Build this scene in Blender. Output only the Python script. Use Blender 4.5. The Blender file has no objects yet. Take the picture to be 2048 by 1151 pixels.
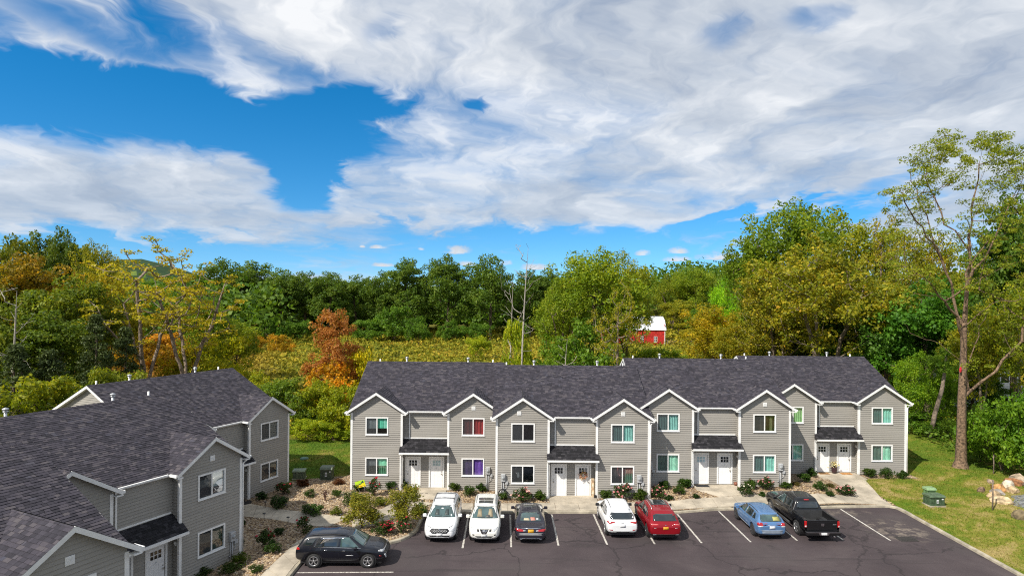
import bpy, bmesh, math, random
import numpy as np
from mathutils import Vector, Matrix
from mathutils.bvhtree import BVHTree

SC = bpy.context.scene
COL = SC.collection
R = math.radians

# ------------------------------------------------------------------ camera
cam = bpy.data.cameras.new("camera")
cam.sensor_width = 36.0
cam.lens = 21.807
cam.shift_y = 0.00774
cam.clip_start = 0.5
cam.clip_end = 20000
cam_o = bpy.data.objects.new("camera", cam)
cam_o.location = (0, 0, 14)
cam_o.rotation_euler = (R(90), -0.0082, 0)
COL.objects.link(cam_o)
SC.camera = cam_o

# ------------------------------------------------------------------ sun and sky
SUN_AZ, SUN_EL = R(-135), R(44)          # compass angle of the sun from +Y towards +X, and its height
sun = bpy.data.lights.new("sun", 'SUN')
sun.energy = 3.8
sun.angle = R(0.6)
sun.color = (1.0, 0.94, 0.84)
sun_o = bpy.data.objects.new("sun", sun)
sd = Vector((math.sin(SUN_AZ) * math.cos(SUN_EL), math.cos(SUN_AZ) * math.cos(SUN_EL), math.sin(SUN_EL)))
sun_o.rotation_euler = (-sd).to_track_quat('-Z', 'Y').to_euler()
sun_o.location = (-30, -30, 60)
COL.objects.link(sun_o)

W = bpy.data.worlds.new("World")
SC.world = W
W.use_nodes = True
nt = W.node_tree
nt.nodes.clear()


class NG:
    """a little helper for wiring shader nodes"""
    def __init__(s, tree): s.t = tree
    def n(s, typ, **kw):
        x = s.t.nodes.new(typ)
        for k, v in kw.items():
            if k.startswith('i_'):
                key = k[2:]
                x.inputs[int(key) if key.isdigit() else key.replace('_', ' ')].default_value = v
            else: setattr(x, k, v)
        return x
    def l(s, a, b): s.t.links.new(a, b)
    def m(s, op, a, b=None, c=None, clamp=False):
        x = s.t.nodes.new('ShaderNodeMath'); x.operation = op; x.use_clamp = clamp
        for i, v in enumerate((a, b, c)):
            if v is None: continue
            if isinstance(v, (int, float)): x.inputs[i].default_value = v
            else: s.l(v, x.inputs[i])
        return x.outputs[0]
    def mix(s, fac, a, b, mode='MIX'):
        x = s.t.nodes.new('ShaderNodeMix'); x.data_type = 'RGBA'; x.blend_type = mode
        for i, v in ((0, fac), (6, a), (7, b)):
            if isinstance(v, (int, float)): x.inputs[i].default_value = v
            elif isinstance(v, (tuple, list)): x.inputs[i].default_value = (*v[:3], 1)
            else: s.l(v, x.inputs[i])
        return x.outputs[2]
    def ss(s, v, lo, hi, a=0.0, b=1.0):
        x = s.t.nodes.new('ShaderNodeMapRange'); x.interpolation_type = 'SMOOTHSTEP'
        s.l(v, x.inputs[0])
        for i, q in ((1, lo), (2, hi), (3, a), (4, b)): x.inputs[i].default_value = q
        return x.outputs[0]
    def noise(s, vec, scale, detail=3, rough=0.55, dist=0.0, out=0):
        x = s.n('ShaderNodeTexNoise'); x.inputs['Scale'].default_value = scale
        x.inputs['Detail'].default_value = detail; x.inputs['Roughness'].default_value = rough
        x.inputs['Distortion'].default_value = dist
        if vec is not None: s.l(vec, x.inputs['Vector'])
        return x.outputs[out]
    def ramp(s, fac, stops, interp='LINEAR'):
        x = s.n('ShaderNodeValToRGB'); cr = x.color_ramp; cr.interpolation = interp
        while len(cr.elements) < len(stops): cr.elements.new(0.5)
        for e, (p, c) in zip(cr.elements, stops):
            e.position = p; e.color = (*c[:3], 1)
        s.l(fac, x.inputs[0])
        return x.outputs[0]
    def xyz(s, x, y, z):
        c = s.n('ShaderNodeCombineXYZ')
        for i, v in enumerate((x, y, z)):
            if isinstance(v, (int, float)): c.inputs[i].default_value = v
            else: s.l(v, c.inputs[i])
        return c.outputs[0]


g = NG(nt)
sky = g.n('ShaderNodeTexSky', sky_type='NISHITA')
sky.sun_disc = False
sky.sun_elevation = SUN_EL
sky.sun_rotation = SUN_AZ
sky.air_density = 1.0; sky.dust_density = 0.1; sky.ozone_density = 3.0
tc = g.n('ShaderNodeTexCoord')
sep = g.n('ShaderNodeSeparateXYZ'); g.l(tc.outputs['Generated'], sep.inputs[0])
dx, dy, dz = sep.outputs
azm = g.m('ARCTAN2', dx, dy)                                   # compass angle, 0 = straight ahead
hyp = g.m('SQRT', g.m('ADD', g.m('MULTIPLY', dx, dx), g.m('MULTIPLY', dy, dy)))
elv = g.m('ARCTAN2', dz, hyp)
# the cloud sheet lies flat overhead: foreshorten towards the horizon
zz = g.m('ADD', g.m('MAXIMUM', dz, 0.0), 0.16)
px, py = g.m('DIVIDE', dx, zz), g.m('DIVIDE', dy, zz)
pv = g.xyz(px, py, 0.0)
warp = g.noise(pv, 0.9, 5, 0.6)
wx = g.m('ADD', px, g.m('MULTIPLY', g.m('SUBTRACT', warp, 0.5), 1.1))
wy = g.m('ADD', py, g.m('MULTIPLY', g.m('SUBTRACT', warp, 0.5), 0.5))
big = g.noise(g.xyz(g.m('MULTIPLY', wx, 0.75), wy, 3.7), 1.0, 5, 0.58)
fine = g.noise(g.xyz(g.m('MULTIPLY', wx, 1.1), g.m('MULTIPLY', wy, 0.8), 9.1), 3.0, 6, 0.58, 0.25)
ripple = g.noise(g.xyz(g.m('MULTIPLY', g.m('ADD', wx, g.m('MULTIPLY', wy, 0.15)), 1.25), g.m('MULTIPLY', wy, 0.62), 5.3), 2.6, 5, 0.56, 0.4)
field = g.m('ADD', g.m('MULTIPLY', big, 0.50), g.m('ADD', g.m('MULTIPLY', fine, 0.28), g.m('MULTIPLY', ripple, 0.22)))


def blob(a0, e0, ra, re, tilt):
    """1 in the middle of a soft-edged patch of sky, falling to 0"""
    c, s = math.cos(tilt), math.sin(tilt)
    u = g.m('SUBTRACT', g.m('ADD', azm, g.m('MULTIPLY', g.m('SUBTRACT', fine, 0.5), 0.16)), a0)
    v = g.m('SUBTRACT', g.m('ADD', elv, g.m('MULTIPLY', g.m('SUBTRACT', ripple, 0.5), 0.10)), e0)
    p = g.m('DIVIDE', g.m('ADD', g.m('MULTIPLY', u, c), g.m('MULTIPLY', v, s)), ra)
    q = g.m('DIVIDE', g.m('SUBTRACT', g.m('MULTIPLY', v, c), g.m('MULTIPLY', u, s)), re)
    d = g.m('ADD', g.m('MULTIPLY', p, p), g.m('MULTIPLY', q, q))
    return g.m('EXPONENT', g.m('MULTIPLY', g.m('MULTIPLY', d, d), -1.0))


def px_dir(u, v):
    """compass angle and height of a spot in the sky, given as tangents"""
    x, z = (u - 1024) / 1240, (591 - v) / 1240
    return math.atan(x), math.atan(z / math.hypot(1, x))


holes = None
for u0, v0, ru, rv, tilt, k in [
        (260, 66, 340, 62, -8, .55), (-60, 60, 220, 75, -8, .60), (520, 120, 170, 45, -12, .35), (150, 192, 430, 84, -5, 1.0), (450, 235, 330, 66, -5, 1.0), (650, 225, 160, 48, 4, .85), (600, 345, 75, 70, -35, .9), (540, 300, 60, 40, -30, .7),
        (30, 110, 200, 40, -10, .7), 
        (1100, 515, 520, 62, 0, .72), (420, 515, 520, 40, 0, .66), (760, 470, 130, 30, 0, .5), (1560, 430, 260, 28, 7, .7), (1800, 350, 100, 22, 15, .4),
        (1640, 20, 80, 26, 5, .40), (1440, 60, 50, 34, 20, .30), (2000, 470, 120, 40, 0, .3), (770, 60, 40, 25, 30, .25), (945, 215, 40, 14, 0, .35),
        (2600, 400, 420, 70, 6, .8), (3300, 200, 500, 90, -6, .8), (-700, 330, 420, 70, 8, .8), (-1500, 120, 500, 80, -6, .8)]:
    a0, e0 = px_dir(u0, v0)
    cc = math.cos(a0)
    b = g.m('MULTIPLY', blob(a0, e0, ru / 1240 * cc * cc, rv / 1240 * cc, R(tilt)), k)
    holes = b if holes is None else g.m('MAXIMUM', holes, b)
cover = g.m('SUBTRACT', g.m('ADD', field, 0.150), g.m('MULTIPLY', holes, 0.42))
dens = g.ss(cover, 0.38, 0.70)
# small fair-weather cumulus low over the trees
puffs = None
wob = g.noise(g.xyz(azm, g.m('MULTIPLY', elv, 1.7), 1.0), 42, 5, 0.62)
for u0, v0, ru, rv in [(912, 500, 30, 11), (757, 495, 20, 5), (724, 494, 7, 4), (766, 531, 26, 5), (842, 498, 8, 4), (1356, 498, 24, 8), (1350, 514, 34, 7), (1285, 503, 16, 7), (935, 527, 20, 6), (1012, 524, 14, 7), (1070, 533, 30, 7), (1440, 508, 50, 10)]:
    a0, e0 = px_dir(u0, v0); cc = math.cos(a0)
    u = g.m('DIVIDE', g.m('SUBTRACT', azm, a0), ru / 1240 * cc * cc)
    v = g.m('DIVIDE', g.m('SUBTRACT', elv, e0 - rv / 1240 * cc * .5), rv / 1240 * cc * 1.5)
    v = g.m('MULTIPLY', v, g.m('ADD', 1.0, g.m('MULTIPLY', g.m('LESS_THAN', v, 0.0), 3.5)))
    d = g.m('ADD', g.m('MULTIPLY', u, u), g.m('MULTIPLY', v, v))
    p = g.ss(g.m('ADD', d, g.m('MULTIPLY', g.m('SUBTRACT', wob, 0.5), 3.4)), 1.25, -0.2)
    puffs = p if puffs is None else g.m('MAXIMUM', puffs, p)
thick = g.ss(g.m('ADD', g.m('MULTIPLY', big, 0.8), g.m('MULTIPLY', warp, 0.2)), 0.36, 0.64)
tex = g.m('ADD', g.m('MULTIPLY', fine, 0.55), g.m('MULTIPLY', ripple, 0.45))
shade = g.m('SUBTRACT', g.m('ADD', 0.90, g.m('MULTIPLY', g.m('SUBTRACT', tex, 0.5), 2.3)), g.m('MULTIPLY', thick, 0.40), clamp=True)
cloud = g.ramp(shade, [(0.0, (0.30, 0.35, 0.44)), (0.35, (0.43, 0.49, 0.59)), (0.62, (0.60, 0.65, 0.72)), (0.85, (0.79, 0.82, 0.86)), (1.0, (0.96, 0.97, 0.98))])
lowhaze = g.ss(elv, 0.32, 0.05)
cloud = g.mix(g.m('MULTIPLY', lowhaze, 0.55), cloud, (0.43, 0.53, 0.67))
cloud = g.mix(g.m('MULTIPLY', puffs, 0.9), cloud, g.mix(g.ss(wob, .35, .65), (0.62, 0.68, 0.76), (0.95, 0.95, 0.96)))
# the blue between: sampled a little higher than it stands, as clear dry air looks
g.l(g.xyz(dx, dy, g.m('ADD', g.m('MULTIPLY', g.m('MAXIMUM', dz, 0.0), 1.15), 0.095)), sky.inputs[0])
hs = g.n('ShaderNodeHueSaturation'); hs.inputs['Saturation'].default_value = 1.42; hs.inputs['Hue'].default_value = 0.495
g.l(sky.outputs[0], hs.inputs['Color'])
bg1 = g.n('ShaderNodeBackground'); bg1.inputs['Strength'].default_value = 0.108
g.l(hs.outputs[0], bg1.inputs['Color'])
bg2 = g.n('ShaderNodeBackground'); bg2.inputs['Strength'].default_value = 0.655
g.l(cloud, bg2.inputs['Color'])
mx = g.n('ShaderNodeMixShader')
g.l(g.m('MAXIMUM', g.m('MULTIPLY', dens, 0.95), puffs), mx.inputs[0])
g.l(bg1.outputs[0], mx.inputs[1]); g.l(bg2.outputs[0], mx.inputs[2])
ow = g.n('ShaderNodeOutputWorld'); g.l(mx.outputs[0], ow.inputs[0])

SC.view_settings.view_transform = 'Standard'
SC.view_settings.look = 'None'
SC.view_settings.exposure = 0.65
SC.view_settings.gamma = 1.0
SC.view_settings.use_curve_mapping = False
SC.cycles.use_denoising = False
SC.cycles.filter_width = 1.1
SC.cycles.max_bounces = 6
SC.cycles.transparent_max_bounces = 8

# ------------------------------------------------------------------ object helpers
def tag(o, label=None, cat=None, group=None, kind=None):
    if label: o['label'] = label
    if cat: o['category'] = cat
    if group: o['group'] = group
    if kind: o['kind'] = kind
    return o


def empty(name, loc=(0, 0, 0), rz=0.0):
    o = bpy.data.objects.new(name, None)
    o.location = loc; o.rotation_euler = (0, 0, rz); o.empty_display_size = 0.3
    COL.objects.link(o)
    return o


def link(name, me, parent=None, loc=(0, 0, 0), rz=0.0, kind=None, scale=None):
    o = bpy.data.objects.new(name, me)
    o.location = loc; o.rotation_euler = (0, 0, rz)
    if scale: o.scale = scale
    if parent: o.parent = parent
    if kind: o['kind'] = kind
    COL.objects.link(o)
    return o


def copy_tree(o, parent=None):
    c = o.copy(); COL.objects.link(c)
    if parent: c.parent = parent
    for ch in list(o.children): copy_tree(ch, c)
    return c


def np_mesh(name, V, Q, mats, idx=None, smooth=False):
    """quick mesh from numpy arrays: V (n,3), Q (m,k) faces of one size"""
    me = bpy.data.meshes.new(name)
    V = np.asarray(V, np.float32); Q = np.asarray(Q, np.int32)
    k = Q.shape[1]
    me.vertices.add(len(V)); me.vertices.foreach_set('co', V.ravel())
    me.loops.add(Q.size); me.loops.foreach_set('vertex_index', Q.ravel())
    me.polygons.add(len(Q))
    me.polygons.foreach_set('loop_start', np.arange(0, Q.size, k, dtype=np.int32))
    if idx is not None: me.polygons.foreach_set('material_index', np.asarray(idx, np.int32))
    if smooth: me.polygons.foreach_set('use_smooth', np.ones(len(Q), bool))
    for m_ in (mats if isinstance(mats, (list, tuple)) else [mats]): me.materials.append(m_)
    me.update(calc_edges=True)
    return me


class MB:
    """collects faces, builds one mesh"""
    def __init__(s, M=None): s.v = []; s.f = []; s.M = M; s.sm = []
    def p(s, co):
        s.v.append(tuple(s.M @ Vector(co)) if s.M is not None else tuple(co)); return len(s.v) - 1
    def face(s, pts, smooth=False):
        s.f.append([s.p(q) for q in pts]); s.sm.append(smooth)
    def box(s, x0, x1, y0, y1, z0, z1):
        a = [s.p(c) for c in ((x0, y0, z0), (x1, y0, z0), (x1, y1, z0), (x0, y1, z0), (x0, y0, z1), (x1, y0, z1), (x1, y1, z1), (x0, y1, z1))]
        for q in ((0, 3, 2, 1), (4, 5, 6, 7), (0, 1, 5, 4), (1, 2, 6, 5), (2, 3, 7, 6), (3, 0, 4, 7)):
            s.f.append([a[i] for i in q]); s.sm.append(False)
        return s
    def bev(s, x0, x1, y0, y1, z0, z1, b):
        """box with chamfered top and upright edges"""
        def ring(i, z): return [(x0 + i, y0 + b, z), (x0 + b, y0 + i, z), (x1 - b, y0 + i, z), (x1 - i, y0 + b, z), (x1 - i, y1 - b, z), (x1 - b, y1 - i, z), (x0 + b, y1 - i, z), (x0 + i, y1 - b, z)]
        rings = [ring(0, z0), ring(0, z1 - b), [(min(max(x, x0 + b), x1 - b), min(max(y, y0 + b), y1 - b), z1) for x, y, _ in ring(b * .7, z1)]]
        ids = [[s.p(c) for c in r] for r in rings]
        for a, b2 in zip(ids, ids[1:]):
            for i in range(8):
                j = (i + 1) % 8
                s.f.append([a[i], a[j], b2[j], b2[i]]); s.sm.append(False)
        s.f.append(ids[-1]); s.sm.append(False)
        s.f.append(ids[0][::-1]); s.sm.append(False)
        return s
    def prism(s, poly, d):
        """polygon (3-D points) extruded by vector d"""
        d = Vector(d); n = len(poly)
        a = [s.p(q) for q in poly]; b = [s.p(Vector(q) + d) for q in poly]
        s.f.append(a[::-1]); s.f.append(b); s.sm += [False, False]
        for i in range(n):
            j = (i + 1) % n
            s.f.append([a[i], a[j], b[j], b[i]]); s.sm.append(False)
        return s
    def beam(s, a, b, w, h, up=(0, 0, 1)):
        """rectangular bar from a to b, w wide, h high"""
        a, b, up = Vector(a), Vector(b), Vector(up)
        d = (b - a).normalized(); sx = d.cross(up).normalized(); uz = sx.cross(d)
        pts = [a + sx * (w / 2 * i) + uz * (h / 2 * j) for i, j in ((-1, -1), (1, -1), (1, 1), (-1, 1))]
        return s.prism(pts, b - a)
    def tube(s, pts, rad, n=6, cap=True, smooth=True):
        pts = [Vector(q) for q in pts]
        rad = rad if isinstance(rad, (list, tuple)) else [rad] * len(pts)
        ref = None; rings = []
        for i, q in enumerate(pts):
            d = (pts[min(i + 1, len(pts) - 1)] - pts[max(i - 1, 0)]).normalized()
            if ref is None: ref = Vector((1, 0, 0)) if abs(d.x) < .9 else Vector((0, 1, 0))
            u = (ref - d * ref.dot(d)).normalized(); w = d.cross(u); ref = u
            rings.append([s.p(q + (u * math.cos(2 * math.pi * k / n) + w * math.sin(2 * math.pi * k / n)) * rad[i]) for k in range(n)])
        for a, b in zip(rings, rings[1:]):
            for k in range(n):
                j = (k + 1) % n
                s.f.append([a[k], a[j], b[j], b[k]]); s.sm.append(smooth)
        if cap:
            s.f.append(rings[0][::-1]); s.f.append(rings[-1]); s.sm += [False, False]
        return s
    def lathe(s, prof, n=16, axis='z', smooth=True):
        """profile of (radius, height)"""
        rings = []
        for r_, h in prof:
            ring = []
            for k in range(n):
                a = 2 * math.pi * k / n
                c, q = r_ * math.cos(a), r_ * math.sin(a)
                ring.append(s.p((c, q, h) if axis == 'z' else (c, h, q)))
            rings.append(ring)
        for a, b in zip(rings, rings[1:]):
            for k in range(n):
                j = (k + 1) % n
                s.f.append([a[k], a[j], b[j], b[k]]); s.sm.append(smooth)
        return s
    def blob(s, c, r, rng, n=7, rough=.25, squash=1.0):
        """irregular rounded lump"""
        c = Vector(c); rings = []
        m_ = max(3, n // 2 + 1)
        for i in range(1, m_):
            t = math.pi * i / m_
            rings.append([s.p(c + Vector((r * math.sin(t) * math.cos(2 * math.pi * k / n), r * math.sin(t) * math.sin(2 * math.pi * k / n), squash * r * math.cos(t))) * (1 + rng.uniform(-rough, rough))) for k in range(n)])
        top = s.p(c + Vector((0, 0, squash * r))); bot = s.p(c - Vector((0, 0, squash * r)))
        for a, b in zip(rings, rings[1:]):
            for k in range(n):
                j = (k + 1) % n
                s.f.append([a[k], b[k], b[j], a[j]]); s.sm.append(False)
        for k in range(n):
            j = (k + 1) % n
            s.f.append([top, rings[0][k], rings[0][j]]); s.f.append([bot, rings[-1][j], rings[-1][k]]); s.sm += [False, False]
        return s
    def mesh(s, name, mats):
        me = bpy.data.meshes.new(name)
        me.from_pydata(s.v, [], s.f)
        for m_ in (mats if isinstance(mats, (list, tuple)) else [mats]): me.materials.append(m_)
        me.polygons.foreach_set('use_smooth', s.sm)
        me.update()
        return me
    def build(s, name, mats, parent=None, kind=None, loc=(0, 0, 0), rz=0.0):
        return link(name, s.mesh(name, mats), parent, loc, rz, kind)


# ------------------------------------------------------------------ materials
def new_mat(name):
    m_ = bpy.data.materials.new(name); m_.use_nodes = True
    m_.node_tree.nodes.clear()
    return m_, NG(m_.node_tree)


def finish(g_, shader, bump=None):
    o = g_.n('ShaderNodeOutputMaterial'); g_.l(shader, o.inputs[0])


def mat(name, col, rough=.6, metal=0.0, spec=.5, var=.12, vscale=3.0, bump=0.0, bscale=40.0, coat=0.0, col2=None, trans=0.0):
    """plain surface whose colour drifts a little with a noise"""
    m_, q = new_mat(name)
    b = q.n('ShaderNodeBsdfPrincipled')
    t = q.n('ShaderNodeTexCoord')
    nz = q.noise(t.outputs['Object'], vscale, 5, .6)
    c2 = col2 or tuple(c * (1 - 2.2 * var) for c in col)
    c1 = tuple(min(1, c * (1 + .6 * var)) for c in col)
    q.l(q.mix(q.ss(nz, .3, .7), c1, c2), b.inputs['Base Color'])
    b.inputs['Roughness'].default_value = rough; b.inputs['Metallic'].default_value = metal
    b.inputs['Specular IOR Level'].default_value = spec; b.inputs['Coat Weight'].default_value = coat
    b.inputs['Coat Roughness'].default_value = .06
    if bump:
        bp = q.n('ShaderNodeBump'); bp.inputs['Strength'].default_value = bump; bp.inputs['Distance'].default_value = .02
        q.l(q.noise(t.outputs['Object'], bscale, 4, .6), bp.inputs['Height']); q.l(bp.outputs[0], b.inputs['Normal'])
    finish(q, b.outputs[0])
    return m_


def island_mat(name, stops, rough=.8, spec=.3, bump=0.0, bscale=60, obj_random=False):
    """every separate piece of the mesh takes its own colour from the list"""
    m_, q = new_mat(name)
    b = q.n('ShaderNodeBsdfPrincipled')
    if obj_random: r_ = q.n('ShaderNodeObjectInfo').outputs['Random']
    else: r_ = q.n('ShaderNodeNewGeometry').outputs['Random Per Island']
    c = q.ramp(r_, stops)
    t = q.n('ShaderNodeTexCoord')
    nz = q.noise(t.outputs['Object'], 9, 4, .65)
    c = q.mix(q.ss(nz, .25, .75, 0, .35), c, q.mix(1.0, c, (.45, .45, .45), 'MULTIPLY'))
    q.l(c, b.inputs['Base Color'])
    b.inputs['Roughness'].default_value = rough; b.inputs['Specular IOR Level'].default_value = spec
    if bump:
        bp = q.n('ShaderNodeBump'); bp.inputs['Strength'].default_value = bump; bp.inputs['Distance'].default_value = .02
        q.l(q.noise(t.outputs['Object'], bscale, 3, .6), bp.inputs['Height']); q.l(bp.outputs[0], b.inputs['Normal'])
    finish(q, b.outputs[0])
    return m_


def leaf_mat(name, stops, transl=.48, tint=True):
    m_, q = new_mat(name)
    gm = q.n('ShaderNodeNewGeometry'); oi = q.n('ShaderNodeObjectInfo')
    t = q.n('ShaderNodeTexCoord')
    nz = q.noise(t.outputs['Object'], .35, 3, .6)
    f = q.m('ADD', q.m('MULTIPLY', gm.outputs['Random Per Island'], .6), q.m('MULTIPLY', q.ss(nz, .3, .7), .4))
    c = q.ramp(f, stops)
    if tint: c = q.mix(1.0, c, oi.outputs['Color'], 'MULTIPLY')
    d = q.n('ShaderNodeBsdfPrincipled'); d.inputs['Roughness'].default_value = .55; d.inputs['Specular IOR Level'].default_value = .28
    q.l(c, d.inputs['Base Color'])
    tr = q.n('ShaderNodeBsdfTranslucent'); q.l(q.mix(1.0, c, (1.15, 1.1, .6), 'MULTIPLY'), tr.inputs['Color'])
    mx_ = q.n('ShaderNodeMixShader'); mx_.inputs[0].default_value = transl
    q.l(d.outputs[0], mx_.inputs[1]); q.l(tr.outputs[0], mx_.inputs[2])
    finish(q, mx_.outputs[0])
    return m_


M_WHITE = mat('white_vinyl_trim', (.80, .80, .79), .45, var=.05)
M_DOOR = mat('white_door_paint', (.80, .80, .80), .35, var=.03)
M_DARK = mat('dark_interior', (.025, .027, .03), .8)
M_BLACK = mat('black_plastic', (.018, .018, .02), .5)
M_CONC = mat('concrete', (.47, .41, .32), .9, var=.16, vscale=.9, bump=.25, bscale=60)
M_CONC2 = mat('kerb_concrete', (.43, .38, .29), .9, var=.2, vscale=1.4, bump=.25, bscale=50)
M_METAL = mat('galvanised_metal', (.55, .56, .57), .4, metal=.7)
M_GREYBOX = mat('grey_meter_paint', (.42, .43, .44), .5)
M_BRASS = mat('satin_nickel', (.5, .48, .44), .3, metal=1.0)
M_BARK = mat('bark', (.16, .115, .08), .95, var=.3, vscale=6, bump=.8, bscale=14)
M_BARK2 = mat('pale_bark', (.26, .20, .15), .95, var=.25, vscale=5, bump=.8, bscale=12)
M_DEADWOOD = mat('bleached_deadwood', (.40, .36, .31), .9, var=.2, vscale=5, bump=.5, bscale=18)


def siding_mat(name, col):
    m_, q = new_mat(name)
    b = q.n('ShaderNodeBsdfPrincipled'); t = q.n('ShaderNodeTexCoord')
    sp = q.n('ShaderNodeMapping'); sp.inputs['Scale'].default_value = (.35, .35, 6.6); q.l(t.outputs['Object'], sp.inputs[0])
    nz = q.noise(sp.outputs[0], 1.0, 2, .5)
    n2 = q.noise(t.outputs['Object'], .5, 4, .6)
    c = q.mix(q.ss(nz, .3, .7), tuple(x * 1.05 for x in col), tuple(x * .94 for x in col))
    c = q.mix(q.ss(n2, .45, .75, 0, .5), c, tuple(x * y for x, y in zip(col, (.86, .85, .82))))
    q.l(c, b.inputs['Base Color']); b.inputs['Roughness'].default_value = .5; b.inputs['Specular IOR Level'].default_value = .35
    gr = q.n('ShaderNodeMapping'); gr.inputs['Scale'].default_value = (4, 4, 60); q.l(t.outputs['Object'], gr.inputs[0])
    bp = q.n('ShaderNodeBump'); bp.inputs['Strength'].default_value = .12; bp.inputs['Distance'].default_value = .01
    q.l(q.noise(gr.outputs[0], 3.0, 3, .6), bp.inputs['Height']); q.l(bp.outputs[0], b.inputs['Normal'])
    finish(q, b.outputs[0])
    return m_


M_SIDING = siding_mat('warm_grey_clapboard', (.298, .281, .254))
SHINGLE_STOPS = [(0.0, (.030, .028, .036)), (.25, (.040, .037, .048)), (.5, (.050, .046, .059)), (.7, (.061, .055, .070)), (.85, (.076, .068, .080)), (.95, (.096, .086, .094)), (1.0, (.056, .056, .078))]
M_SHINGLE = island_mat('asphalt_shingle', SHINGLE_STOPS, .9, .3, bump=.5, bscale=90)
M_SHINGLE_ONE = island_mat('asphalt_shingle_tab', SHINGLE_STOPS, .9, .3, bump=.5, bscale=90, obj_random=True)
M_ROOFDECK = mat('roof_underlay', (.035, .033, .036), .9)
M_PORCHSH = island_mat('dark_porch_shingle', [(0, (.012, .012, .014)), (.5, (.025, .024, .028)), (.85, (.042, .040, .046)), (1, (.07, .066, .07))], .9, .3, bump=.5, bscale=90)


def glass_mat(name, tint, refl=.10, screen=0.0):
    """window pane: mirror-like at a glance, tinted see-through otherwise; an insect screen hides part of what is behind"""
    m_, q = new_mat(name)
    tr = q.n('ShaderNodeBsdfTransparent'); tr.inputs[0].default_value = (*tint, 1)
    gl = q.n('ShaderNodeBsdfGlossy'); gl.inputs['Roughness'].default_value = .02; gl.inputs['Color'].default_value = (.95, .97, 1, 1)
    fr = q.n('ShaderNodeFresnel'); fr.inputs['IOR'].default_value = 1.5; front = q.m('SUBTRACT', 1.0, q.n('ShaderNodeNewGeometry').outputs['Backfacing'])
    mx_ = q.n('ShaderNodeMixShader'); q.l(q.m('MULTIPLY', q.m('ADD', fr.outputs[0], refl, clamp=True), front), mx_.inputs[0])
    q.l(tr.outputs[0], mx_.inputs[1]); q.l(gl.outputs[0], mx_.inputs[2])
    out = mx_.outputs[0]
    if screen:
        df = q.n('ShaderNodeBsdfDiffuse'); df.inputs[0].default_value = (.075, .08, .085, 1)
        m2 = q.n('ShaderNodeMixShader'); m2.inputs[0].default_value = screen
        q.l(out, m2.inputs[1]); q.l(df.outputs[0], m2.inputs[2]); out = m2.outputs[0]
    finish(q, out)
    return m_


M_GLASS = glass_mat('window_glass', (.78, .90, .87), .09)
M_SCREEN = glass_mat('screened_window_glass', (.62, .68, .68), .05, screen=.45)
M_SKYGLASS = glass_mat('reflective_window_glass', (.5, .6, .6), .22)
_mc = {}


def cmat(col, rough=.8, **k):
    key = (col, rough, tuple(sorted(k.items())))
    if key not in _mc: _mc[key] = mat('paint_%d' % len(_mc), col, rough, **k)
    return _mc[key]


# ------------------------------------------------------------------ lie of the land
_CP = [(-5, 39.6, .13), (2.6, 40, .13), (8, 40.1, .13), (13.7, 40.8, .13), (19, 41.3, .13), (25.8, 41.8, .13), (25.9, 36, .13), (25.9, 30, .13), (25.9, 22, .13),
       (-11, 44.2, .06), (-8, 44.2, .06), (-4, 44.2, .06), (-1, 42.8, .05), (4, 42.6, .05), (9.3, 42.7, .08), (9.6, 44.2, .46), (13, 44.1, .5), (17, 44.1, .5), (19.8, 44.3, .48), (20.2, 47.6, .46), (25, 47.6, .44), (30, 47.6, .44),
       (-6.8, 34.9, .13), (-5.5, 37, .13), (-10.9, 32, .13), (-10.9, 28, .13), (-12.2, 34, .08), (-9.5, 38.2, .06), (-13.4, 39, -.08),
       (-16.9, 46, -.36), (-19, 41.3, -.38), (-17.5, 41.4, -.34), (-15, 36, -.28), (-16.3, 32, -.28), (-18, 28, -.25), (-13.3, 20, -.1), (-14, 25, -.15),
       (-14, 48, -.3), (-11.5, 48, -.2), (-18, 54, -.4), (-12, 56, -.4), (-16, 62, -.45), (-30, 55, -.5), (-30, 40, -.5), (0, 60, -.4), (12, 60, -.2), (22, 62, .2),
       (28, 42, .3), (31, 36, .35), (32, 42, .5), (36, 48, .75), (36, 40, .8), (40, 36, .7), (34, 56, .6), (30, 62, .5), (40, 60, .95), (46, 50, 1.1), (34, 30, .3), (45, 30, .6), (55, 60, 1.6), (36, 26, .2)]
_CP = np.array(_CP)


def gz(x, y):
    """finished level of beds, paths and lawns near the houses"""
    x = np.asarray(x, float); y = np.asarray(y, float)
    d2 = (x[..., None] - _CP[:, 0]) ** 2 + (y[..., None] - _CP[:, 1]) ** 2 + .15
    w = 1 / d2 ** 1.6
    return (w * _CP[:, 2]).sum(-1) / w.sum(-1)


def far_z(x, y):
    """the wide terrain"""
    x = np.asarray(x, float); y = np.asarray(y, float)
    d = np.hypot(x, y)
    z = -.55 + 0 * x
    z = z + 26 * np.clip((d - 260) / 1000, 0, 1) ** 1.2
    z = z + np.clip((x - 45) / 60, 0, 1) * 2.6 * np.clip((y - 20) / 40, 0, 1)
    z = z + 8.5 * np.exp(-(((x - 95) / 75) ** 2 + ((y - 320) / 60) ** 2))
    z = z + 135 * np.exp(-(((x + 1520) / 190) ** 2 + ((y - 2560) / 400) ** 2))
    z = z + .35 * np.sin(x * .13 + y * .05) * np.sin(y * .09) * np.clip((y - 75) / 40, 0, 1)
    return z


def ground_z(x, y):
    """what a plant or post stands on"""
    x_ = float(x); y_ = float(y)
    near = -40 < x_ < 60 and 10 < y_ < 66
    if near:
        f = min(1, max(0, (66 - y_) / 5)) * min(1, max(0, (60 - x_) / 8)) * min(1, max(0, (x_ + 40) / 8))
        return f * float(gz(x_, y_)) + (1 - f) * float(far_z(x_, y_))
    return float(far_z(x_, y_))

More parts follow.
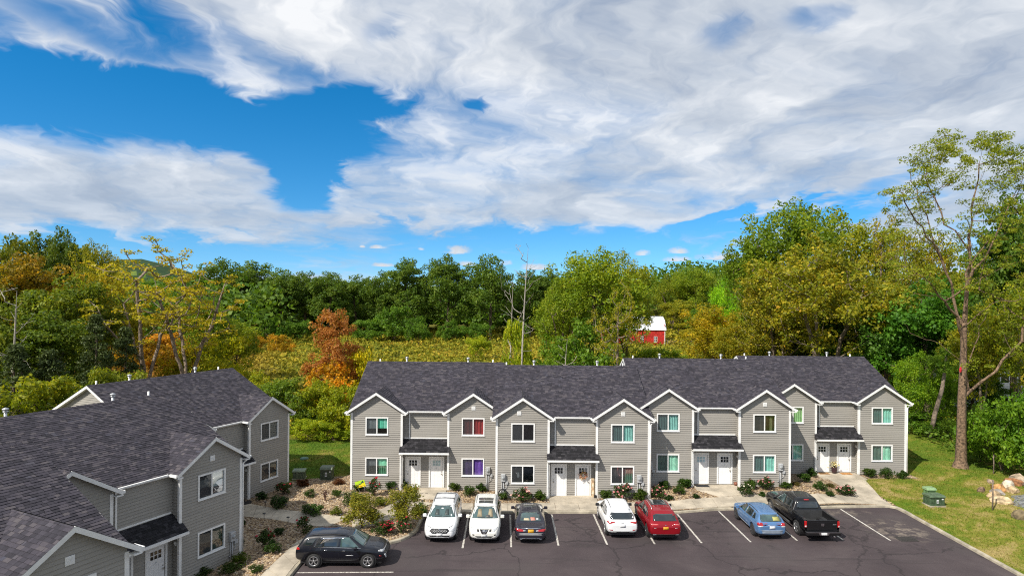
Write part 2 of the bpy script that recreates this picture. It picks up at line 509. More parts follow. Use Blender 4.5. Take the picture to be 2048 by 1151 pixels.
# ------------------------------------------------------------------ the setting: ground, lot, paths, beds, lawns
def pip(x, y, poly):
    x = np.asarray(x); y = np.asarray(y); ins = np.zeros(x.shape, bool)
    n = len(poly)
    for i in range(n):
        x0, y0 = poly[i]; x1, y1 = poly[(i + 1) % n]
        c = (y0 > y) != (y1 > y)
        with np.errstate(divide='ignore', invalid='ignore'):
            xi = (x1 - x0) * (y - y0) / (y1 - y0 + 1e-12) + x0
        ins ^= c & (x < xi)
    return ins


def grid_mesh(name, xs, ys, zf, m_, keep=None, smooth=True, move=None):
    X, Y = np.meshgrid(xs, ys)
    if move is not None: X, Y = move(X, Y)
    Z = zf(X, Y)
    n = len(xs); k = len(ys)
    i = np.arange(n * k).reshape(k, n)
    Q = np.stack([i[:-1, :-1], i[:-1, 1:], i[1:, 1:], i[1:, :-1]], -1).reshape(-1, 4)
    if keep is not None:
        cx = X.ravel()[Q].mean(1); cy = Y.ravel()[Q].mean(1)
        Q = Q[keep(cx, cy, Q)]
    V = np.stack([X, Y, Z], -1).reshape(-1, 3)
    used = np.unique(Q); mp = np.full(len(V), -1); mp[used] = np.arange(len(used))
    return np_mesh(name, V[used], mp[Q], m_, smooth=smooth)


LOT0 = [(-11.0, 6), (-10.8, 32.2), (-10.6, 33.3), (-10.0, 33.95), (-8.8, 34.3), (-6.9, 34.7), (-5.95, 35.45), (-5.46, 36.71), (-5.42, 38.6), (-5.3, 39.35), (-4.8, 39.66),
        (-3.06, 39.8), (2.57, 40.0), (10.8, 40.2), (13.7, 40.84), (17.9, 41.2), (25.0, 41.7), (25.7, 41.6), (25.82, 41.0), (25.82, 36), (25.82, 6)]
LOT = [LOT0[0]]
for a, b, c in zip(LOT0, LOT0[1:], LOT0[2:]):
    for q in (a, c):
        d = Vector(q) - Vector(b); t = min(.3, d.length * .3)
        p_ = Vector(b) + d.normalized() * t
        LOT.append((p_.x, p_.y))
LOT.append(LOT0[-1])

# --- lawn colours shared by the turf and its blades
def lawn_color(q):
    t = q.n('ShaderNodeTexCoord'); v = t.outputs['Object']
    a = q.noise(v, .28, 5, .62, .8); b = q.noise(v, 1.7, 4, .65); c = q.noise(v, 7.0, 3, .6)
    f = q.m('ADD', q.m('MULTIPLY', a, .55), q.m('ADD', q.m('MULTIPLY', b, .30), q.m('MULTIPLY', c, .15)))
    sp = q.n('ShaderNodeSeparateXYZ'); q.l(v, sp.inputs[0])
    kx = q.m('MULTIPLY', q.m('GREATER_THAN', sp.outputs[0], 10), q.ss(sp.outputs[1], 52, 40, 0, .065))     # worn turf beside the lot
    return q.ramp(q.m('ADD', f, kx), [(0.0, (.035, .090, .007)), (.42, (.070, .140, .009)), (.51, (.115, .160, .012)), (.57, (.20, .19, .03)), (.65, (.34, .26, .10)), (1.0, (.40, .30, .15))])


m_, q = new_mat('mown_lawn')
b = q.n('ShaderNodeBsdfPrincipled'); b.inputs['Roughness'].default_value = .95; b.inputs['Specular IOR Level'].default_value = .15
q.l(lawn_color(q), b.inputs['Base Color'])
bp = q.n('ShaderNodeBump'); bp.inputs['Strength'].default_value = .8; bp.inputs['Distance'].default_value = .05
t = q.n('ShaderNodeTexCoord'); q.l(q.noise(t.outputs['Object'], 22, 4, .7), bp.inputs['Height']); q.l(bp.outputs[0], b.inputs['Normal'])
finish(q, b.outputs[0]); M_LAWN = m_
m_, q = new_mat('grass_blades')
b = q.n('ShaderNodeBsdfPrincipled'); b.inputs['Roughness'].default_value = .7; b.inputs['Specular IOR Level'].default_value = .2
rnd = q.n('ShaderNodeNewGeometry').outputs['Random Per Island']
q.l(q.mix(q.ss(rnd, .0, 1, 0, .6), lawn_color(q), (.16, .20, .04)), b.inputs['Base Color'])
finish(q, b.outputs[0]); M_BLADE = m_

m_, q = new_mat('rough_ground')
t = q.n('ShaderNodeTexCoord'); v = t.outputs['Object']
b = q.n('ShaderNodeBsdfPrincipled'); b.inputs['Roughness'].default_value = 1; b.inputs['Specular IOR Level'].default_value = .1
f = q.m('ADD', q.m('MULTIPLY', q.noise(v, .03, 5, .6), .5), q.m('MULTIPLY', q.noise(v, .6, 5, .7), .5))
c = q.ramp(f, [(0, (.04, .06, .01)), (.42, (.085, .095, .015)), (.55, (.17, .145, .025)), (.66, (.19, .12, .03)), (1, (.12, .085, .03))])
sp = q.n('ShaderNodeSeparateXYZ'); q.l(v, sp.inputs[0])
c = q.mix(q.ss(sp.outputs[1], 300, 700), c, q.mix(q.ss(f, .35, .65), (.022, .048, .022), (.040, .072, .030)))      # the far hills are wooded
q.l(c, b.inputs['Base Color'])
bp = q.n('ShaderNodeBump'); bp.inputs['Strength'].default_value = 1; bp.inputs['Distance'].default_value = .2
q.l(q.noise(v, 2.5, 5, .7), bp.inputs['Height']); q.l(bp.outputs[0], b.inputs['Normal'])
finish(q, b.outputs[0]); M_GROUND = m_

# --- one sheet of ground out to the horizon
def spaced(a, near, far, s0, k):
    out = [0.0]; s = s0
    while out[-1] < far:
        out.append(out[-1] + s)
        if out[-1] > near: s *= k
    return np.array(out)


gx = spaced(0, 70, 9000, 2.5, 1.10); gx = np.concatenate([-gx[:0:-1], gx])
gy = np.concatenate([-spaced(0, 20, 4000, 6, 1.3)[:0:-1], spaced(0, 300, 11000, 2.5, 1.08)])


def ground_all(X, Y):
    z = far_z(X, Y)
    f = np.clip((66 - Y) / 5, 0, 1) * np.clip((60 - X) / 8, 0, 1) * np.clip((X + 40) / 8, 0, 1) * np.clip((Y - 0) / 10, 0, 1)
    z = f * gz(X, Y) + (1 - f) * z
    cov = np.clip((61 - Y) / 2, 0, 1) * np.clip((54 - X) / 3, 0, 1) * np.clip((X + 23) / 2, 0, 1) * np.clip((Y + 6) / 6, 0, 1)
    return z - .42 * cov - .35 * (pip(X, Y, LOT) & True)


tag(link('ground', grid_mesh('ground', gx, gy, ground_all, M_GROUND)), kind='structure')

# --- parking lot
m_, q = new_mat('asphalt')
t = q.n('ShaderNodeTexCoord'); v = t.outputs['Object']
b = q.n('ShaderNodeBsdfPrincipled'); b.inputs['Roughness'].default_value = .88; b.inputs['Specular IOR Level'].default_value = .3
f = q.m('ADD', q.m('MULTIPLY', q.noise(v, .22, 5, .65, .6), .6), q.m('MULTIPLY', q.noise(v, 28, 3, .7), .4))
c = q.ramp(f, [(.3, (.038, .0295, .032)), (.5, (.062, .048, .051)), (.62, (.084, .067, .068)), (.75, (.115, .095, .090))])
st = q.n('ShaderNodeMapping'); st.inputs['Scale'].default_value = (.10, 1.3, 1); st.inputs['Rotation'].default_value = (0, 0, R(12)); q.l(v, st.inputs[0])
c = q.mix(q.ss(q.noise(st.outputs[0], 1.2, 4, .6, .8), .52, .72, 0, .5), c, (.034, .029, .030))          # tyre sweeps
wv = q.n('ShaderNodeTexVoronoi', feature='DISTANCE_TO_EDGE'); wv.inputs['Scale'].default_value = .17
dv = q.n('ShaderNodeVectorMath', operation='ADD'); q.l(v, dv.inputs[0])
sc_ = q.n('ShaderNodeVectorMath', operation='SCALE'); sc_.inputs['Scale'].default_value = 2.2
q.l(q.noise(v, .5, 4, .6, 0, 1), sc_.inputs[0]); q.l(sc_.outputs[0], dv.inputs[1]); q.l(dv.outputs[0], wv.inputs['Vector'])
c = q.mix(q.ss(wv.outputs['Distance'], .014, .004, 0, .55), c, (.02, .017, .018))                          # hairline cracks
sp = q.n('ShaderNodeSeparateXYZ'); q.l(v, sp.inputs[0])
bay = q.m('PINGPONG', q.m('ADD', sp.outputs[0], .05), 1.36)                                                # distance across a bay
oil = q.m('MULTIPLY', q.ss(bay, .75, 1.3), q.m('MULTIPLY', q.ss(sp.outputs[1], 34.2, 35.4), q.ss(sp.outputs[1], 39.8, 38.6)))
oil = q.m('MULTIPLY', oil, q.ss(q.noise(v, 1.6, 5, .7), .50, .66))
c = q.mix(q.m('MULTIPLY', oil, .75), c, (.012, .011, .012))
spk = q.ss(q.noise(v, 6.0, 2, .5), .70, .76)
c = q.mix(q.m('MULTIPLY', spk, .35), c, (.12, .10, .085))
ptc = q.ss(q.noise(v, .12, 2, .5), .56, .60)
c = q.mix(q.m('MULTIPLY', ptc, .30), c, (.074, .064, .062))
ex = q.m('DIVIDE', q.m('SUBTRACT', sp.outputs[0], 23.4), 1.9); ey = q.m('DIVIDE', q.m('SUBTRACT', sp.outputs[1], 37.6), 1.9)
d2 = q.m('ADD', q.m('MULTIPLY', ex, ex), q.m('MULTIPLY', ey, ey))
stain = q.m('MULTIPLY', q.ss(d2, 1.3, .1), q.ss(q.noise(v, 1.5, 6, .7), .46, .62))
ex2 = q.m('DIVIDE', q.m('SUBTRACT', sp.outputs[0], 21.6), 2.6); ey2 = q.m('DIVIDE', q.m('SUBTRACT', sp.outputs[1], 40.6), .7)
stain2 = q.m('MULTIPLY', q.ss(q.m('ADD', q.m('MULTIPLY', ex2, ex2), q.m('MULTIPLY', ey2, ey2)), 1.2, .2), q.ss(q.noise(v, 1.1, 5, .7), .45, .65))
c = q.mix(q.m('MULTIPLY', q.m('MAXIMUM', stain, q.m('MULTIPLY', stain2, .6)), .75), c, (.24, .20, .16))     # dried mud at the drain
q.l(c, b.inputs['Base Color'])
bp = q.n('ShaderNodeBump'); bp.inputs['Strength'].default_value = .5; bp.inputs['Distance'].default_value = .01
q.l(q.noise(v, 70, 3, .7), bp.inputs['Height']); q.l(bp.outputs[0], b.inputs['Normal'])
finish(q, b.outputs[0]); M_ASPH = m_
mb = MB(); mb.face([(x, y, 0) for x, y in LOT[::-1]])
tag(mb.build('parking_lot', M_ASPH), kind='structure')

# --- painted bay lines
M_PAINT = mat('white_line_paint', (.60, .57, .51), .85, var=.25, vscale=11, col2=(.22, .20, .18))
LINES = [((-2.66, 39.45), (-2.63, 34.43)), ((0, 39.75), (.07, 34.62)), ((2.66, 39.85), (2.73, 34.89)), ((5.36, 39.95), (5.5, 35.08)), ((8.12, 40.05), (8.22, 35.21)),
         ((10.8, 40.15), (10.95, 35.41)), ((13.68, 40.7), (13.83, 35.61)), ((16.5, 41.0), (16.62, 35.89)), ((19.25, 41.15), (19.36, 36.02)), ((22.0, 41.33), (22.08, 36.0)), ((-10.72, 31.23), (-5.88, 31.37))]
for a, b_ in LINES:
    d = (Vector(b_) - Vector(a)); n = Vector((-d.y, d.x)).normalized() * .055
    k = 14; V = []
    for i in range(k + 1):
        p_ = Vector(a) + d * (i / k)
        w1, w2 = 1 + random.Random(i + a[0]).uniform(-.12, .06), 1 + random.Random(i * 7 + a[0]).uniform(-.12, .06)
        V += [(p_.x + n.x * w1, p_.y + n.y * w1, .005), (p_.x - n.x * w2, p_.y - n.y * w2, .005)]
    Q = [(2 * i, 2 * i + 1, 2 * i + 3, 2 * i + 2) for i in range(k)]
    o = link('bay_line', np_mesh('bay_line', V, Q, M_PAINT)); o['kind'] = 'structure'

# --- kerb
def offset_poly(pts, d):
    out = []
    for i, p_ in enumerate(pts):
        a = Vector(pts[max(i - 1, 0)]); c = Vector(pts[min(i + 1, len(pts) - 1)]); p_ = Vector(p_)
        t1 = (p_ - a).normalized() if i else (c - p_).normalized()
        t2 = (c - p_).normalized() if i < len(pts) - 1 else t1
        n = (Vector((-t1.y, t1.x)) + Vector((-t2.y, t2.x))).normalized()
        out.append(tuple(p_ + n * d / max(.5, n.dot(Vector((-t1.y, t1.x))))))
    return out


K0, K1, K2 = LOT, offset_poly(LOT, .03), offset_poly(LOT, .19)
mb = MB()
prof = [[(x, y, -.05) for x, y in K0], [(x, y, .11) for x, y in offset_poly(LOT, .012)], [(x, y, .145) for x, y in K1], [(x, y, .145) for x, y in K2], [(x, y, -.25) for x, y in K2]]
for a, b_ in zip(prof, prof[1:]):
    for i in range(len(LOT) - 1): mb.face([a[i], b_[i], b_[i + 1], a[i + 1]])
tag(mb.build('kerb', M_CONC2), kind='structure')

# --- planting beds
m_, q = new_mat('river_gravel_bed')
t = q.n('ShaderNodeTexCoord'); v = t.outputs['Object']
b = q.n('ShaderNodeBsdfPrincipled'); b.inputs['Roughness'].default_value = .9
vo = q.n('ShaderNodeTexVoronoi'); vo.inputs['Scale'].default_value = 11; q.l(v, vo.inputs['Vector'])
ve = q.n('ShaderNodeTexVoronoi', feature='DISTANCE_TO_EDGE'); ve.inputs['Scale'].default_value = 11; q.l(v, ve.inputs['Vector'])
sc = q.n('ShaderNodeSeparateColor'); q.l(vo.outputs['Color'], sc.inputs[0])
STONE = [(0, (.09, .055, .035)), (.25, (.23, .15, .085)), (.5, (.37, .26, .145)), (.72, (.48, .36, .21)), (.88, (.32, .25, .20)), (1, (.60, .50, .36))]
c = q.mix(q.ss(ve.outputs['Distance'], .0, .09, .75, 0), q.ramp(sc.outputs[0], STONE), (.06, .042, .03))
q.l(c, b.inputs['Base Color'])
bp = q.n('ShaderNodeBump'); bp.inputs['Strength'].default_value = 1; bp.inputs['Distance'].default_value = .04
q.l(ve.outputs['Distance'], bp.inputs['Height']); q.l(bp.outputs[0], b.inputs['Normal'])
finish(q, b.outputs[0]); M_BED = m_


def bed_ok(x, y):
    """inside the gravel"""
    a = (x < 25.95) & (y < 50) & (x > -11.6)
    l_ = (x <= -11.6) & (x > -24) & (y < 47.7 + .34 * (x + 16.7)) & (y > 17)
    s = (x >= 25.9) & (x < 30.9) & (y > 46.95) & (y < 48.5)
    return (a | l_ | s) & (y > 17)


K_MID = np.array(offset_poly(LOT, .09))
bx = np.arange(-24, 31.2, .3); by = np.arange(17, 50, .3)


def snap(X, Y):
    ins = pip(X, Y, offset_poly(LOT, .09))
    P = np.stack([X.ravel(), Y.ravel()], -1); best = np.full(len(P), 1e9); near = P.copy()
    for a, c in zip(K_MID[:-1], K_MID[1:]):
        d = c - a; tt = np.clip(((P - a) @ d) / (d @ d + 1e-12), 0, 1); qn = a + tt[:, None] * d
        dist = np.hypot(*(P - qn).T); u = dist < best
        best[u] = dist[u]; near[u] = qn[u]
    mv = ins.ravel() & (best < .6)
    global _deep
    _deep = ins.ravel() & ~mv
    P[mv] = near[mv]
    return P[:, 0].reshape(X.shape), P[:, 1].reshape(Y.shape)


def keep_bed(cx, cy, Q): return bed_ok(cx, cy) & ~_deep[Q].any(1)


tag(link('planting_bed', grid_mesh('planting_bed', bx, by, gz, M_BED, keep_bed, move=snap)), kind='structure')

# --- concrete slabs: every slab a piece of its own
SLAB_AREAS = []


def slab(parent, quad, up=.035, inset=.011, th=.14):
    c = sum((Vector(q_) for q_ in quad), Vector((0, 0))) / 4
    pts = [Vector(q_) + (c - Vector(q_)).normalized() * inset * 1.5 for q_ in quad]
    SLAB_AREAS.append([tuple(p_) for p_ in quad])
    zs = [float(gz(p_.x, p_.y)) + up for p_ in pts]
    mb = MB()
    top = [(p_.x, p_.y, z) for p_, z in zip(pts, zs)]; bot = [(x, y, z - th) for x, y, z in top]
    mb.face(top)
    for i in range(4):
        j = (i + 1) % 4; mb.face([bot[i], bot[j], top[j], top[i]])
    o = mb.build('slab', M_CONC, parent); return o


def strip(parent, left, right, n):
    """n slabs between two edge lines (each two or more points)"""
    def along(pts, t):
        L_ = [0]
        for a, c in zip(pts, pts[1:]): L_.append(L_[-1] + (Vector(c) - Vector(a)).length)
        d = t * L_[-1]
        for i in range(len(pts) - 1):
            if d <= L_[i + 1] + 1e-9:
                f_ = (d - L_[i]) / (L_[i + 1] - L_[i]); return tuple(Vector(pts[i]).lerp(Vector(pts[i + 1]), f_))
        return pts[-1]
    for i in range(n):
        q_ = [along(right, i / n), along(right, (i + 1) / n), along(left, (i + 1) / n), along(left, i / n)]
        a = (Vector(q_[1]) - Vector(q_[0])).cross(Vector(q_[3]) - Vector(q_[0])) if False else (q_[1][0] - q_[0][0]) * (q_[3][1] - q_[0][1]) - (q_[1][1] - q_[0][1]) * (q_[3][0] - q_[0][0])
        slab(parent, q_ if a > 0 else q_[::-1])


sw = tag(empty('sidewalk'), kind='structure')
front = [(x, y + .2) for x, y in [(-4.85, 39.66), (-3.06, 39.8), (2.57, 40.0), (10.8, 40.2)]]
back = [(-4.85, 41.5), (-3.0, 41.6), (2.57, 41.75), (10.8, 41.95)]
strip(sw, back, front, 10)
strip(sw, [(10.8, 41.95), (13.6, 42.45), (17.9, 42.95), (24.1, 43.3), (25.75, 43.0)], [(10.8, 40.4), (13.7, 41.04), (17.9, 41.4), (25.0, 41.9), (25.72, 41.8)], 10)
strip(sw, [(-12.35, 24.0), (-12.3, 30.8), (-12.0, 35.0)], [(-11.1, 24.0), (-10.99, 32.2), (-10.85, 33.3)], 6)
strip(sw, [(-12.0, 35.02), (-11.3, 36.6), (-11.0, 37.25)], [(-10.85, 33.32), (-10.2, 34.3), (-9.3, 36.3)], 2)
pw = tag(empty('garden_path'), kind='structure')
strip(pw, [(-18.9, 42.9), (-17.5, 42.25), (-13.6, 40.2), (-9.9, 38.95)], [(-17.8, 40.1), (-17.2, 39.95), (-13.2, 38.05), (-11.0, 37.27)], 5)
strip(pw, [(-9.88, 38.95), (-8.4, 40.3), (-7.6, 42.4)], [(-9.28, 36.32), (-7.5, 38.2), (-5.1, 41.5)], 4)
strip(pw, [(-7.6, 42.42), (-7.6, 44.9)], [(-4.55, 42.3), (-4.55, 44.9)], 1)
strip(pw, [(-5.1, 41.5), (-4.86, 41.52), (-4.55, 42.28)], [(-5.2, 40.2), (-4.87, 39.9), (-4.86, 39.88)], 1)
strip(pw, [(2.65, 41.78), (2.65, 43.35)], [(5.95, 41.84), (5.95, 43.35)], 1)
strip(pw, [(13.05, 43.4), (13.05, 44.85)], [(16.35, 43.4), (16.35, 44.85)], 1)
strip(pw, [(14.4, 42.58), (13.05, 43.38)], [(17.0, 42.88), (16.35, 43.38)], 1)
strip(pw, [(23.5, 46.6), (23.5, 48.4)], [(26.85, 46.6), (26.85, 48.4)], 1)
strip(pw, [(24.12, 43.33), (23.85, 46.58)], [(25.75, 43.03), (26.6, 46.58)], 2)


def on_slab(x, y):
    r_ = np.zeros(np.shape(x), bool)
    for q_ in SLAB_AREAS: r_ |= pip(x, y, q_)
    return r_


# --- loose river stones over the beds
rs = np.random.RandomState(5)
N = 60000
X = rs.uniform(-20, 31, N); Y = rs.uniform(25, 50, N)
fac = np.zeros(N, bool)
ok = bed_ok(X, Y) & ~pip(X, Y, offset_poly(LOT, .22)) & ~on_slab(X, Y)
ok &= ~((X > -11.5) & (Y > 44.9)) & ~((X > -1) & (X < 9.4) & (Y > 43.3)) & ~((X > 20) & (Y > 48.3))
ok &= ~((.903 * X - .4296 * Y < -35.2) & (Y > 36.8)) & ~((.903 * X - .4296 * Y < -27.75) & (Y <= 36.8) & (Y > 23.8)) & ~((X < -12.5) & (Y < 23.8))
X, Y = X[ok], Y[ok]; n = len(X)
r_ = rs.uniform(.035, .085, n)
octv = np.array([(1, 0, 0), (0, 1, 0), (-1, 0, 0), (0, -1, 0), (0, 0, 1), (0, 0, -1)], float)
octf = np.array([(0, 1, 4), (1, 2, 4), (2, 3, 4), (3, 0, 4)])
V = octv[None] * r_[:, None, None] * rs.uniform(.65, 1.35, (n, 6, 3)) * np.array([1, 1, .75])
an = rs.uniform(0, 6.28, n); ca, sa = np.cos(an)[:, None], np.sin(an)[:, None]
V = np.stack([V[..., 0] * ca - V[..., 1] * sa + X[:, None], V[..., 0] * sa + V[..., 1] * ca + Y[:, None], V[..., 2] + (gz(X, Y) + r_ * .25)[:, None]], -1)
F = (octf[None] + 6 * np.arange(n)[:, None, None]).reshape(-1, 3)
M_STONE = island_mat('river_stone', STONE, .75, .35)
tag(link('river_stones', np_mesh('river_stones', V.reshape(-1, 3), F, M_STONE)), 'tan and brown river stones spread over the planting beds', 'stones', kind='stuff')

# --- lawns
def lawn_z(x0, x1, y0, y1):
    def f(X, Y):
        e = np.minimum.reduce([np.clip((x1 - X) / 1.5, 0, 1), np.clip((y1 - Y) / 1.5, 0, 1), np.clip((Y - y0) / 1.5, 0, 1)])
        return gz(X, Y) - .03 - .45 * (1 - e) + .05 * np.sin(X * .9) * np.sin(Y * .7 + 1) * np.clip((X - 27) / 3, 0, 1)
    return f


LR = lawn_z(25.98, 56, 14, 63)
tag(link('lawn_beside_lot', grid_mesh('lawn', np.concatenate([[25.98], np.arange(26.5, 56.1, .6)]), np.arange(14, 63.1, .6), LR, M_LAWN)), kind='structure').name = 'lawn'


def LLf(X, Y):
    e = np.minimum.reduce([np.clip((X + 25) / 1.5, 0, 1), np.clip((-2 - X) / 1.5, 0, 1), np.clip((63 - Y) / 1.5, 0, 1), np.clip((Y - 44) / 1.0, 0, 1)])
    return gz(X, Y) - .03 - .45 * (1 - e)


tag(link('lawn', grid_mesh('lawn', np.arange(-25, -1.9, .6), np.arange(44, 63.1, .6), LLf, M_LAWN)), kind='structure')
# blades
def blades(n, x0, x1, y0, y1, zf, bad, seed, h=(.05, .13)):
    rs = np.random.RandomState(seed)
    X = rs.uniform(x0, x1, n); Y = rs.uniform(y0, y1, n); k = ~bad(X, Y); X, Y = X[k], Y[k]; n = len(X)
    H = rs.uniform(*h, n); a = rs.uniform(0, 6.28, n); w = rs.uniform(.012, .03, n)
    lx, ly = rs.normal(0, .05, n), rs.normal(0, .05, n); z = zf(X, Y)
    V = np.stack([np.stack([X - w * np.cos(a), Y - w * np.sin(a), z - .01], -1), np.stack([X + w * np.cos(a), Y + w * np.sin(a), z - .01], -1), np.stack([X + lx, Y + ly, z + H], -1)], 1)
    return V.reshape(-1, 3)


V = np.concatenate([blades(90000, 26.1, 46, 24, 62, LR, lambda x, y: bed_ok(x, y) | ((x < 30.8) & (y > 46.9)), 1),
                    blades(26000, -23, -11.5, 46, 62, LLf, lambda x, y: bed_ok(x, y), 2)])
tag(link('grass', np_mesh('grass', V, np.arange(len(V)).reshape(-1, 3), M_BLADE)), 'short green and straw coloured grass on the lawns', 'grass', kind='stuff')

# --- bare earth and crushed stone pad among the boulders
M_PAD = mat('crushed_stone', (.23, .24, .25), .95, var=.35, vscale=5, bump=.6, bscale=30)
pts = [(33.0, 41.0), (33.3, 39.4), (34.6, 38.2), (37, 37.6), (40, 38), (40, 42.5), (37.5, 43.2), (34.6, 42.6)]
mb = MB(); rr = random.Random(3)
c = Vector((36.6, 40.5))
ring = []
for i in range(40):
    t_ = i / 40 * 8; a, b_ = pts[int(t_) % 8], pts[(int(t_) + 1) % 8]; f_ = t_ - int(t_)
    p_ = Vector(a).lerp(Vector(b_), f_); p_ += (p_ - c).normalized() * rr.uniform(-.18, .18); ring.append(p_)
rings = [[c + (p_ - c) * s for p_ in ring] for s in (1, .8, .55, .25)]
Z = lambda p_, k: (p_.x, p_.y, float(LR(p_.x, p_.y)) + (.005 if k == 0 else .05))
for k, (a, b_) in enumerate(zip(rings, rings[1:])):
    for i in range(40): mb.face([Z(a[i], k), Z(a[(i + 1) % 40], k), Z(b_[(i + 1) % 40], 1), Z(b_[i], 1)])
mb.face([Z(p_, 1) for p_ in rings[-1]])
tag(mb.build('gravel_pad', M_PAD), kind='structure')

# ------------------------------------------------------------------ the overgrown meadow behind the houses
m_, q = new_mat('meadow_growth')
gm = q.n('ShaderNodeNewGeometry'); t = q.n('ShaderNodeTexCoord'); v = t.outputs['Object']
sp = q.n('ShaderNodeSeparateXYZ'); q.l(v, sp.inputs[0])
f = q.m('ADD', q.m('MULTIPLY', gm.outputs['Random Per Island'], .40), q.m('ADD', q.m('MULTIPLY', q.noise(v, .045, 4, .6), .75), q.m('MULTIPLY', q.noise(v, .25, 3, .6), .35)))
c = q.ramp(q.m('SUBTRACT', f, .25), [(0, (.06, .10, .009)), (.30, (.14, .17, .013)), (.48, (.25, .245, .017)), (.63, (.38, .31, .022)), (.78, (.42, .27, .03)), (.90, (.36, .18, .03)), (1, (.30, .12, .03))])
rust = q.m('MULTIPLY', q.ss(q.m('ADD', sp.outputs[0], q.m('MULTIPLY', sp.outputs[1], .40)), 8, -14), q.ss(q.noise(v, .06, 3, .6), .36, .52))
c = q.mix(q.m('MULTIPLY', rust, .8), c, q.mix(gm.outputs['Random Per Island'], (.46, .16, .035), (.36, .22, .03)))
d = q.n('ShaderNodeBsdfPrincipled'); d.inputs['Roughness'].default_value = .7; d.inputs['Specular IOR Level'].default_value = .2; q.l(c, d.inputs['Base Color'])
tr = q.n('ShaderNodeBsdfTranslucent'); q.l(c, tr.inputs['Color'])
mx_ = q.n('ShaderNodeMixShader'); mx_.inputs[0].default_value = .3; q.l(d.outputs[0], mx_.inputs[1]); q.l(tr.outputs[0], mx_.inputs[2])
finish(q, mx_.outputs[0]); M_MEADOW = m_


def leaf_quads(C, size, rs, up=.5, aspect=.62, fold=0.0):
    """one diamond-shaped leaf face per centre"""
    n = len(C)
    nrm = rs.normal(0, 1, (n, 3)); nrm[:, 2] = np.abs(nrm[:, 2]) + up
    nrm /= np.linalg.norm(nrm, axis=1)[:, None]
    a = rs.normal(0, 1, (n, 3)); a -= nrm * (a * nrm).sum(1)[:, None]; a /= np.linalg.norm(a, axis=1)[:, None] + 1e-9
    b_ = np.cross(nrm, a)
    s = (size * np.ones(n))[:, None] * rs.uniform(.65, 1.35, (n, 1))
    V = np.stack([C - a * s * .5, C + b_ * s * .5 * aspect, C + a * s * .5, C - b_ * s * .5 * aspect], 1)
    return V


rs = np.random.RandomState(11)
N = 44000
Y = 64 * (262 / 64) ** rs.uniform(0, 1, N)
X = rs.uniform(-1, 1, N) * (Y * .80 + 8)
nx = np.sin(X * .11 + 2) * np.sin(Y * .07) + np.sin(X * .31) * np.sin(Y * .23 + 1)
hgt = (.65 + .55 * np.clip(nx, -1, 1.5)) * rs.uniform(.5, 1.6, N) + .25
k = 6
C = np.repeat(np.stack([X, Y, far_z(X, Y)], -1), k, 0)
hh = np.repeat(hgt, k)
C[:, :2] += rs.normal(0, 1, (N * k, 2)) * (.30 + .0022 * C[:, 1:2])
C[:, 2] += hh * rs.uniform(.15, 1.0, N * k)
V = leaf_quads(C, .30 + .0032 * C[:, 1], rs, up=.55, aspect=.5)
tag(link('meadow', np_mesh('meadow', V.reshape(-1, 3), np.arange(N * k * 4).reshape(-1, 4), M_MEADOW)), 'tall yellow green meadow of goldenrod and rusty ferns behind the houses', 'meadow', kind='stuff')

# ------------------------------------------------------------------ the two stepped rows of townhouses
wW, LL, RD, ZE, ZR, RR, TE, ZP, OV = 3.63, 10.55, .5, 5.43, 8.32, 6.27, .35, 6.82, .3
SL = (ZR - ZE) / (RR - TE)                 # main slope
SG = (ZP - ZE) / (wW / 2 + OV)             # gable slope
TJ = TE + (ZP - ZE) / SL                   # where a front gable's ridge meets the main slope
WC, WWD, WHT, SILL, STOR = 1.833, 1.63, 1.274, .874, 2.883
Z0 = -.12


def clap(mb, O, D, N, z0, z1, lo, hi, openings=(), e=.15):
    """lapped boards on a wall plane; lo(z), hi(z) give the wall's ends at height z"""
    O, D, N = Vector(O), Vector(D), Vector(N)
    P = lambda s, z, off: O + D * s + N * off + Vector((0, 0, z))
    z = z0
    while z < z1 - 1e-6:
        zb = min(z + e, z1)
        a0, a1, b0, b1 = lo(z), hi(z), lo(zb), hi(zb)
        if a1 - a0 > .02:
            segs = [(0.0, 1.0)]
            for (s0, s1, q0, q1) in openings:
                if z + .5 * e > q0 and z + .5 * e < q1:
                    out = []
                    for f0, f1 in segs:
                        g0, g1 = (s0 - a0) / (a1 - a0), (s1 - a0) / (a1 - a0)
                        if g1 <= f0 or g0 >= f1: out.append((f0, f1)); continue
                        if g0 > f0: out.append((f0, g0))
                        if g1 < f1: out.append((g1, f1))
                    segs = out
            for f0, f1 in segs:
                A0, A1 = a0 + (a1 - a0) * f0, a0 + (a1 - a0) * f1
                B0, B1 = b0 + (b1 - b0) * f0, b0 + (b1 - b0) * f1
                mb.face([P(A0, z, 0.038), P(A1, z, 0.038), P(B1, zb, .0), P(B0, zb, .0)])
                mb.face([P(A0, z, .0), P(A1, z, .0), P(A1, z, 0.038), P(A0, z, 0.038)])
        z = zb


def clip2(poly, a, b, c):
    """keep the side a*u + b*v <= c of a polygon"""
    out = []
    for i in range(len(poly)):
        p_, q_ = poly[i], poly[(i + 1) % len(poly)]
        fp, fq = a * p_[0] + b * p_[1] - c, a * q_[0] + b * q_[1] - c
        if fp <= 0: out.append(p_)
        if (fp < 0 < fq) or (fq < 0 < fp):
            t_ = fp / (fp - fq); out.append((p_[0] + (q_[0] - p_[0]) * t_, p_[1] + (q_[1] - p_[1]) * t_))
    return out


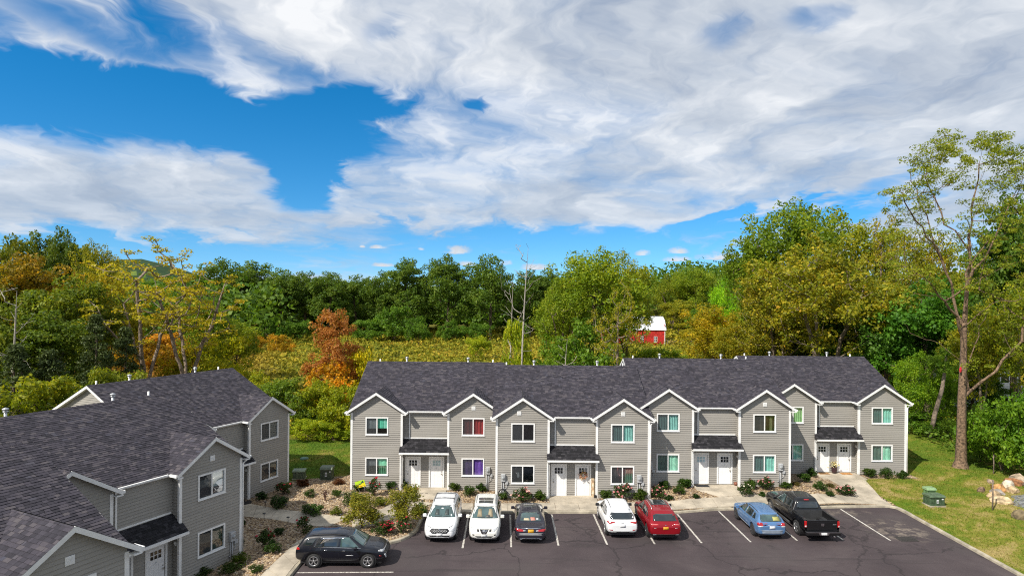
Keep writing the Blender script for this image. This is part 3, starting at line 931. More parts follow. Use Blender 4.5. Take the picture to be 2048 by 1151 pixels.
def shingles(O, U, V, poly, rng, ex=.145, wmin=.12, wmax=.34):
    """tabs of a laminated shingle roof over a convex polygon (u along the courses, v up the slope); yields (centre, half, whole?, polygon3d)"""
    O, U, V = Vector(O), Vector(U).normalized(), Vector(V).normalized(); N = U.cross(V)
    us = [p_[0] for p_ in poly]; vs = [p_[1] for p_ in poly]
    lines = []
    n = len(poly)
    ar = sum(poly[i][0] * poly[(i + 1) % n][1] - poly[(i + 1) % n][0] * poly[i][1] for i in range(n))
    for i in range(n):
        (x0, y0), (x1, y1) = poly[i], poly[(i + 1) % n]
        a, b = (y1 - y0), -(x1 - x0)
        if ar < 0: a, b = -a, -b
        lines.append((a, b, a * x0 + b * y0))
    v = min(vs)
    while v < max(vs):
        u = min(us) - rng.uniform(0, wmax)
        while u < max(us):
            w_ = rng.uniform(wmin, wmax)
            q_ = [(u, v), (u + w_ - .006, v), (u + w_ - .006, v + ex + .004), (u, v + ex + .004)]
            whole = all(a * x + b * y <= c + 1e-9 for a, b, c in lines for x, y in q_)
            if not whole:
                for a, b, c in lines:
                    if q_: q_ = clip2(q_, a, b, c)
            if len(q_) >= 3:
                lift = rng.choice((.010, .016, .022))
                yield O, U, V, N, q_, v, ex, lift, whole, w_
            u += w_
        v += ex


def tab_faces(mb, sh):
    O, U, V, N, q_, v, ex, lift, whole, w_ = sh
    P = lambda p_, h: O + U * p_[0] + V * p_[1] + N * h
    H = lambda p_: .004 + lift * max(0, 1 - (p_[1] - v) / ex)
    ids = [mb.p(P(p_, H(p_))) for p_ in q_]
    mb.f.append(ids); mb.sm.append(False)
    low = [k for k in range(len(q_)) if abs(q_[k][1] - v) < 1e-6 and abs(q_[(k + 1) % len(q_)][1] - v) < 1e-6]
    for k in low:
        j = (k + 1) % len(q_)
        a, b = mb.p(P(q_[k], 0)), mb.p(P(q_[j], 0))
        mb.f.append([a, b, ids[j], ids[k]]); mb.sm.append(False)


# ---- meshes shared by all seven houses (local frame: s along the front, t into the house, z up)
one = lambda v: (lambda z: v)


def wall_meshes():
    mb = MB()
    wins = lambda c: [(c - WWD / 2 + .06, c + WWD / 2 - .06, SILL + k * STOR + .06, SILL + k * STOR + WHT - .06) for k in (0, 1)]
    for s0 in (0, LL - wW):
        c = WC if s0 == 0 else LL - WC
        m_ = s0 + wW / 2
        top = lambda z, m_=m_: max(0, (ZP - .05 - z) / SG)
        clap(mb, (0, 0, 0), (1, 0, 0), (0, -1, 0), Z0, ZP - .1, lambda z, a=s0, m_=m_: max(a, m_ - top(z)), lambda z, a=s0, m_=m_: min(a + wW, m_ + top(z)), wins(c))
    clap(mb, (0, RD, 0), (1, 0, 0), (0, -1, 0), Z0, ZE, one(wW), one(LL - wW), [(3.88, 4.84, -1, 2.03), (5.56, 6.5, -1, 2.03)])
    clap(mb, (wW, 0, 0), (0, 1, 0), (1, 0, 0), Z0, ZE + .1, one(0), one(RD))
    clap(mb, (LL - wW, RD, 0), (0, -1, 0), (-1, 0, 0), Z0, ZE + .1, one(0), one(RD))
    D2 = 2 * RR
    up = lambda z: ZE - .2 if False else z
    for s0, nx in ((0, -1), (LL, 1)):
        def lo(z): return 0 if z < ZE - .1 else max(0, RR - (ZR - .06 - z) / SL)
        def hi(z): return D2 - lo(z)
        if nx < 0: clap(mb, (s0, D2, 0), (0, -1, 0), (-1, 0, 0), Z0, ZR - .1, lo, hi)
        else: clap(mb, (s0, 0, 0), (0, 1, 0), (1, 0, 0), Z0, ZR - .1, lo, hi)
    clap(mb, (LL, D2, 0), (-1, 0, 0), (0, 1, 0), Z0, ZE, one(0), one(LL))
    walls = mb.mesh('wall', M_SIDING)
    fb = MB()                                                       # low concrete footing
    for a in ((.02, wW - .02, .02, 1), (LL - wW + .02, LL - .02, .02, 1), (wW - .02, LL - wW + .02, RD + .02, 1), (.02, LL - .02, 1, D2 - .02)): fb.box(a[0], a[1], a[2], a[3], -.9, Z0)
    return walls, fb.mesh('footing', M_CONC2)


ME_WALL, ME_FOOT = wall_meshes()


def roof_deck_mesh():
    mb = MB()
    th = .10
    sec = [(TE, ZE), (RR, ZR), (2 * RR - TE, ZE), (2 * RR - TE, ZE - th), (RR, ZR - th), (TE, ZE - th)]
    a = [(-OV + .03, t, z - .012) for t, z in sec]
    mb.face([a[0], a[5], a[4], a[1]]); mb.face([a[1], a[4], a[3], a[2]])
    b = [(LL + OV - .03, t, z - .012) for t, z in sec]
    mb.face([b[1], b[4], b[5], b[0]]); mb.face([b[2], b[3], b[4], b[1]])
    for i in range(6): mb.face([a[i], b[i], b[(i + 1) % 6], a[(i + 1) % 6]])
    for m_ in (wW / 2, LL - wW / 2):
        h = wW / 2 + OV
        for sg in (-1, 1):
            e0, e1 = (m_ + sg * h, -OV + .03, ZE - .012), (m_ + sg * h, TE, ZE - .012)
            p0, p1 = (m_, -OV + .03, ZP - .012), (m_, TJ, ZP - .012)
            q_ = [e0, p0, p1, e1] if sg < 0 else [p0, e0, e1, p1]
            mb.face(q_[::-1]); mb.face([(x, y, z - th) for x, y, z in q_])
            mb.face([e0, e1, (e1[0], e1[1], ZE - .1), (e0[0], e0[1], ZE - .1)])
    return mb.mesh('roof', M_ROOFDECK)


ME_DECK = roof_deck_mesh()


def roof_planes():
    """(origin, u, v, polygon) of the slopes a passer-by sees"""
    out = []
    Vm = Vector((0, 1, SL)).normalized(); ln = (RR - TE) * math.hypot(1, SL)
    out.append(((-OV, TE - .03, ZE - .03 * SL), (1, 0, 0), Vm, [(0, 0), (LL + 2 * OV, 0), (LL + 2 * OV, ln + .03), (0, ln + .03)]))
    k = math.hypot(1, SG); run = wW / 2 + OV
    for m_ in (wW / 2, LL - wW / 2):
        # left slope: u runs towards the street (-t), v up to the ridge (+s)
        out.append(((m_ - run - .02, TJ, ZE - .02 * SG), (0, -1, 0), Vector((1, 0, SG)).normalized(),
                    [(TJ - TE - .05, 0), (TJ + OV + .02, 0), (TJ + OV + .02, run * k), (-.05, run * k)]))
        out.append(((m_ + run + .02, -OV - .02, ZE - .02 * SG), (0, 1, 0), Vector((-1, 0, SG)).normalized(),
                    [(0, 0), (OV + TE + .07, 0), (TJ + OV + .07, run * k), (0, run * k)]))
    return out


def back_roof_planes():
    Vm = Vector((0, -1, SL)).normalized(); ln = (RR - TE) * math.hypot(1, SL)
    return [((LL + OV, 2 * RR - TE, ZE), (-1, 0, 0), Vm, [(0, 0), (LL + 2 * OV, 0), (LL + 2 * OV, ln), (0, ln)])]


def ridge_caps(mb, rng):
    s = -OV
    while s < LL + OV:
        e = min(s + .2, LL + OV)
        for sg in (-1, 1):
            d = Vector((0, sg * 1, -SL)).normalized() * .15
            l_ = .012 + rng.uniform(0, .008)
            a = [Vector((s, RR, ZR + .02 + l_)), Vector((e, RR, ZR + .02))]
            q_ = [a[0], a[1], a[1] + d, a[0] + d]
            mb.face(q_ if sg > 0 else q_[::-1])
        s += .2


# porch roof
PT, PB, PF = 3.40, 2.64, -.45
PSL = (PT - PB) / (RD - PF)


def porch_meshes(rng):
    a, b = wW + .006, LL - wW - .006
    d = MB()
    zt = lambda t: PT - (RD - t) * PSL
    d.prism([(a, RD - .005, zt(RD) - .012), (a, -.0, zt(0) - .012), (a, 0, zt(0) - .14), (a, RD - .005, zt(0) - .14)], (b - a, 0, 0))
    d.prism([(a - .13, -.035, zt(-.035) - .012), (a - .13, PF, PB - .012), (a - .13, PF, PB - .10), (a - .13, -.035, PB - .10)], (b - a + .26, 0, 0))
    d.face([(a, 0, zt(0) - .012), (b, 0, zt(0) - .012), (b, -0.048, zt(-0.048) - .012), (a, -0.048, zt(-0.048) - .012)])
    d.face([(a, -0.048, PB - .1), (b, -0.048, PB - .1), (b, .005, PB - .1), (a, .005, PB - .1)])
    deck = d.mesh('porch_roof', M_ROOFDECK)
    s = MB(); k = math.hypot(1, PSL)
    V = Vector((0, 1, PSL)).normalized(); ln = (RD - PF) * k; lw = (-.04 - PF) * k
    for sh in shingles((a - .15, PF - .02, PB - .02 * PSL), (1, 0, 0), V, [(0, 0), (b - a + .3, 0), (b - a + .3, lw), (0, lw)], rng): tab_faces(s, sh)
    for sh in shingles((a - .15, PF - .02, PB - .02 * PSL), (1, 0, 0), V, [(.15, lw), (b - a + .15, lw), (b - a + .15, ln - .02), (.15, ln - .02)], rng): tab_faces(s, sh)
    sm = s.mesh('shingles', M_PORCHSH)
    g_ = MB()
    g_.box(a - .13, b + .13, PF - .12, PF - .005, PB - .14, PB - .03)
    gut = g_.mesh('gutter', M_WHITE)
    so = MB(); so.box(a, b, PF + .01, RD - .03, PB - .16, PB - .115)
    soff = so.mesh('soffit', M_WHITE)
    fl = MB(); fl.box(a + .1, b - .1, RD - .05, RD - .02, PT + .005, PT + .09)
    return deck, sm, gut, soff, fl.mesh('flashing', M_WHITE)


PORCH = [porch_meshes(random.Random(k)) for k in range(2)]


def trim_meshes():
    out = {}
    h = .10
    def cb(x0, x1, y0, y1, z1=ZE - .1): return MB().box(x0, x1, y0, y1, Z0 - .02, z1).mesh('corner_board', M_WHITE)
    out['corner_board'] = [cb(-.05, h, -.05, .0 + h), cb(wW - h, wW + .05, -.05, h - .02), cb(LL - wW - .05, LL - wW + h, -.05, h - .02), cb(LL - h, LL + .05, -.05, h)]
    rk = []
    for m_ in (wW / 2, LL - wW / 2):
        run = wW / 2 + OV
        for sg in (-1, 1):
            x1 = m_ + sg * (run + .01)
            pl = [(m_, -OV - .02, ZP + .005), (x1, -OV - .02, ZE - .005), (x1, -OV - .02, ZE - .19), (m_, -OV - .02, ZP - .185)]
            mb = MB(); mb.prism(pl if sg < 0 else pl[::-1], (0, .035, 0))
            xa = m_ + sg * (wW / 2 + .04)
            mb.box(min(xa, x1 + sg * .02), max(xa, x1 + sg * .02), -OV - .03, -.04, ZE - .22, ZE - .17)        # boxed eave return
            mb.prism([(m_, -OV + .02, ZP - .125), (x1, -OV + .02, ZE - .125), (x1, -.022, ZE - .125), (m_, -.022, ZP - .125)][::sg], (0, 0, -.012))
            mb.box(min(x1, x1 + sg * .11), max(x1, x1 + sg * .11), -OV - .02, TE - .13, ZE - .13, ZE - .02)     # side gutter
            rk.append(mb.mesh('rake_board', M_WHITE))
    for x in (-OV - .005, LL + OV - .03):
        for sg in (-1, 1):
            te = RR + sg * (RR - TE)
            pl = [(x, RR, ZR - .0), (x, te, ZE - .0), (x, te, ZE - .17), (x, RR, ZR - .17)]
            mb = MB(); mb.prism(pl[::-sg], (.035, 0, 0))
            xi = (x + .04, -.01) if x < 0 else (LL + .01, x - .01)
            mb.prism([(xi[0], RR, ZR - .135), (xi[1], RR, ZR - .135), (xi[1], te, ZE - .135), (xi[0], te, ZE - .135)], (0, 0, -.012))
            rk.append(mb.mesh('rake_board', M_WHITE))
    out['rake_board'] = rk
    g_ = MB(); a, b = wW + OV + .12, LL - wW - OV - .12
    g_.prism([(a, TE - .03, ZE - .015), (a, TE - .15, ZE - .015), (a, TE - .15, ZE - .08), (a, TE - .11, ZE - .135), (a, TE - .03, ZE - .135)], (b - a, 0, 0))
    g_.box(wW + .04, LL - wW - .04, TE - .02, RD - .025, ZE - .15, ZE - .12)
    out['gutter'] = [g_.mesh('gutter', M_WHITE)]
    d = MB(); d.box(wW + .42, wW + .50, RD - .10, RD - .025, PT - .02, ZE - .14)
    d2 = MB(); d2.box(wW - .13, wW - .05, -.12, -.04, Z0 - .06, PB - .25); d2.tube([(wW - .09, -.08, PB - .28), (wW - .09, -.2, PB - .2), (wW - .05, PF - .06, PB - .12)], .04, 6)
    d3 = MB(); d3.tube([(LL + OV + .05, -.1, ZE - .12), (LL + OV + .05, -.08, ZE - .25), (LL + .1, -.06, ZE - .42), (LL + .1, -.06, Z0)], .045, 6)
    out['downspout'] = [d.mesh('downspout', M_WHITE), d2.mesh('downspout', M_WHITE), d3.mesh('downspout', M_WHITE)]
    return out


TRIM = trim_meshes()


# windows
def window_meshes():
    f = MB(); a, b, c = WWD / 2, WHT / 2, .085
    y0, y1 = -.06, .03
    f.box(-a, a, y0, y1, -b, -b + c); f.box(-a, a, y0, y1, b - c, b)
    f.box(-a, -a + c, y0 - .002, y1, -b + c - .001, b - c + .001); f.box(a - c, a, y0 - .002, y1, -b + c - .001, b - c + .001)
    f.box(-.035, .035, y0 + .01, y1, -b + c - .002, b - c + .002)
    f.box(-a - .02, a + .02, y0 - .025, y0 - .003, -b - .03, -b + .005)
    fr = f.mesh('window', M_WHITE)
    x0, x1 = -a + c, a - c
    pl = MB(); pl.face([(x0, -.02, -b + c), (-.035, -.02, -b + c), (-.035, -.012, b - c), (x0, -.012, b - c)])
    pr = MB(); pr.face([(.035, .004, -b + c), (x1, .004, -b + c), (x1, .004, b - c), (.035, .004, b - c)])
    rm = MB()
    X, Zb, Y = a - .03, b - .03, .9
    rm.face([(-X, Y, -Zb), (-X, Y, Zb), (X, Y, Zb), (X, Y, -Zb)])
    for sx in (-X, X): rm.face([(sx, .02, -Zb), (sx, .02, Zb), (sx, Y, Zb), (sx, Y, -Zb)])
    for sz in (-Zb, Zb): rm.face([(-X, .02, sz), (X, .02, sz), (X, Y, sz), (-X, Y, sz)])
    return fr, pl.mesh('pane', M_SCREEN), pr.mesh('pane', M_GLASS), pr.mesh('pane', M_SKYGLASS), rm.mesh('room', M_DARK)


ME_WIN, ME_PL, ME_PR, ME_PR2, ME_ROOM = window_meshes()


def curtain_mesh(x0, x1, z0, z1, amp, per, m_, seed=0, sag=0.0):
    n = max(8, int((x1 - x0) / .03)); k = 4; rng = random.Random(seed)
    V, Q = [], []
    for j in range(k + 1):
        for i in range(n + 1):
            x = x0 + (x1 - x0) * i / n
            V.append((x, .10 + amp * math.sin(x * 2 * math.pi / per + .3 * math.sin(x * 9 + seed)) * (1 + .2 * j / k) + rng.uniform(-.2, .2) * amp, z0 + (z1 - z0) * j / k + (sag * math.sin(i * 2.1) if j == 0 else 0)))
    for j in range(k):
        for i in range(n):
            a = j * (n + 1) + i; Q.append((a, a + 1, a + n + 2, a + n + 1))
    return np_mesh('curtain', V, Q, m_, smooth=True)


TEAL, PALE, MINT, GREENC = (.25, .62, .50), (.62, .66, .64), (.38, .66, .52), (.34, .50, .24)
CT = {
    'none': [],
    'short': [(-.74, -.05, -.20, .58, .012, .35, (.66, .68, .72)), (.05, .45, -.18, .58, .012, .35, (.13, .55, .40)), (.47, .74, -.18, .58, .012, .3, (.30, .66, .55))],
    'half': [(-.74, -.05, .02, .58, .012, .35, (.66, .64, .68)), (.05, .74, .02, .58, .012, .3, (.30, .68, .48)), (-.72, -.10, -.58, 0, .03, .12, (.27, .22, .19)), (.10, .7, -.58, 0, .03, .13, (.11, .24, .15))],
    'red': [(-.74, .74, -.58, .58, .03, .27, (.36, .018, .022))],
    'purple': [(-.74, .74, -.58, .58, .02, .30, (.19, .06, .40))],
    'pleat': [(-.74, .74, -.56, .58, .04, .115, (.32, .56, .54))],
    'mint': [(-.74, .74, -.58, .58, .022, .31, MINT)],
    'teal': [(-.74, .74, -.58, .58, .028, .2, (.30, .58, .52))],
    'green': [(-.74, .74, -.58, .58, .03, .16, GREENC)],
    'dim': [(-.3, -.1, -.58, .58, .03, .1, (.10, .09, .07)), (.42, .60, -.58, .58, .03, .1, (.12, .11, .05))],
    'mixed': [(-.74, .30, -.1, .58, .03, .13, (.20, .17, .17)), (.05, .74, -.58, .1, .03, .14, (.10, .16, .12)), (.2, .74, .1, .58, .02, .2, (.30, .17, .15))],
    'white_thing': [(-.36, -.24, -.25, .1, .02, .2, (.5, .52, .56))],
    'blinds': [(.05, .74, -.2, .58, .02, .09, (.72, .74, .77)), (-.74, -.1, -.1, .3, .02, .09, (.35, .36, .38))],
    'dusk': [(-.74, .74, -.58, .58, .02, .14, (.055, .06, .065))],  # near-black sheet standing for the dark of an uncurtained room
}


def add_window(root, M, s, z, style, refl=False):
    loc = M @ Vector((s, 0, z)); rz = M.to_euler().z
    w_ = link('window', ME_WIN, root, loc, rz)
    link('pane', ME_PL, w_); link('pane', ME_PR2 if refl else ME_PR, w_); link('room', ME_ROOM, w_)
    names = {'red': 'window behind a red curtain', 'purple': 'window behind a purple curtain', 'green': 'window behind a green curtain', 'none': 'dark window without curtain'}
    if style in names: w_['label'] = names[style]
    for i, (x0, x1, z0, z1, am, pe, col) in enumerate(CT[style]):
        link('curtain', curtain_mesh(x0, x1, z0, z1, am, pe, cmat(col, .85, var=.08), i + len(style)), w_)


# doors
def door_meshes():
    c = MB(); a, h = .56, 2.11 + .1
    c.box(-a, -a + .10, -.06, .03, -.1, 2.01); c.box(a - .10, a, -.06, .03, -.1, 2.01); c.box(-a, a, -.064, .03, 2.0, 2.12)
    c.box(-a + .1, a - .1, -.03, .05, -.115, -.085)
    cs = c.mesh('door_frame', M_WHITE)
    d = MB(); x = .455
    d.box(-x, x, -.005, .03, -.08, 2.005)
    d.box(-.34, .34, -.016, -.004, 1.34, 1.40)                                  # shelf under the lights
    for x0, x1 in ((-.34, -.13), (-.105, .105), (.13, .34)): d.box(x0, x1, -.012, -.004, .12, 1.30)
    sl = d.mesh('door', M_DOOR)
    l_ = MB()
    for i in range(3):
        for j in range(2):
            xc, zc = -.2 + .2 * i, 1.54 + .21 * j
            l_.box(xc - .075, xc + .075, -.017, -.006, zc - .085, zc + .085)
    def knob(x):
        h_ = MB(); h_.lathe([(0.0, -.115), (.03, -.11), (0.048, -.085), (.026, -.06), (.02, -.05), (.03, -.012), (.03, 0)], 10, axis='y'); h_.v = [(a + x, b, c + .88) for a, b, c in h_.v]
        k_ = MB(); k_.lathe([(0.0, -.04), (.026, -.038), (.03, -.012), (.03, 0)], 10, axis='y'); k_.v = [(a + x, b, c + 1.03) for a, b, c in k_.v]
        return h_.mesh('handle', M_BRASS), k_.mesh('deadbolt', M_BRASS)
    nm = MB(); nm.box(-.04, .04, -.013, -.005, 1.255, 1.295)
    return cs, sl, l_, knob(.36), knob(-.36), nm.mesh('number_plate', M_GREYBOX)


ME_CASE, ME_DOOR, _lite, ME_HR, ME_HL, ME_NUM = door_meshes()
M_LITE_D = mat('dark_door_glass', (.012, .014, .016), .06, spec=.8, var=0)
M_LITE_B = mat('curtained_door_glass', (.42, .55, .58), .12, spec=.7, var=.1)
ME_LITE_D, ME_LITE_B = _lite.mesh('door_lights', M_LITE_D), _lite.mesh('door_lights', M_LITE_B)


def add_door(root, M, s, left_handle, blue):
    loc = M @ Vector((s, RD, 0)); rz = M.to_euler().z
    link('door_frame', ME_CASE, root, loc, rz)
    d = link('door', ME_DOOR, root, loc, rz)
    link('door_lights', ME_LITE_B if blue else ME_LITE_D, d)
    hk, db = ME_HL if left_handle else ME_HR
    link('handle', hk, d); link('deadbolt', db, d); link('number_plate', ME_NUM, d)


def meter_meshes():
    b = MB(); b.bev(-.16, .16, -.20, -.022, -.24, .24, .02)
    g_ = MB(); g_.lathe([(.0, -.285), (.07, -.28), (.09, -.25), (.092, -.195)], 14, axis='y')
    c = MB(); c.tube([(.03, -.07, -.24), (.03, -.07, -1.5)], .03, 6); c.tube([(-.08, -.07, -.24), (-.08, -.07, -1.5)], .025, 6)
    c.bev(.14, .34, -.13, -.022, -.46, -.26, .015); c.tube([(.24, -.07, -.46), (.24, -.07, -.7), (.06, -.07, -.8)], .018, 6)
    c.tube([(-.2, -.08, -1.02), (-.08, -.08, -1.02)], .03, 6)
    return b.mesh('electric_meter', M_GREYBOX), g_.mesh('meter_glass', mat('meter_glass', (.35, .37, .38), .08, spec=.8)), c.mesh('conduit', M_GREYBOX)


ME_MET, ME_MG, ME_COND = meter_meshes()
vt = MB(); vt.box(-.14, .14, -.055, -.015, -.14, .14)
for i in range(6): vt.box(-.115, .115, -.066, -.056, -.11 + i * .04, -.09 + i * .04)
ME_VENT = vt.mesh('gable_vent', M_WHITE)
lp = MB(); lp.box(-.05, .05, -.05, -.02, -.09, .09); lp.tube([(0, -.05, .03), (0, -.11, .05)], .015, 6); lp.lathe([(.02, .07), (.06, .05), (.055, -.09), (.035, -.11)], 8)
_lpm = lp.mesh('wall_lamp', M_WHITE)
pp = MB(); pp.tube([(0, 0, -.3), (0, 0, .42)], .055, 8)
ME_PIPE = pp.mesh('vent_pipe', M_WHITE)
pc = MB(); pc.tube([(0, 0, -.3), (0, 0, .40)], .07, 8); pc.lathe([(.0, .62), (.14, .56), (.14, .50), (.07, .48)], 10); pc.lathe([(.07, .39), (.12, .41), (.12, .44), (.07, .46)], 10)
for k in range(4): pc.box(.05 * math.cos(k * 1.57) - .008, .05 * math.cos(k * 1.57) + .008, .05 * math.sin(k * 1.57) - .008, .05 * math.sin(k * 1.57) + .008, .44, .5)
ME_CAP = pc.mesh('capped_vent_pipe', M_METAL)


def townhouse(root, origin, rz, seed, styles, lites, vents, meters, near=False, spare_pipe=False, no_rake=()):
    """one section of a row; styles = curtains of (left up, left down, right up, right down)"""
    loc = Vector(origin) - Vector(root.location)
    M = Matrix.Translation(loc) @ Matrix.Rotation(rz, 4, 'Z')
    rng = random.Random(seed)
    L_ = lambda n, me: link(n, me, root, loc, rz)
    L_('wall', ME_WALL); L_('footing', ME_FOOT)
    roof = L_('roof', ME_DECK)
    mb = MB(); single = []
    for pl in roof_planes():
        for sh in shingles(*pl, rng):
            if near and sh[8]: single.append(sh)
            else: tab_faces(mb, sh)
    if near:
        WM = Matrix.Translation(Vector(origin)) @ Matrix.Rotation(rz, 4, 'Z')
        def seen(sh):
            O, U, V, N, q_ = sh[:5]
            c = WM @ (O + U * (q_[0][0] + sh[9] / 2) + V * (sh[5] + .07))
            if c.y < 3: return 1e9
            u = 1024 + 1240 * c.x / c.y; v_ = 591 + 1240 * (14 - c.z) / c.y
            nrm = (WM.to_3x3() @ N); view = Vector((0, 0, 14)) - c
            if not (5 < u < 2043 and 5 < v_ < 1146) or nrm.dot(view) <= 0: return 1e9
            return view.length / max(.2, nrm.dot(view.normalized()))
        single.sort(key=seen)
        cache = {}
        for i, sh in enumerate(single):
            if i < 300 and seen(sh) < 1e8:
                O, U, V, N, q_, v, ex, lift, whole, w_ = sh
                wq = round(w_ / .03) * .03
                key = (wq, lift)
                if key not in cache:
                    b_ = MB(); h = wq / 2 - .004
                    ids = [(-h, 0, .004 + lift), (h, 0, .004 + lift), (h, ex + .004, .004), (-h, ex + .004, .004)]
                    b_.face(ids); b_.face([(-h, 0, 0), (h, 0, 0), (h, 0, .004 + lift), (-h, 0, .004 + lift)])
                    b_.face([(-h, 0, 0), ids[0], ids[3]]); b_.face([(h, 0, 0), ids[2], ids[1]])
                    cache[key] = b_.mesh('shingle', M_SHINGLE_ONE)
                c = O + U * (q_[0][0] + w_ / 2) + V * v
                o = bpy.data.objects.new('shingle', cache[key]); o.parent = roof
                o.matrix_local = Matrix.Translation(c) @ Matrix((U, V, N)).transposed().to_4x4()
                COL.objects.link(o)
            else: tab_faces(mb, sh)
    ridge_caps(mb, rng)
    mb.build('shingles', M_SHINGLE, roof, kind='stuff')
    bk = MB()
    for pl in back_roof_planes():
        for sh in shingles(*pl, rng, ex=.29, wmin=.4, wmax=.9): tab_faces(bk, sh)
    bk.build('shingles', M_SHINGLE, roof, kind='stuff')
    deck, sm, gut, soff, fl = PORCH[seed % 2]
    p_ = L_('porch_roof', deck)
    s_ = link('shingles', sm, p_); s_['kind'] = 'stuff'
    link('gutter', gut, p_); link('soffit', soff, p_); link('flashing', fl, p_)
    for k, ms in TRIM.items():
        for i, me in enumerate(ms):
            if k == 'downspout' and i == 2 and not spare_pipe or k == 'rake_board' and i in no_rake: continue
            L_(k, me)
    for i, (c, up) in enumerate(((WC, 1), (WC, 0), (LL - WC, 1), (LL - WC, 0))):
        add_window(root, M, c, SILL + up * STOR + WHT / 2, styles[i], refl=(styles[i] == 'blinds'))
    add_door(root, M, 4.36, True, lites[0]); add_door(root, M, 6.06, False, lites[1])
    for k in vents:
        link('gable_vent', ME_VENT, root, M @ Vector((wW / 2 - .25 if k == 0 else LL - wW / 2, 0, 5.72)), rz)
    for s in meters:
        o = link('electric_meter', ME_MET, root, M @ Vector((s, 0, 1.3)), rz); link('meter_glass', ME_MG, o); link('conduit', ME_COND, o)
    link('wall_lamp', _lpm, root, M @ Vector((wW + .02, .22, 1.95)), rz + R(90))
    link('wall_lamp', _lpm, root, M @ Vector((LL - wW - .02, .22, 1.95)), rz - R(90))
    for s, me, n in ((.6, ME_PIPE, 'vent_pipe'), (2.8, ME_CAP, 'vent_pipe'), (7.85, ME_CAP, 'vent_pipe'), (9.9, ME_PIPE, 'vent_pipe')):
        t_ = RR + .5
        link(n, me, root, M @ Vector((s, t_, ZR - SL * .5)), rz)


row = tag(empty('townhouse_row', (-.9, 43.5, .1)), 'long grey townhouse row of four stepped sections facing the parked cars', 'building')
townhouse(row, (-11.42, 44.41, .23), 0, 1, ('short', 'half', 'red', 'purple'), (False, True), (1,), (9.8,))
townhouse(row, (-1.0, 42.82, .2), 0, 2, ('none', 'white_thing', 'pleat', 'mixed'), (False, False), (0, 1), (.49, 9.86), spare_pipe=True, no_rake=(4,))
townhouse(row, (9.39, 44.31, .68), 0, 3, ('pleat', 'mint', 'dim', 'teal'), (True, False), (1,), (.55, 9.85))
townhouse(row, (19.91, 47.87, .62), 0, 4, ('green', 'teal', 'teal', 'mint'), (False, False), (), (), spare_pipe=True)
TH = R(90 - 25.44)
row2 = tag(empty('townhouse_row', (-19, 30, -.3)), 'grey townhouse row at left seen from above, its shaded front turned to the gravel beds', 'building')
townhouse(row2, (-21.24, 37.04, -.26), TH, 5, ('dusk', 'dusk', 'dusk', 'dusk'), (True, True), (), ())
townhouse(row2, (-19.14, 24.07, -.19), TH, 6, ('dusk', 'dusk', 'blinds', 'dusk'), (False, False), (1,), (9.95,), spare_pipe=True)
townhouse(row2, (-17.43, 11.36, -.02), TH, 7, ('dusk', 'dusk', 'blinds', 'dusk'), (False, False), (1,), (), near=True)

# ------------------------------------------------------------------ trees
LEAF = {
    'oak': leaf_mat('oak_leaves', [(0, (0.041, 0.084, 0.009)), (.35, (0.082, 0.155, 0.016)), (.65, (0.146, 0.228, 0.024)), (1, (0.246, 0.311, 0.041))]),
    'maple': leaf_mat('yellow_green_leaves', [(0, (0.094, 0.156, 0.009)), (.35, (0.195, 0.266, 0.018)), (.65, (0.320, 0.367, 0.024)), (1, (0.516, 0.469, 0.039))]),
    'gold': leaf_mat('golden_leaves', [(0, (0.094, 0.121, 0.009)), (.35, (0.204, 0.237, 0.013)), (.65, (0.363, 0.341, 0.020)), (.9, (0.550, 0.418, 0.024)), (1, (0.594, 0.319, 0.028))]),
    'walnut': leaf_mat('walnut_leaves', [(0, (.22, .24, .012)), (.4, (.40, .37, .018)), (.75, (.60, .50, .026)), (1, (.62, .36, .03))]),
    'big': leaf_mat('locust_leaves', [(0, (.13, .18, .012)), (.4, (.22, .28, .018)), (.75, (.34, .37, .025)), (1, (.48, .38, .04))]),
    'red': leaf_mat('red_leaves', [(0, (.24, .085, .018)), (.4, (.43, .165, .035)), (.75, (.55, .26, .06)), (1, (.52, .36, .06))]),
    'fir': leaf_mat('evergreen_needles', [(0, (0.018, 0.041, 0.013)), (.5, (0.041, 0.081, 0.022)), (1, (0.081, 0.135, 0.032))], transl=.15),
    'bush': leaf_mat('bush_leaves', [(0, (0.055, 0.105, 0.013)), (.35, (0.111, 0.195, 0.018)), (.7, (0.195, 0.280, 0.027)), (1, (0.304, 0.355, 0.051))]),
}


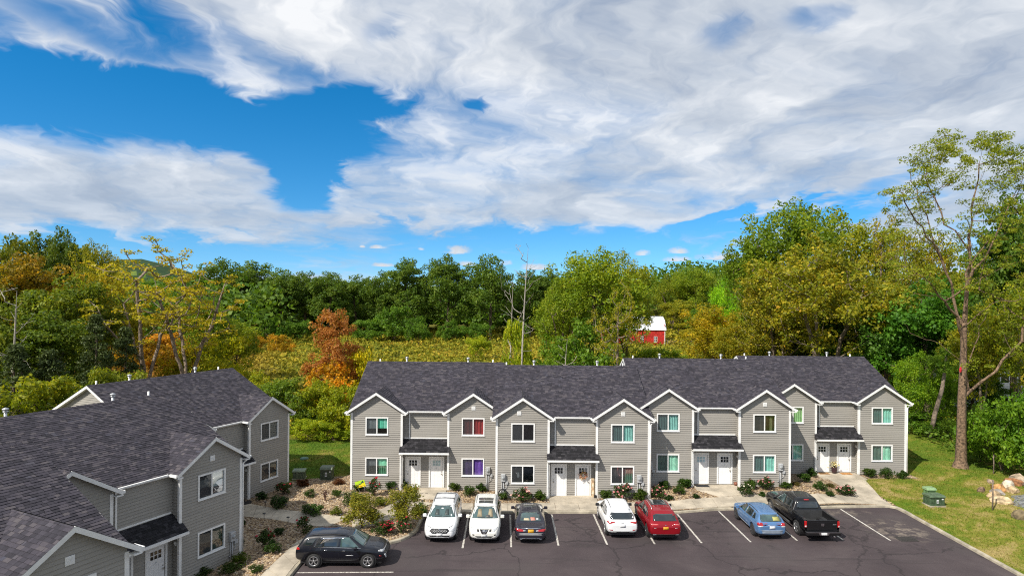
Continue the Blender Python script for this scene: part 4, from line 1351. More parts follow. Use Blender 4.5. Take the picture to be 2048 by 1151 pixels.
class Skel:
    """a growing branch skeleton: nodes with parents"""
    def __init__(s, pts):
        s.P = [np.array(pts[0], float)]; s.par = [-1]
        for q_ in pts[1:]: s.add(q_, len(s.P) - 1)
    def add(s, p_, par): s.P.append(np.array(p_, float)); s.par.append(par); return len(s.P) - 1
    def limb(s, pts, sub=3, rng=None, wob=.08):
        A = np.array(s.P); k = int(np.argmin(((A - np.array(pts[0])) ** 2).sum(1)))
        for a, b in zip(pts, pts[1:]):
            for i in range(1, sub + 1):
                q_ = np.array(a) + (np.array(b) - np.array(a)) * i / sub
                if rng is not None: q_ = q_ + rng.normal(0, wob, 3)
                k = s.add(q_, k)
    def reach(s, C, rng, up=.6, sub=4, lo=0.0):
        """connect crown points, nearest to the skeleton first"""
        C = np.array(C); tips = []
        base = np.array(s.P)
        order = np.argsort(((C[:, None] - base[None]) ** 2).sum(2).min(1))
        for i in order:
            A = np.array(s.P); d = C[i] - A
            dist = np.linalg.norm(d, axis=1)
            cost = dist + up * np.maximum(0, A[:, 2] - C[i][2] + .35 * dist) * 1.6 + 50 * (A[:, 2] < lo)
            k = int(np.argmin(cost)); a = A[k]; L_ = dist[k]
            mid = (a + C[i]) / 2 + np.array([0, 0, -.10 * L_]) + rng.normal(0, .06 * L_, 3)
            for j in range(1, sub + 1):
                f_ = j / sub
                p_ = (1 - f_) ** 2 * a + 2 * f_ * (1 - f_) * mid + f_ ** 2 * C[i]
                k = s.add(p_, k)
            tips.append(k)
        return tips
    def mesh(s, name, m_, r0, rmin=.012, power=.5, thin=0.0, taper=0.0):
        P = np.array(s.P); par = np.array(s.par); n = len(P)
        w_ = np.zeros(n); kids = np.zeros(n, int)
        for i in range(n):
            if par[i] >= 0: kids[par[i]] += 1
        w_[kids == 0] = 1
        for i in range(n - 1, 0, -1): w_[par[i]] += w_[i]
        rad = np.maximum(rmin, r0 * (w_ / w_[0]) ** power)
        if taper: rad = np.maximum(rmin, rad * (1 - taper * np.clip(P[:, 2] / P[:, 2].max(), 0, 1) ** .8)); rad[:3] *= (1.5, 1.2, 1.05)
        rad[0] *= 1.25
        B = np.arange(1, n); A = par[1:]
        Vs, Fs, off = [], [], 0
        for sides, sel in ((8, rad[A] > .12), (5, (rad[A] <= .12) & (rad[A] > .035)), (3, rad[A] <= .035)):
            if thin: sel = sel & (rad[A] > thin)
            a, b = P[A[sel]], P[B[sel]]; ra, rb = np.minimum(rad[A[sel]], rad[B[sel]] * 1.6), rad[B[sel]]
            if not len(a): continue
            d = b - a; L_ = np.linalg.norm(d, axis=1)[:, None] + 1e-9; d = d / L_
            ref = np.where(np.abs(d[:, 2:3]) < .95, np.array([[0, 0, 1.]]), np.array([[1., 0, 0]]))
            u = np.cross(d, ref); u /= np.linalg.norm(u, axis=1)[:, None]; v = np.cross(d, u)
            ang = np.arange(sides) * 2 * math.pi / sides
            ring = u[:, None] * np.cos(ang)[None, :, None] + v[:, None] * np.sin(ang)[None, :, None]
            a2, b2 = a - d * (ra * .3)[:, None], b + d * (rb * .3)[:, None]
            Va = a2[:, None] + ring * ra[:, None, None]; Vb = b2[:, None] + ring * rb[:, None, None]
            V = np.concatenate([Va, Vb], 1).reshape(-1, 3); m2 = len(a)
            k = np.arange(sides); q_ = np.stack([k, (k + 1) % sides, sides + (k + 1) % sides, sides + k], -1)[::1]
            F = (q_[None] + (np.arange(m2) * 2 * sides)[:, None, None]).reshape(-1, 4) + off
            off += len(V); Vs.append(V); Fs.append(F)
        return np_mesh(name, np.concatenate(Vs), np.concatenate(Fs), m_, smooth=True)


def crown_leaves(C, n, rc, size, rs, flat=.75, up=.45, aspect=.62):
    m2 = len(C)
    d = rs.normal(0, 1, (m2, n, 3)); d /= np.linalg.norm(d, axis=2)[..., None]
    r_ = rs.uniform(.25, 1, (m2, n, 1)) ** .5 * (rc if np.isscalar(rc) else np.asarray(rc)[:, None, None])
    off = d * r_; off[..., 2] *= flat
    P = (np.asarray(C)[:, None] + off).reshape(-1, 3)
    nr = (d * .9 + rs.normal(0, .7, (m2, n, 3))).reshape(-1, 3); nr[:, 2] += up
    nr /= np.linalg.norm(nr, axis=1)[:, None] + 1e-9
    a = rs.normal(0, 1, nr.shape); a -= nr * (a * nr).sum(1)[:, None]; a /= np.linalg.norm(a, axis=1)[:, None] + 1e-9
    b = np.cross(nr, a); s = size * rs.uniform(.6, 1.4, (len(P), 1))
    V = np.stack([P - a * s * .5, P + b * s * .5 * aspect + nr * s * .08, P + a * s * .5, P - b * s * .5 * aspect + nr * s * .08], 1)
    return V.reshape(-1, 3)


def crown_points(H, W, base, n, rs, shape='round', lobes=7, shell=.45):
    """cluster centres in a lumpy crown"""
    cz, hz, hw = (H + base) / 2, (H - base) / 2, W / 2
    E = [(0, 0, cz, hw * .78, hz * .86)]
    for i in range(lobes):
        a = 6.283 * (i + rs.uniform(-.3, .3)) / lobes; e = rs.uniform(-.55, .95)
        x = math.cos(a) * hw * .62 * math.cos(e * .9); y = math.sin(a) * hw * .62 * math.cos(e * .9)
        E.append((x, y, cz + hz * .62 * math.sin(e * 1.2), hw * rs.uniform(.30, .46), hz * rs.uniform(.26, .40)))
    E.append((rs.uniform(-.1, .1) * W, rs.uniform(-.1, .1) * W, H - hz * .36, hw * .42, hz * .36))
    if shape == 'cone':
        z = base + (H - base) * rs.uniform(0, 1, n) ** 1.25
        r_ = hw * (1 - (z - base) / (H - base)) ** .8 * rs.uniform(.45, 1, n)
        a = rs.uniform(0, 6.283, n)
        return np.stack([r_ * np.cos(a), r_ * np.sin(a), z - .25 * r_], -1)
    wts = np.array([e[3] ** 2 for e in E]); wts /= wts.sum()
    k = rs.choice(len(E), n, p=wts); E = np.array(E)[k]
    d = rs.normal(0, 1, (n, 3)); d /= np.linalg.norm(d, axis=1)[:, None]
    r_ = rs.uniform(0, 1, (n, 1)) ** shell
    C = np.stack([E[:, 0] + d[:, 0] * E[:, 3] * r_[:, 0], E[:, 1] + d[:, 1] * E[:, 3] * r_[:, 0], E[:, 2] + d[:, 2] * E[:, 4] * r_[:, 0]], -1)
    C[:, 2] = np.maximum(C[:, 2], base * .8 + .15)
    return C


PROTO = {}


def proto(name, seed, H, W, base, ncl, nlf, rc, leaf, kind, r0=.3, shape='round', flat=.75, lobes=7, shell=.45, up=.45, bark=None, stems=1, top=.72, sub=4, aspect=.62, thin=.02):
    rs = np.random.RandomState(seed)
    C = crown_points(H, W, base, ncl, rs, shape, lobes, shell)
    tz = base + (H - base) * (top if shape != 'cone' else .95)
    nseg = 9; t_ = np.linspace(0, 1, nseg)
    w1, w2 = rs.normal(0, .018 * H, 2)
    if stems == 1:
        tr = np.stack([w1 * t_ ** 2, w2 * t_ ** 2 + .01 * H * np.sin(t_ * 5), t_ * tz], -1); sk = Skel(tr)
    else:
        sk = Skel([(0, 0, 0), (0, 0, .04 * H)])
        for k in range(stems):
            a = 6.283 * (k + rs.uniform(0, .5)) / stems; sp_ = W * rs.uniform(.14, .24)
            sk.limb([(0, 0, .04 * H)] + [(math.cos(a) * sp_ * f_ ** 1.3, math.sin(a) * sp_ * f_ ** 1.3, .04 * H + (tz * rs.uniform(.8, 1.05) - .04 * H) * f_) for f_ in (.25, .5, .75, 1)], 2, rs, .03 * W * .15)
    sk.reach(C, rs, sub=sub, lo=base * .35)
    me_t = sk.mesh('trunk', bark or M_BARK, r0, thin=thin, rmin=.014)
    V = crown_leaves(C, nlf, rc, leaf, rs, flat, up, aspect)
    me_c = np_mesh('crown', V, np.arange(len(V)).reshape(-1, 4), LEAF[kind])
    z = V[:, 2]; w_ = np.percentile(np.abs(V[:, :2]), 98) * 2
    PROTO[name] = (me_t, me_c, float(np.percentile(z, 99.7)), float(w_))


for i in range(3): proto('oak%d' % i, 10 + i, 24, 17, 2.0, 190, 78, 1.45, .52, 'oak', .38, flat=.7, lobes=8, thin=.05)
for i in range(3): proto('maple%d' % i, 20 + i, 22, 15, 2.5, 260, 62, .95, .40, 'maple', .30, flat=1.25, lobes=9, up=.2, stems=(1, 2, 3)[i], thin=.03, aspect=.5)
for i in range(2): proto('gold%d' % i, 30 + i, 21, 17, 3.5, 300, 62, .95, .34, 'gold', .34, flat=.8, lobes=9, stems=3, bark=M_BARK2, thin=.02)
for i in range(2): proto('walnut%d' % i, 40 + i, 21, 14, 6.0, 110, 34, .70, .28, 'walnut', .30, flat=.45, lobes=6, shell=.25, stems=3, bark=M_BARK2, top=.6, thin=0)
proto('sparse0', 45, 20, 13, 5, 110, 36, .75, .30, 'gold', .26, flat=.6, lobes=6, shell=.3, bark=M_BARK2, thin=0)
for i in range(2): proto('fir%d' % i, 50 + i, 14, 8, .6, 210, 60, .75, .34, 'fir', .25, shape='cone', flat=.45, up=.1, aspect=.35, thin=.03)
for i in range(3): proto('bush%d' % i, 60 + i, 6, 8.5, .2, 110, 62, .62, .27, 'bush', .10, flat=.85, lobes=6, stems=4, thin=.012, top=.5)
proto('red0', 70, 11.5, 6.6, 1.0, 190, 62, .50, .21, 'red', .16, flat=.9, lobes=5, stems=3, thin=.01)


def dead_mesh(seed, H, spread, forks):
    rs = np.random.RandomState(seed)
    t_ = np.linspace(0, 1, 12)
    sk = Skel(np.stack([spread * .25 * t_ ** 2, .3 * np.sin(t_ * 3), t_ * H], -1))
    C = []
    for i in range(forks):
        z = H * rs.uniform(.22, .9); a = rs.uniform(0, 6.28); l_ = spread * (1.1 - .8 * z / H) * rs.uniform(.35, 1.1) + .25
        C.append((spread * .25 * (z / H) ** 2 + math.cos(a) * l_, math.sin(a) * l_, min(z + l_ * rs.uniform(1.5, 3.2), H * 1.02)))
    sk.reach(C, rs, up=.9, sub=5)
    V = np.array(sk.P)
    return sk.mesh('trunk', M_DEADWOOD, .12, rmin=.013, power=.55), float(V[:, 2].max()), float(np.abs(V[:, :2]).max() * 2)


for i, a in enumerate([(1, 19, 3.2, 44), (2, 15, 1.8, 20), (3, 6, .9, 7)]):
    me, h, w_ = dead_mesh(*a); PROTO['dead%d' % i] = (me, None, h, w_)

TREE_NAME = {'oak': 'broadleaf_tree', 'maple': 'broadleaf_tree', 'gold': 'golden_tree', 'walnut': 'yellow_tree', 'sparse': 'slender_tree', 'fir': 'evergreen_tree', 'bush': 'bush', 'red': 'red_tree', 'dead': 'dead_tree'}
TREES = [
    ('oak0', -101.31, 215, 25.53, 19.1, (1, 1, 1), 'dark green broadleaf tree farthest left of the far treeline, beside the two yellow trees', 'trees of the far treeline'),
    ('oak1', -92.97, 222, 25.29, 19.7, (1, 1, 1), 'dark green broadleaf tree second from the left end of the far treeline', 'trees of the far treeline'),
    ('oak2', -80.11, 214, 22.2, 16.4, (1, 1, 1), 'dark green broadleaf tree third from the left end of the far treeline', 'trees of the far treeline'),
    ('oak0', -73.13, 220, 21.62, 16.8, (1, 1, 1), 'dark green broadleaf tree left behind the red tree', 'trees of the far treeline'),
    ('oak1', -62.27, 212, 21.41, 14.5, (1, 1, 1), 'dark green broadleaf tree directly behind the top of the red tree', 'trees of the far treeline'),
    ('oak2', -55.89, 222, 20.58, 15.2, (1, 1, 1), 'dark green broadleaf tree just right of the red tree, lowest crown of the line', 'trees of the far treeline'),
    ('oak0', -44.91, 214, 21.63, 12.9, (1, 1, 1), 'dark green broadleaf tree left of the three tallest in the line', 'trees of the far treeline'),
    ('oak1', -34.3, 208, 25.85, 16.8, (1, 1, 1), 'dark green broadleaf tree left one of the three tallest', 'trees of the far treeline'),
    ('oak2', -21.03, 206, 26.84, 16.6, (1, 1, 1), 'dark green broadleaf tree middle one of the three tallest', 'trees of the far treeline'),
    ('oak0', -7.01, 204, 26.83, 17.8, (1, 1, 1), 'dark green broadleaf tree right one of the three tallest, rounded top', 'trees of the far treeline'),
    ('oak1', 6.2, 216, 22.64, 13.9, (1, 1, 1), 'dark green broadleaf tree behind the tall dead tree', 'trees of the far treeline'),
    ('oak2', 13.17, 222, 23.12, 13.4, (1, 1, 1), 'dark green broadleaf tree right of the tall dead tree, end of the line', 'trees of the far treeline'),
    ('bush0', -36.12, 190, 10.54, 13.0, (0.8, 1.0, 0.8), 'dense green bush at the meadow edge, largest, below the left tall tree', 'bushes at the foot of the far treeline'),
    ('bush1', -27.54, 184, 7.74, 8.9, (0.8, 1.0, 0.8), 'dense green bush at the meadow edge, right of the largest bush', 'bushes at the foot of the far treeline'),
    ('bush2', -65.56, 192, 5.93, 9.3, (0.8, 1.0, 0.8), 'dense green bush at the meadow edge, left of the red tree', 'bushes at the foot of the far treeline'),
    ('bush0', -43.73, 188, 6.27, 10.6, (0.8, 1.0, 0.8), 'dense green bush at the meadow edge, right of the red tree', 'bushes at the foot of the far treeline'),
    ('bush1', -18.74, 196, 6.16, 9.5, (0.8, 1.0, 0.8), 'dense green bush at the meadow edge, under the middle tall tree', 'bushes at the foot of the far treeline'),
    ('bush2', -10.04, 196, 5.44, 8.7, (0.8, 1.0, 0.8), 'dense green bush at the meadow edge, between the middle and right tall trees', 'bushes at the foot of the far treeline'),
    ('bush0', -72.53, 188, 7.24, 12.1, (0.8, 1.0, 0.8), 'dense green bush at the meadow edge, far left, near the yellow trees', 'bushes at the foot of the far treeline'),
    ('bush1', 1.79, 195, 6.37, 7.9, (0.8, 1.0, 0.8), 'dense green bush at the meadow edge, left of the tall dead trunk', 'bushes at the foot of the far treeline'),
    ('oak0', -90.72, 112, 23.49, 12.6, (1.5, 1.05, 0.6), 'olive brown broadleaf tree at the top left corner of the wood', 'trees of the left wood'),
    ('oak1', -90.64, 118, 24.99, 8.6, (1.06, 0.9, 0.72), 'dark green round crowned tree rising at the back of the left wood', 'trees of the left wood'),
    ('oak2', -83.89, 115, 25.3, 8.3, (0.86, 0.8, 0.76), 'darkest bluish green tree at the back of the left wood', 'trees of the left wood'),
    ('oak0', -84.54, 122, 22.29, 7.9, (1.06, 1.0, 0.64), 'dark green tree at the right end of the back row of the left wood', 'trees of the left wood'),
    ('maple0', -69.98, 104, 22.09, 7.5, (0.99, 0.85, 0.64), 'mid green tree just left of the tall sparse yellow tree', 'trees of the left wood'),
    ('oak1', -66.73, 86, 18.95, 11.4, (2.5, 1.05, 0.6), 'rust brown tree in the middle of the left wood', 'trees of the left wood'),
    ('oak2', -69.37, 84, 17.59, 8.8, (1.5, 1.05, 0.7), 'olive rust tree cut by the left picture edge', 'trees of the left wood'),
    ('oak2', -53.86, 76, 15.72, 10.4, (1.45, 1.15, 0.72), 'broad mid green tree below the rust brown one', 'trees of the left wood'),
    ('maple1', -60.81, 94, 18.91, 8.3, (1.32, 0.95, 0.56), 'yellow green tree behind the left sparse yellow tree', 'trees of the left wood'),
    ('oak0', -53.67, 66, 12.57, 8.5, (1.25, 1.0, 0.72), 'dark green tree behind the pale dead tree at the left edge', 'trees of the left wood'),
    ('oak1', -48.87, 66, 11.81, 8.0, (1.06, 0.95, 0.68), 'shady dark green tree in front of the left wood', 'trees of the left wood'),
    ('fir0', -42.9, 64, 11.65, 4.9, (1.32, 1.0, 0.8), 'tall dark evergreen left of the two sparse yellow trees', 'trees of the left wood'),
    ('fir1', -41.77, 67, 10.22, 5.1, (1.32, 1.0, 0.8), 'dark evergreen directly left of the yellow trees trunks', 'trees of the left wood'),
    ('fir1', -42.41, 57, 8.66, 5.5, (1.32, 1.0, 0.8), 'dark evergreen low in the left wood behind the roof', 'trees of the left wood'),
    ('fir0', -44.03, 55, 9.27, 4.9, (1.32, 1.0, 0.8), 'dark evergreen at the lower left edge of the wood', 'trees of the left wood'),
    ('bush0', -39.0, 50, 7.21, 8.5, (1.65, 1.2, 0.56), 'bright green bush behind the left roof, nearest to the picture edge', 'trees of the left wood'),
    ('bush1', -35.66, 51, 6.16, 7.0, (1.32, 1.1, 0.56), 'bright green bush behind the cream gable of the left row', 'trees of the left wood'),
    ('bush2', -38.34, 60, 6.74, 6.3, (1.45, 1.1, 0.64), 'green bush under the evergreens behind the left ridge', 'trees of the left wood'),
    ('walnut0', -46.08, 78, 21.0, 14.5, (1, 1, 1), 'sparse yellow tree with forked bare limbs, left one of the pair', 'sparse yellow trees behind the left row'),
    ('walnut1', -41.7, 80, 19.55, 12.9, (1, 0.95, 0.9), 'sparse yellow tree with forked bare limbs, right one of the pair', 'sparse yellow trees behind the left row'),
    ('maple0', -49.65, 100, 12.9, 7.7, (0.75, 0.9, 0.7), 'light green young tree behind the right yellow tree', 'small trees and shrubs in the meadow'),
    ('maple1', -46.41, 104, 9.54, 7.5, (0.95, 1.0, 0.8), 'light green young tree right of the sparse yellow pair', 'small trees and shrubs in the meadow'),
    ('bush0', -40.78, 86, 8.07, 9.7, (2.6, 1.7, 0.5), 'yellow shrub right of the yellow trees trunks', 'small trees and shrubs in the meadow'),
    ('bush1', -43.89, 84, 6.96, 6.1, (2.9, 1.5, 0.5), 'golden shrub between the yellow trees trunks and the ridge', 'small trees and shrubs in the meadow'),
    ('red0', -20.86, 74, 12.12, 6.0, (1, 1, 1), 'orange red tree standing between the two townhouse rows', 'small trees and shrubs in the meadow'),
    ('bush1', -20.08, 71, 6.36, 7.4, (4.0, 1.3, 0.5), 'orange shrub at the foot of the orange red tree', 'small trees and shrubs in the meadow'),
    ('bush0', -17.72, 73, 7.46, 4.7, (3.3, 1.9, 0.3), 'bright yellow shrub beside the left end of the main roof', 'small trees and shrubs in the meadow'),
    ('bush2', -20.66, 67, 4.72, 4.9, (1.9, 1.4, 0.5), 'olive shrub left below the orange red tree', 'small trees and shrubs in the meadow'),
    ('bush0', -17.05, 64, 4.75, 5.4, (1.9, 1.4, 0.5), 'yellow green shrub against the left end of the main row', 'small trees and shrubs in the meadow'),
    ('bush1', -22.15, 66, 3.52, 4.3, (0.9, 0.9, 0.7), 'dark green shrub beside the far corner of the left row', 'small trees and shrubs in the meadow'),
    ('bush2', -20.17, 61.5, 1.61, 3.5, (2.2, 1.7, 0.5), 'low yellow green shrub at the edge of the back lawn, left one', 'small trees and shrubs in the meadow'),
    ('bush0', -17.55, 61.5, 1.43, 3.7, (1.7, 1.4, 0.5), 'low yellow green shrub at the edge of the back lawn, right one', 'small trees and shrubs in the meadow'),
    ('bush2', -25.99, 70, 4.44, 6.2, (1.0, 1.0, 0.7), 'dark green shrub behind the right end of the left row ridge', 'small trees and shrubs in the meadow'),
    ('bush1', -31.92, 78, 4.27, 5.0, (2.3, 1.6, 0.5), 'olive shrub behind the left row ridge', 'small trees and shrubs in the meadow'),
    ('bush0', 0.56, 82, 10.79, 4.0, (2.2, 1.7, 0.5), 'vine covered yellow green shrub left of the dead trunks', 'small trees and shrubs in the meadow'),
    ('bush1', 7.02, 90, 6.9, 8.0, (1.0, 1.1, 0.6), 'green shrub behind the second section ridge, right of the dead trunks', 'small trees and shrubs in the meadow'),
    ('bush2', 25.38, 118, 4.25, 6.7, (1.8, 1.6, 0.5), 'goldenrod thicket in front of the red barn', 'small trees and shrubs in the meadow'),
    ('bush0', 30.61, 118, 4.11, 6.7, (1.6, 1.5, 0.5), 'goldenrod thicket right of the red barn', 'small trees and shrubs in the meadow'),
    ('bush1', 35.69, 116, 5.63, 7.5, (1.9, 1.4, 0.5), 'olive thicket behind the third section ridge', 'small trees and shrubs in the meadow'),
    ('maple0', 14.21, 108, 21.9, 15.7, (0.95, 1.05, 0.8), 'large yellow green tree left of the red barn', 'trees around the red barn'),
    ('maple1', 20.89, 114, 21.92, 9.2, (1.05, 1.0, 0.8), 'yellow green tree over the roof of the red barn', 'trees around the red barn'),
    ('maple2', 8.45, 104, 16.7, 8.4, (0.9, 1.0, 0.8), 'yellow green tree with fan like top right of the dead tree', 'trees around the red barn'),
    ('bush1', 11.17, 98, 10.25, 11.1, (0.95, 1.1, 0.7), 'green undergrowth tree beside the slender brown trunk', 'trees around the red barn'),
    ('sparse0', 12.29, 72, 15.92, 6.4, (1, 1, 1), 'thin leaved tree with slender brown trunk behind the second section', 'trees around the red barn'),
    ('maple0', 67.55, 228, 24.73, 15.6, (0.85, 0.95, 0.7), 'yellow green tree on the hill right of the barn', 'trees around the red barn'),
    ('maple2', 60.74, 235, 22.71, 15.2, (0.9, 0.9, 0.7), 'olive tree right behind the barn gable', 'trees around the red barn'),
    ('oak1', 57.97, 214, 12.98, 13.8, (2.4, 1.5, 0.8), 'orange olive tree beside the barn', 'trees around the red barn'),
    ('oak2', 61.94, 200, 10.53, 11.3, (1.1, 1.3, 0.8), 'green tree between the barn and the lime green tree', 'trees around the red barn'),
    ('maple1', 42.06, 122, 18.21, 5.9, (1.1, 1.7, 0.6), 'slender lime green tree left of the big right wood', 'trees around the red barn'),
    ('maple2', 35.88, 108, 12.67, 11.3, (1.55, 1.05, 0.6), 'orange yellow tree beside the lime green tree', 'trees around the red barn'),
    ('bush2', 55.37, 190, 4.71, 6.9, (2.0, 1.2, 0.6), 'small orange bush right of the barn', 'trees around the red barn'),
    ('maple0', 45.34, 100, 29.15, 16.9, (0.72, 0.85, 0.7), 'tallest green tree of the right wood', 'trees of the right wood'),
    ('maple2', 40.82, 104, 24.51, 10.1, (0.6, 0.75, 0.6), 'green tree at the left shoulder of the right wood', 'trees of the right wood'),
    ('maple1', 56.25, 105, 28.54, 16.9, (0.95, 0.9, 0.6), 'olive green tree right of the tallest one in the right wood', 'trees of the right wood'),
    ('gold0', 41.31, 82, 22.23, 17.8, (1, 1, 1), 'broad golden tree with several trunks behind the third section', 'trees of the right wood'),
    ('gold1', 39.77, 93, 18.18, 11.2, (0.95, 0.9, 0.9), 'olive gold tree left of the broad golden tree', 'trees of the right wood'),
    ('sparse0', 57.0, 96, 27.88, 9.3, (1.1, 1, 1), 'thin crowned olive tree left of the tall bare trunked tree', 'trees of the right wood'),
    ('gold1', 57.95, 88, 23.08, 10.6, (0.95, 0.95, 0.9), 'golden tree behind the left limbs of the tall sparse tree', 'trees of the right wood'),
    ('oak0', 48.94, 73, 16.25, 11.2, (0.75, 1.15, 0.8), 'deep green tree left of the tall sparse tree trunk', 'trees of the right wood'),
    ('oak2', 47.22, 78, 13.84, 8.8, (0.65, 0.9, 0.8), 'dark green tree behind the right end of the main roof', 'trees of the right wood'),
    ('oak1', 55.86, 69, 25.21, 8.3, (0.85, 0.95, 0.8), 'tall dark green tree at the right picture edge', 'trees of the right wood'),
    ('gold0', 58.81, 76, 21.92, 10.4, (0.8, 0.95, 0.8), 'olive gold tree right of the tall sparse tree trunk', 'trees of the right wood'),
    ('gold1', 49.32, 60, 15.92, 7.3, (0.9, 1.05, 0.8), 'yellow green tree low at the right picture edge', 'trees of the right wood'),
    ('gold0', 47.79, 63, 13.7, 6.6, (1, 1.05, 0.9), 'golden leaved small tree just right of the tall trunk', 'trees of the right wood'),
    ('maple1', 40.07, 61, 8.74, 4.2, (0.75, 1.05, 0.6), 'bright green sapling on the lawn edge right of the main row', 'trees of the right wood'),
    ('maple2', 42.84, 62, 6.92, 3.5, (0.7, 1.0, 0.6), 'bright green sapling just left of the tall trunk', 'trees of the right wood'),
    ('bush1', 39.31, 60, 3.26, 3.9, (0.8, 1, 0.7), 'dark leafy shrub at the lawn edge behind the main row corner', 'trees of the right wood'),
    ('bush2', 41.04, 59, 2.51, 3.3, (0.9, 1, 0.7), 'dark leafy shrub behind the tall trunk foot', 'trees of the right wood'),
    ('bush0', 38.02, 48, 6.43, 5.0, (0.95, 1.15, 0.6), 'bright leafy shrub behind the boulders', 'trees of the right wood'),
    ('bush1', 40.14, 48, 7.03, 4.6, (0.9, 1.2, 0.6), 'bright leafy shrub at the right edge behind the gravel pad', 'trees of the right wood'),
    ('bush2', 38.63, 51, 5.12, 3.3, (0.95, 1.1, 0.6), 'bright leafy shrub right of the tall trunk', 'trees of the right wood'),
    ('oak1', 50.13, 90, 13.78, 10.9, (0.7, 0.8, 0.7), 'dark tree in the shade right of the broad golden tree', 'trees of the right wood'),
    ('oak2', 42.67, 96, 10.59, 8.5, (1.0, 0.9, 0.7), 'dark olive tree in the shade left of the golden trunks', 'trees of the right wood'),
    ('maple0', 36.42, 99, 10.02, 8.8, (1.1, 0.85, 0.6), 'olive tree behind the third section ridge', 'trees of the right wood'),
    ('gold1', 53.64, 93, 18.29, 11.2, (0.8, 0.85, 0.8), 'olive tree right behind the broad golden tree', 'trees of the right wood'),
    ('oak0', 52.02, 70, 8.3, 6.2, (0.8, 0.95, 0.7), 'shady green tree in front of the pale house', 'trees of the right wood'),
    ('dead0', 1.24, 80, 20.67, 5.8, (1, 1, 1), 'tall dead tree with bleached trunk behind the second section ridge', 'dead trees'),
    ('dead1', -0.3, 86, 16.17, 3.5, (1, 1, 1), 'thin dead trunk left of the tall dead tree', 'dead trees'),
    ('dead1', 6.67, 79, 8.66, 3.2, (1, 1, 1), 'thin dead stem behind the second section ridge, right of the tall dead tree', 'dead trees'),
    ('dead0', -47.04, 58, 14.38, 5.6, (1, 1, 1), 'pale dead tree with spreading bare branches at the left edge', 'dead trees'),
    ('bush0', -56.02, 150, 4.27, 6.0, (3.2, 1.3, 0.6), 'rusty bush at the far left end of the meadow', 'scattered bushes of the meadow'),
    ('bush1', -66.02, 158, 4.21, 7.6, (3.4, 1.3, 0.6), 'rust red thicket at the meadow edge right of the yellow trees', 'scattered bushes of the meadow'),
    ('bush2', -7.71, 140, 4.84, 5.6, (2.2, 1.7, 0.5), 'golden bush in the open meadow left of the vine covered shrub', 'scattered bushes of the meadow'),
    ('bush0', -66.1, 120, 6.04, 11.6, (3.6, 1.2, 0.6), 'orange fern thicket behind the yellow trees trunks, right one', 'scattered bushes of the meadow'),
    ('bush1', -66.65, 112, 5.81, 9.9, (3.4, 1.3, 0.6), 'orange fern thicket behind the yellow trees trunks, left one', 'scattered bushes of the meadow'),
    ('bush2', -65.66, 135, 5.56, 9.8, (3.2, 1.5, 0.6), 'orange golden thicket behind the right yellow tree', 'scattered bushes of the meadow'),
]
for i, (kind, x, y, zt, w_, tint, lab, grp) in enumerate(TREES):
    tm, cm, h0, w0 = PROTO[kind]
    gzv = ground_z(x, y) - .15
    k = kind.rstrip('0123456789')
    rr_ = random.Random(i)
    root = empty(TREE_NAME[k], (x, y, gzv), rr_.uniform(-.5, .5) if k in ('walnut', 'dead') else rr_.uniform(0, 6.28))
    tag(root, lab, 'bush' if k == 'bush' else 'tree', grp)
    s_ = w_ / w0; root.scale = (s_, s_, (zt - gzv) / h0)
    link('trunk', tm, root)
    if cm:
        c = link('crown', cm, root); c.color = (*tint, 1)

# --- the tall sparse tree on the right lawn
M_BARK3 = mat('furrowed_brown_bark', (.22, .145, .09), .95, var=.35, vscale=7, bump=1.0, bscale=9)
rs = np.random.RandomState(99)
sk = Skel([(0, 0, 0), (.03, 0, .5), (.05, 0, 3), (.1, .05, 6), (.15, 0, 9), (.2, 0, 12), (.35, .05, 14), (.5, .1, 15.6)])
for L_ in [[(.5, .1, 15.6), (.7, .2, 18.5), (.9, 0, 22), (1.5, .3, 26), (1.9, .2, 27.6)], [(.2, 0, 12), (-.7, .5, 15.8), (-1.6, .8, 18.8), (-2.7, 1.2, 23), (-3.3, 1.3, 25.5)],
           [(.5, .1, 15.6), (2.0, -.6, 19), (3.4, -.9, 23), (4.5, -1.2, 26.6)], [(-1.3, .7, 18), (-3.4, -.3, 20.4), (-5, -.8, 22), (-5.7, -1, 23.4)],
           [(.15, 0, 10.5), (-1.2, -1, 13), (-3, -1.6, 14.8), (-4.6, -2, 16.6), (-5.6, -2, 17.2)], [(.1, .05, 5.6), (2.0, -.8, 8.4), (3.7, -1.2, 11), (4.7, -1.5, 14), (5.2, -1.5, 16)],
           [(.1, .05, 7.2), (1.2, .5, 9.6), (2.2, .9, 12), (2.9, 1.1, 13.6)], [(.7, .2, 18.5), (-.3, 1.5, 21), (-1, 2.4, 24.5), (-1.2, 2.6, 26.5)], [(.6, .1, 17), (1.8, 1.8, 20), (3, 2.8, 23.5), (3.6, 3, 25.5)],
           [(.2, 0, 12.6), (1.8, -1, 14), (3.4, -1.6, 14.6), (5, -2, 15)], [(.15, 0, 9), (-1.3, .6, 10.6), (-2.8, 1, 11.2), (-4.2, 1.2, 12.4)]]:
    sk.limb(L_, 3, rs, .10)
nC = 330
zc = 14.5 + 13.4 * rs.uniform(0, 1, nC) ** .62                         # a vase of fine twigs, widest high up
rr_c = np.interp(zc, [14, 17, 20, 24, 26.5, 28.2], [3.4, 5.2, 6.2, 6.0, 4.4, 1.8]) * rs.uniform(.30, 1.0, nC) ** .55
ac = rs.uniform(0, 6.283, nC)
C = np.stack([.2 + rr_c * np.cos(ac), rr_c * np.sin(ac) * .8, zc + rs.normal(0, .3, nC)], -1)
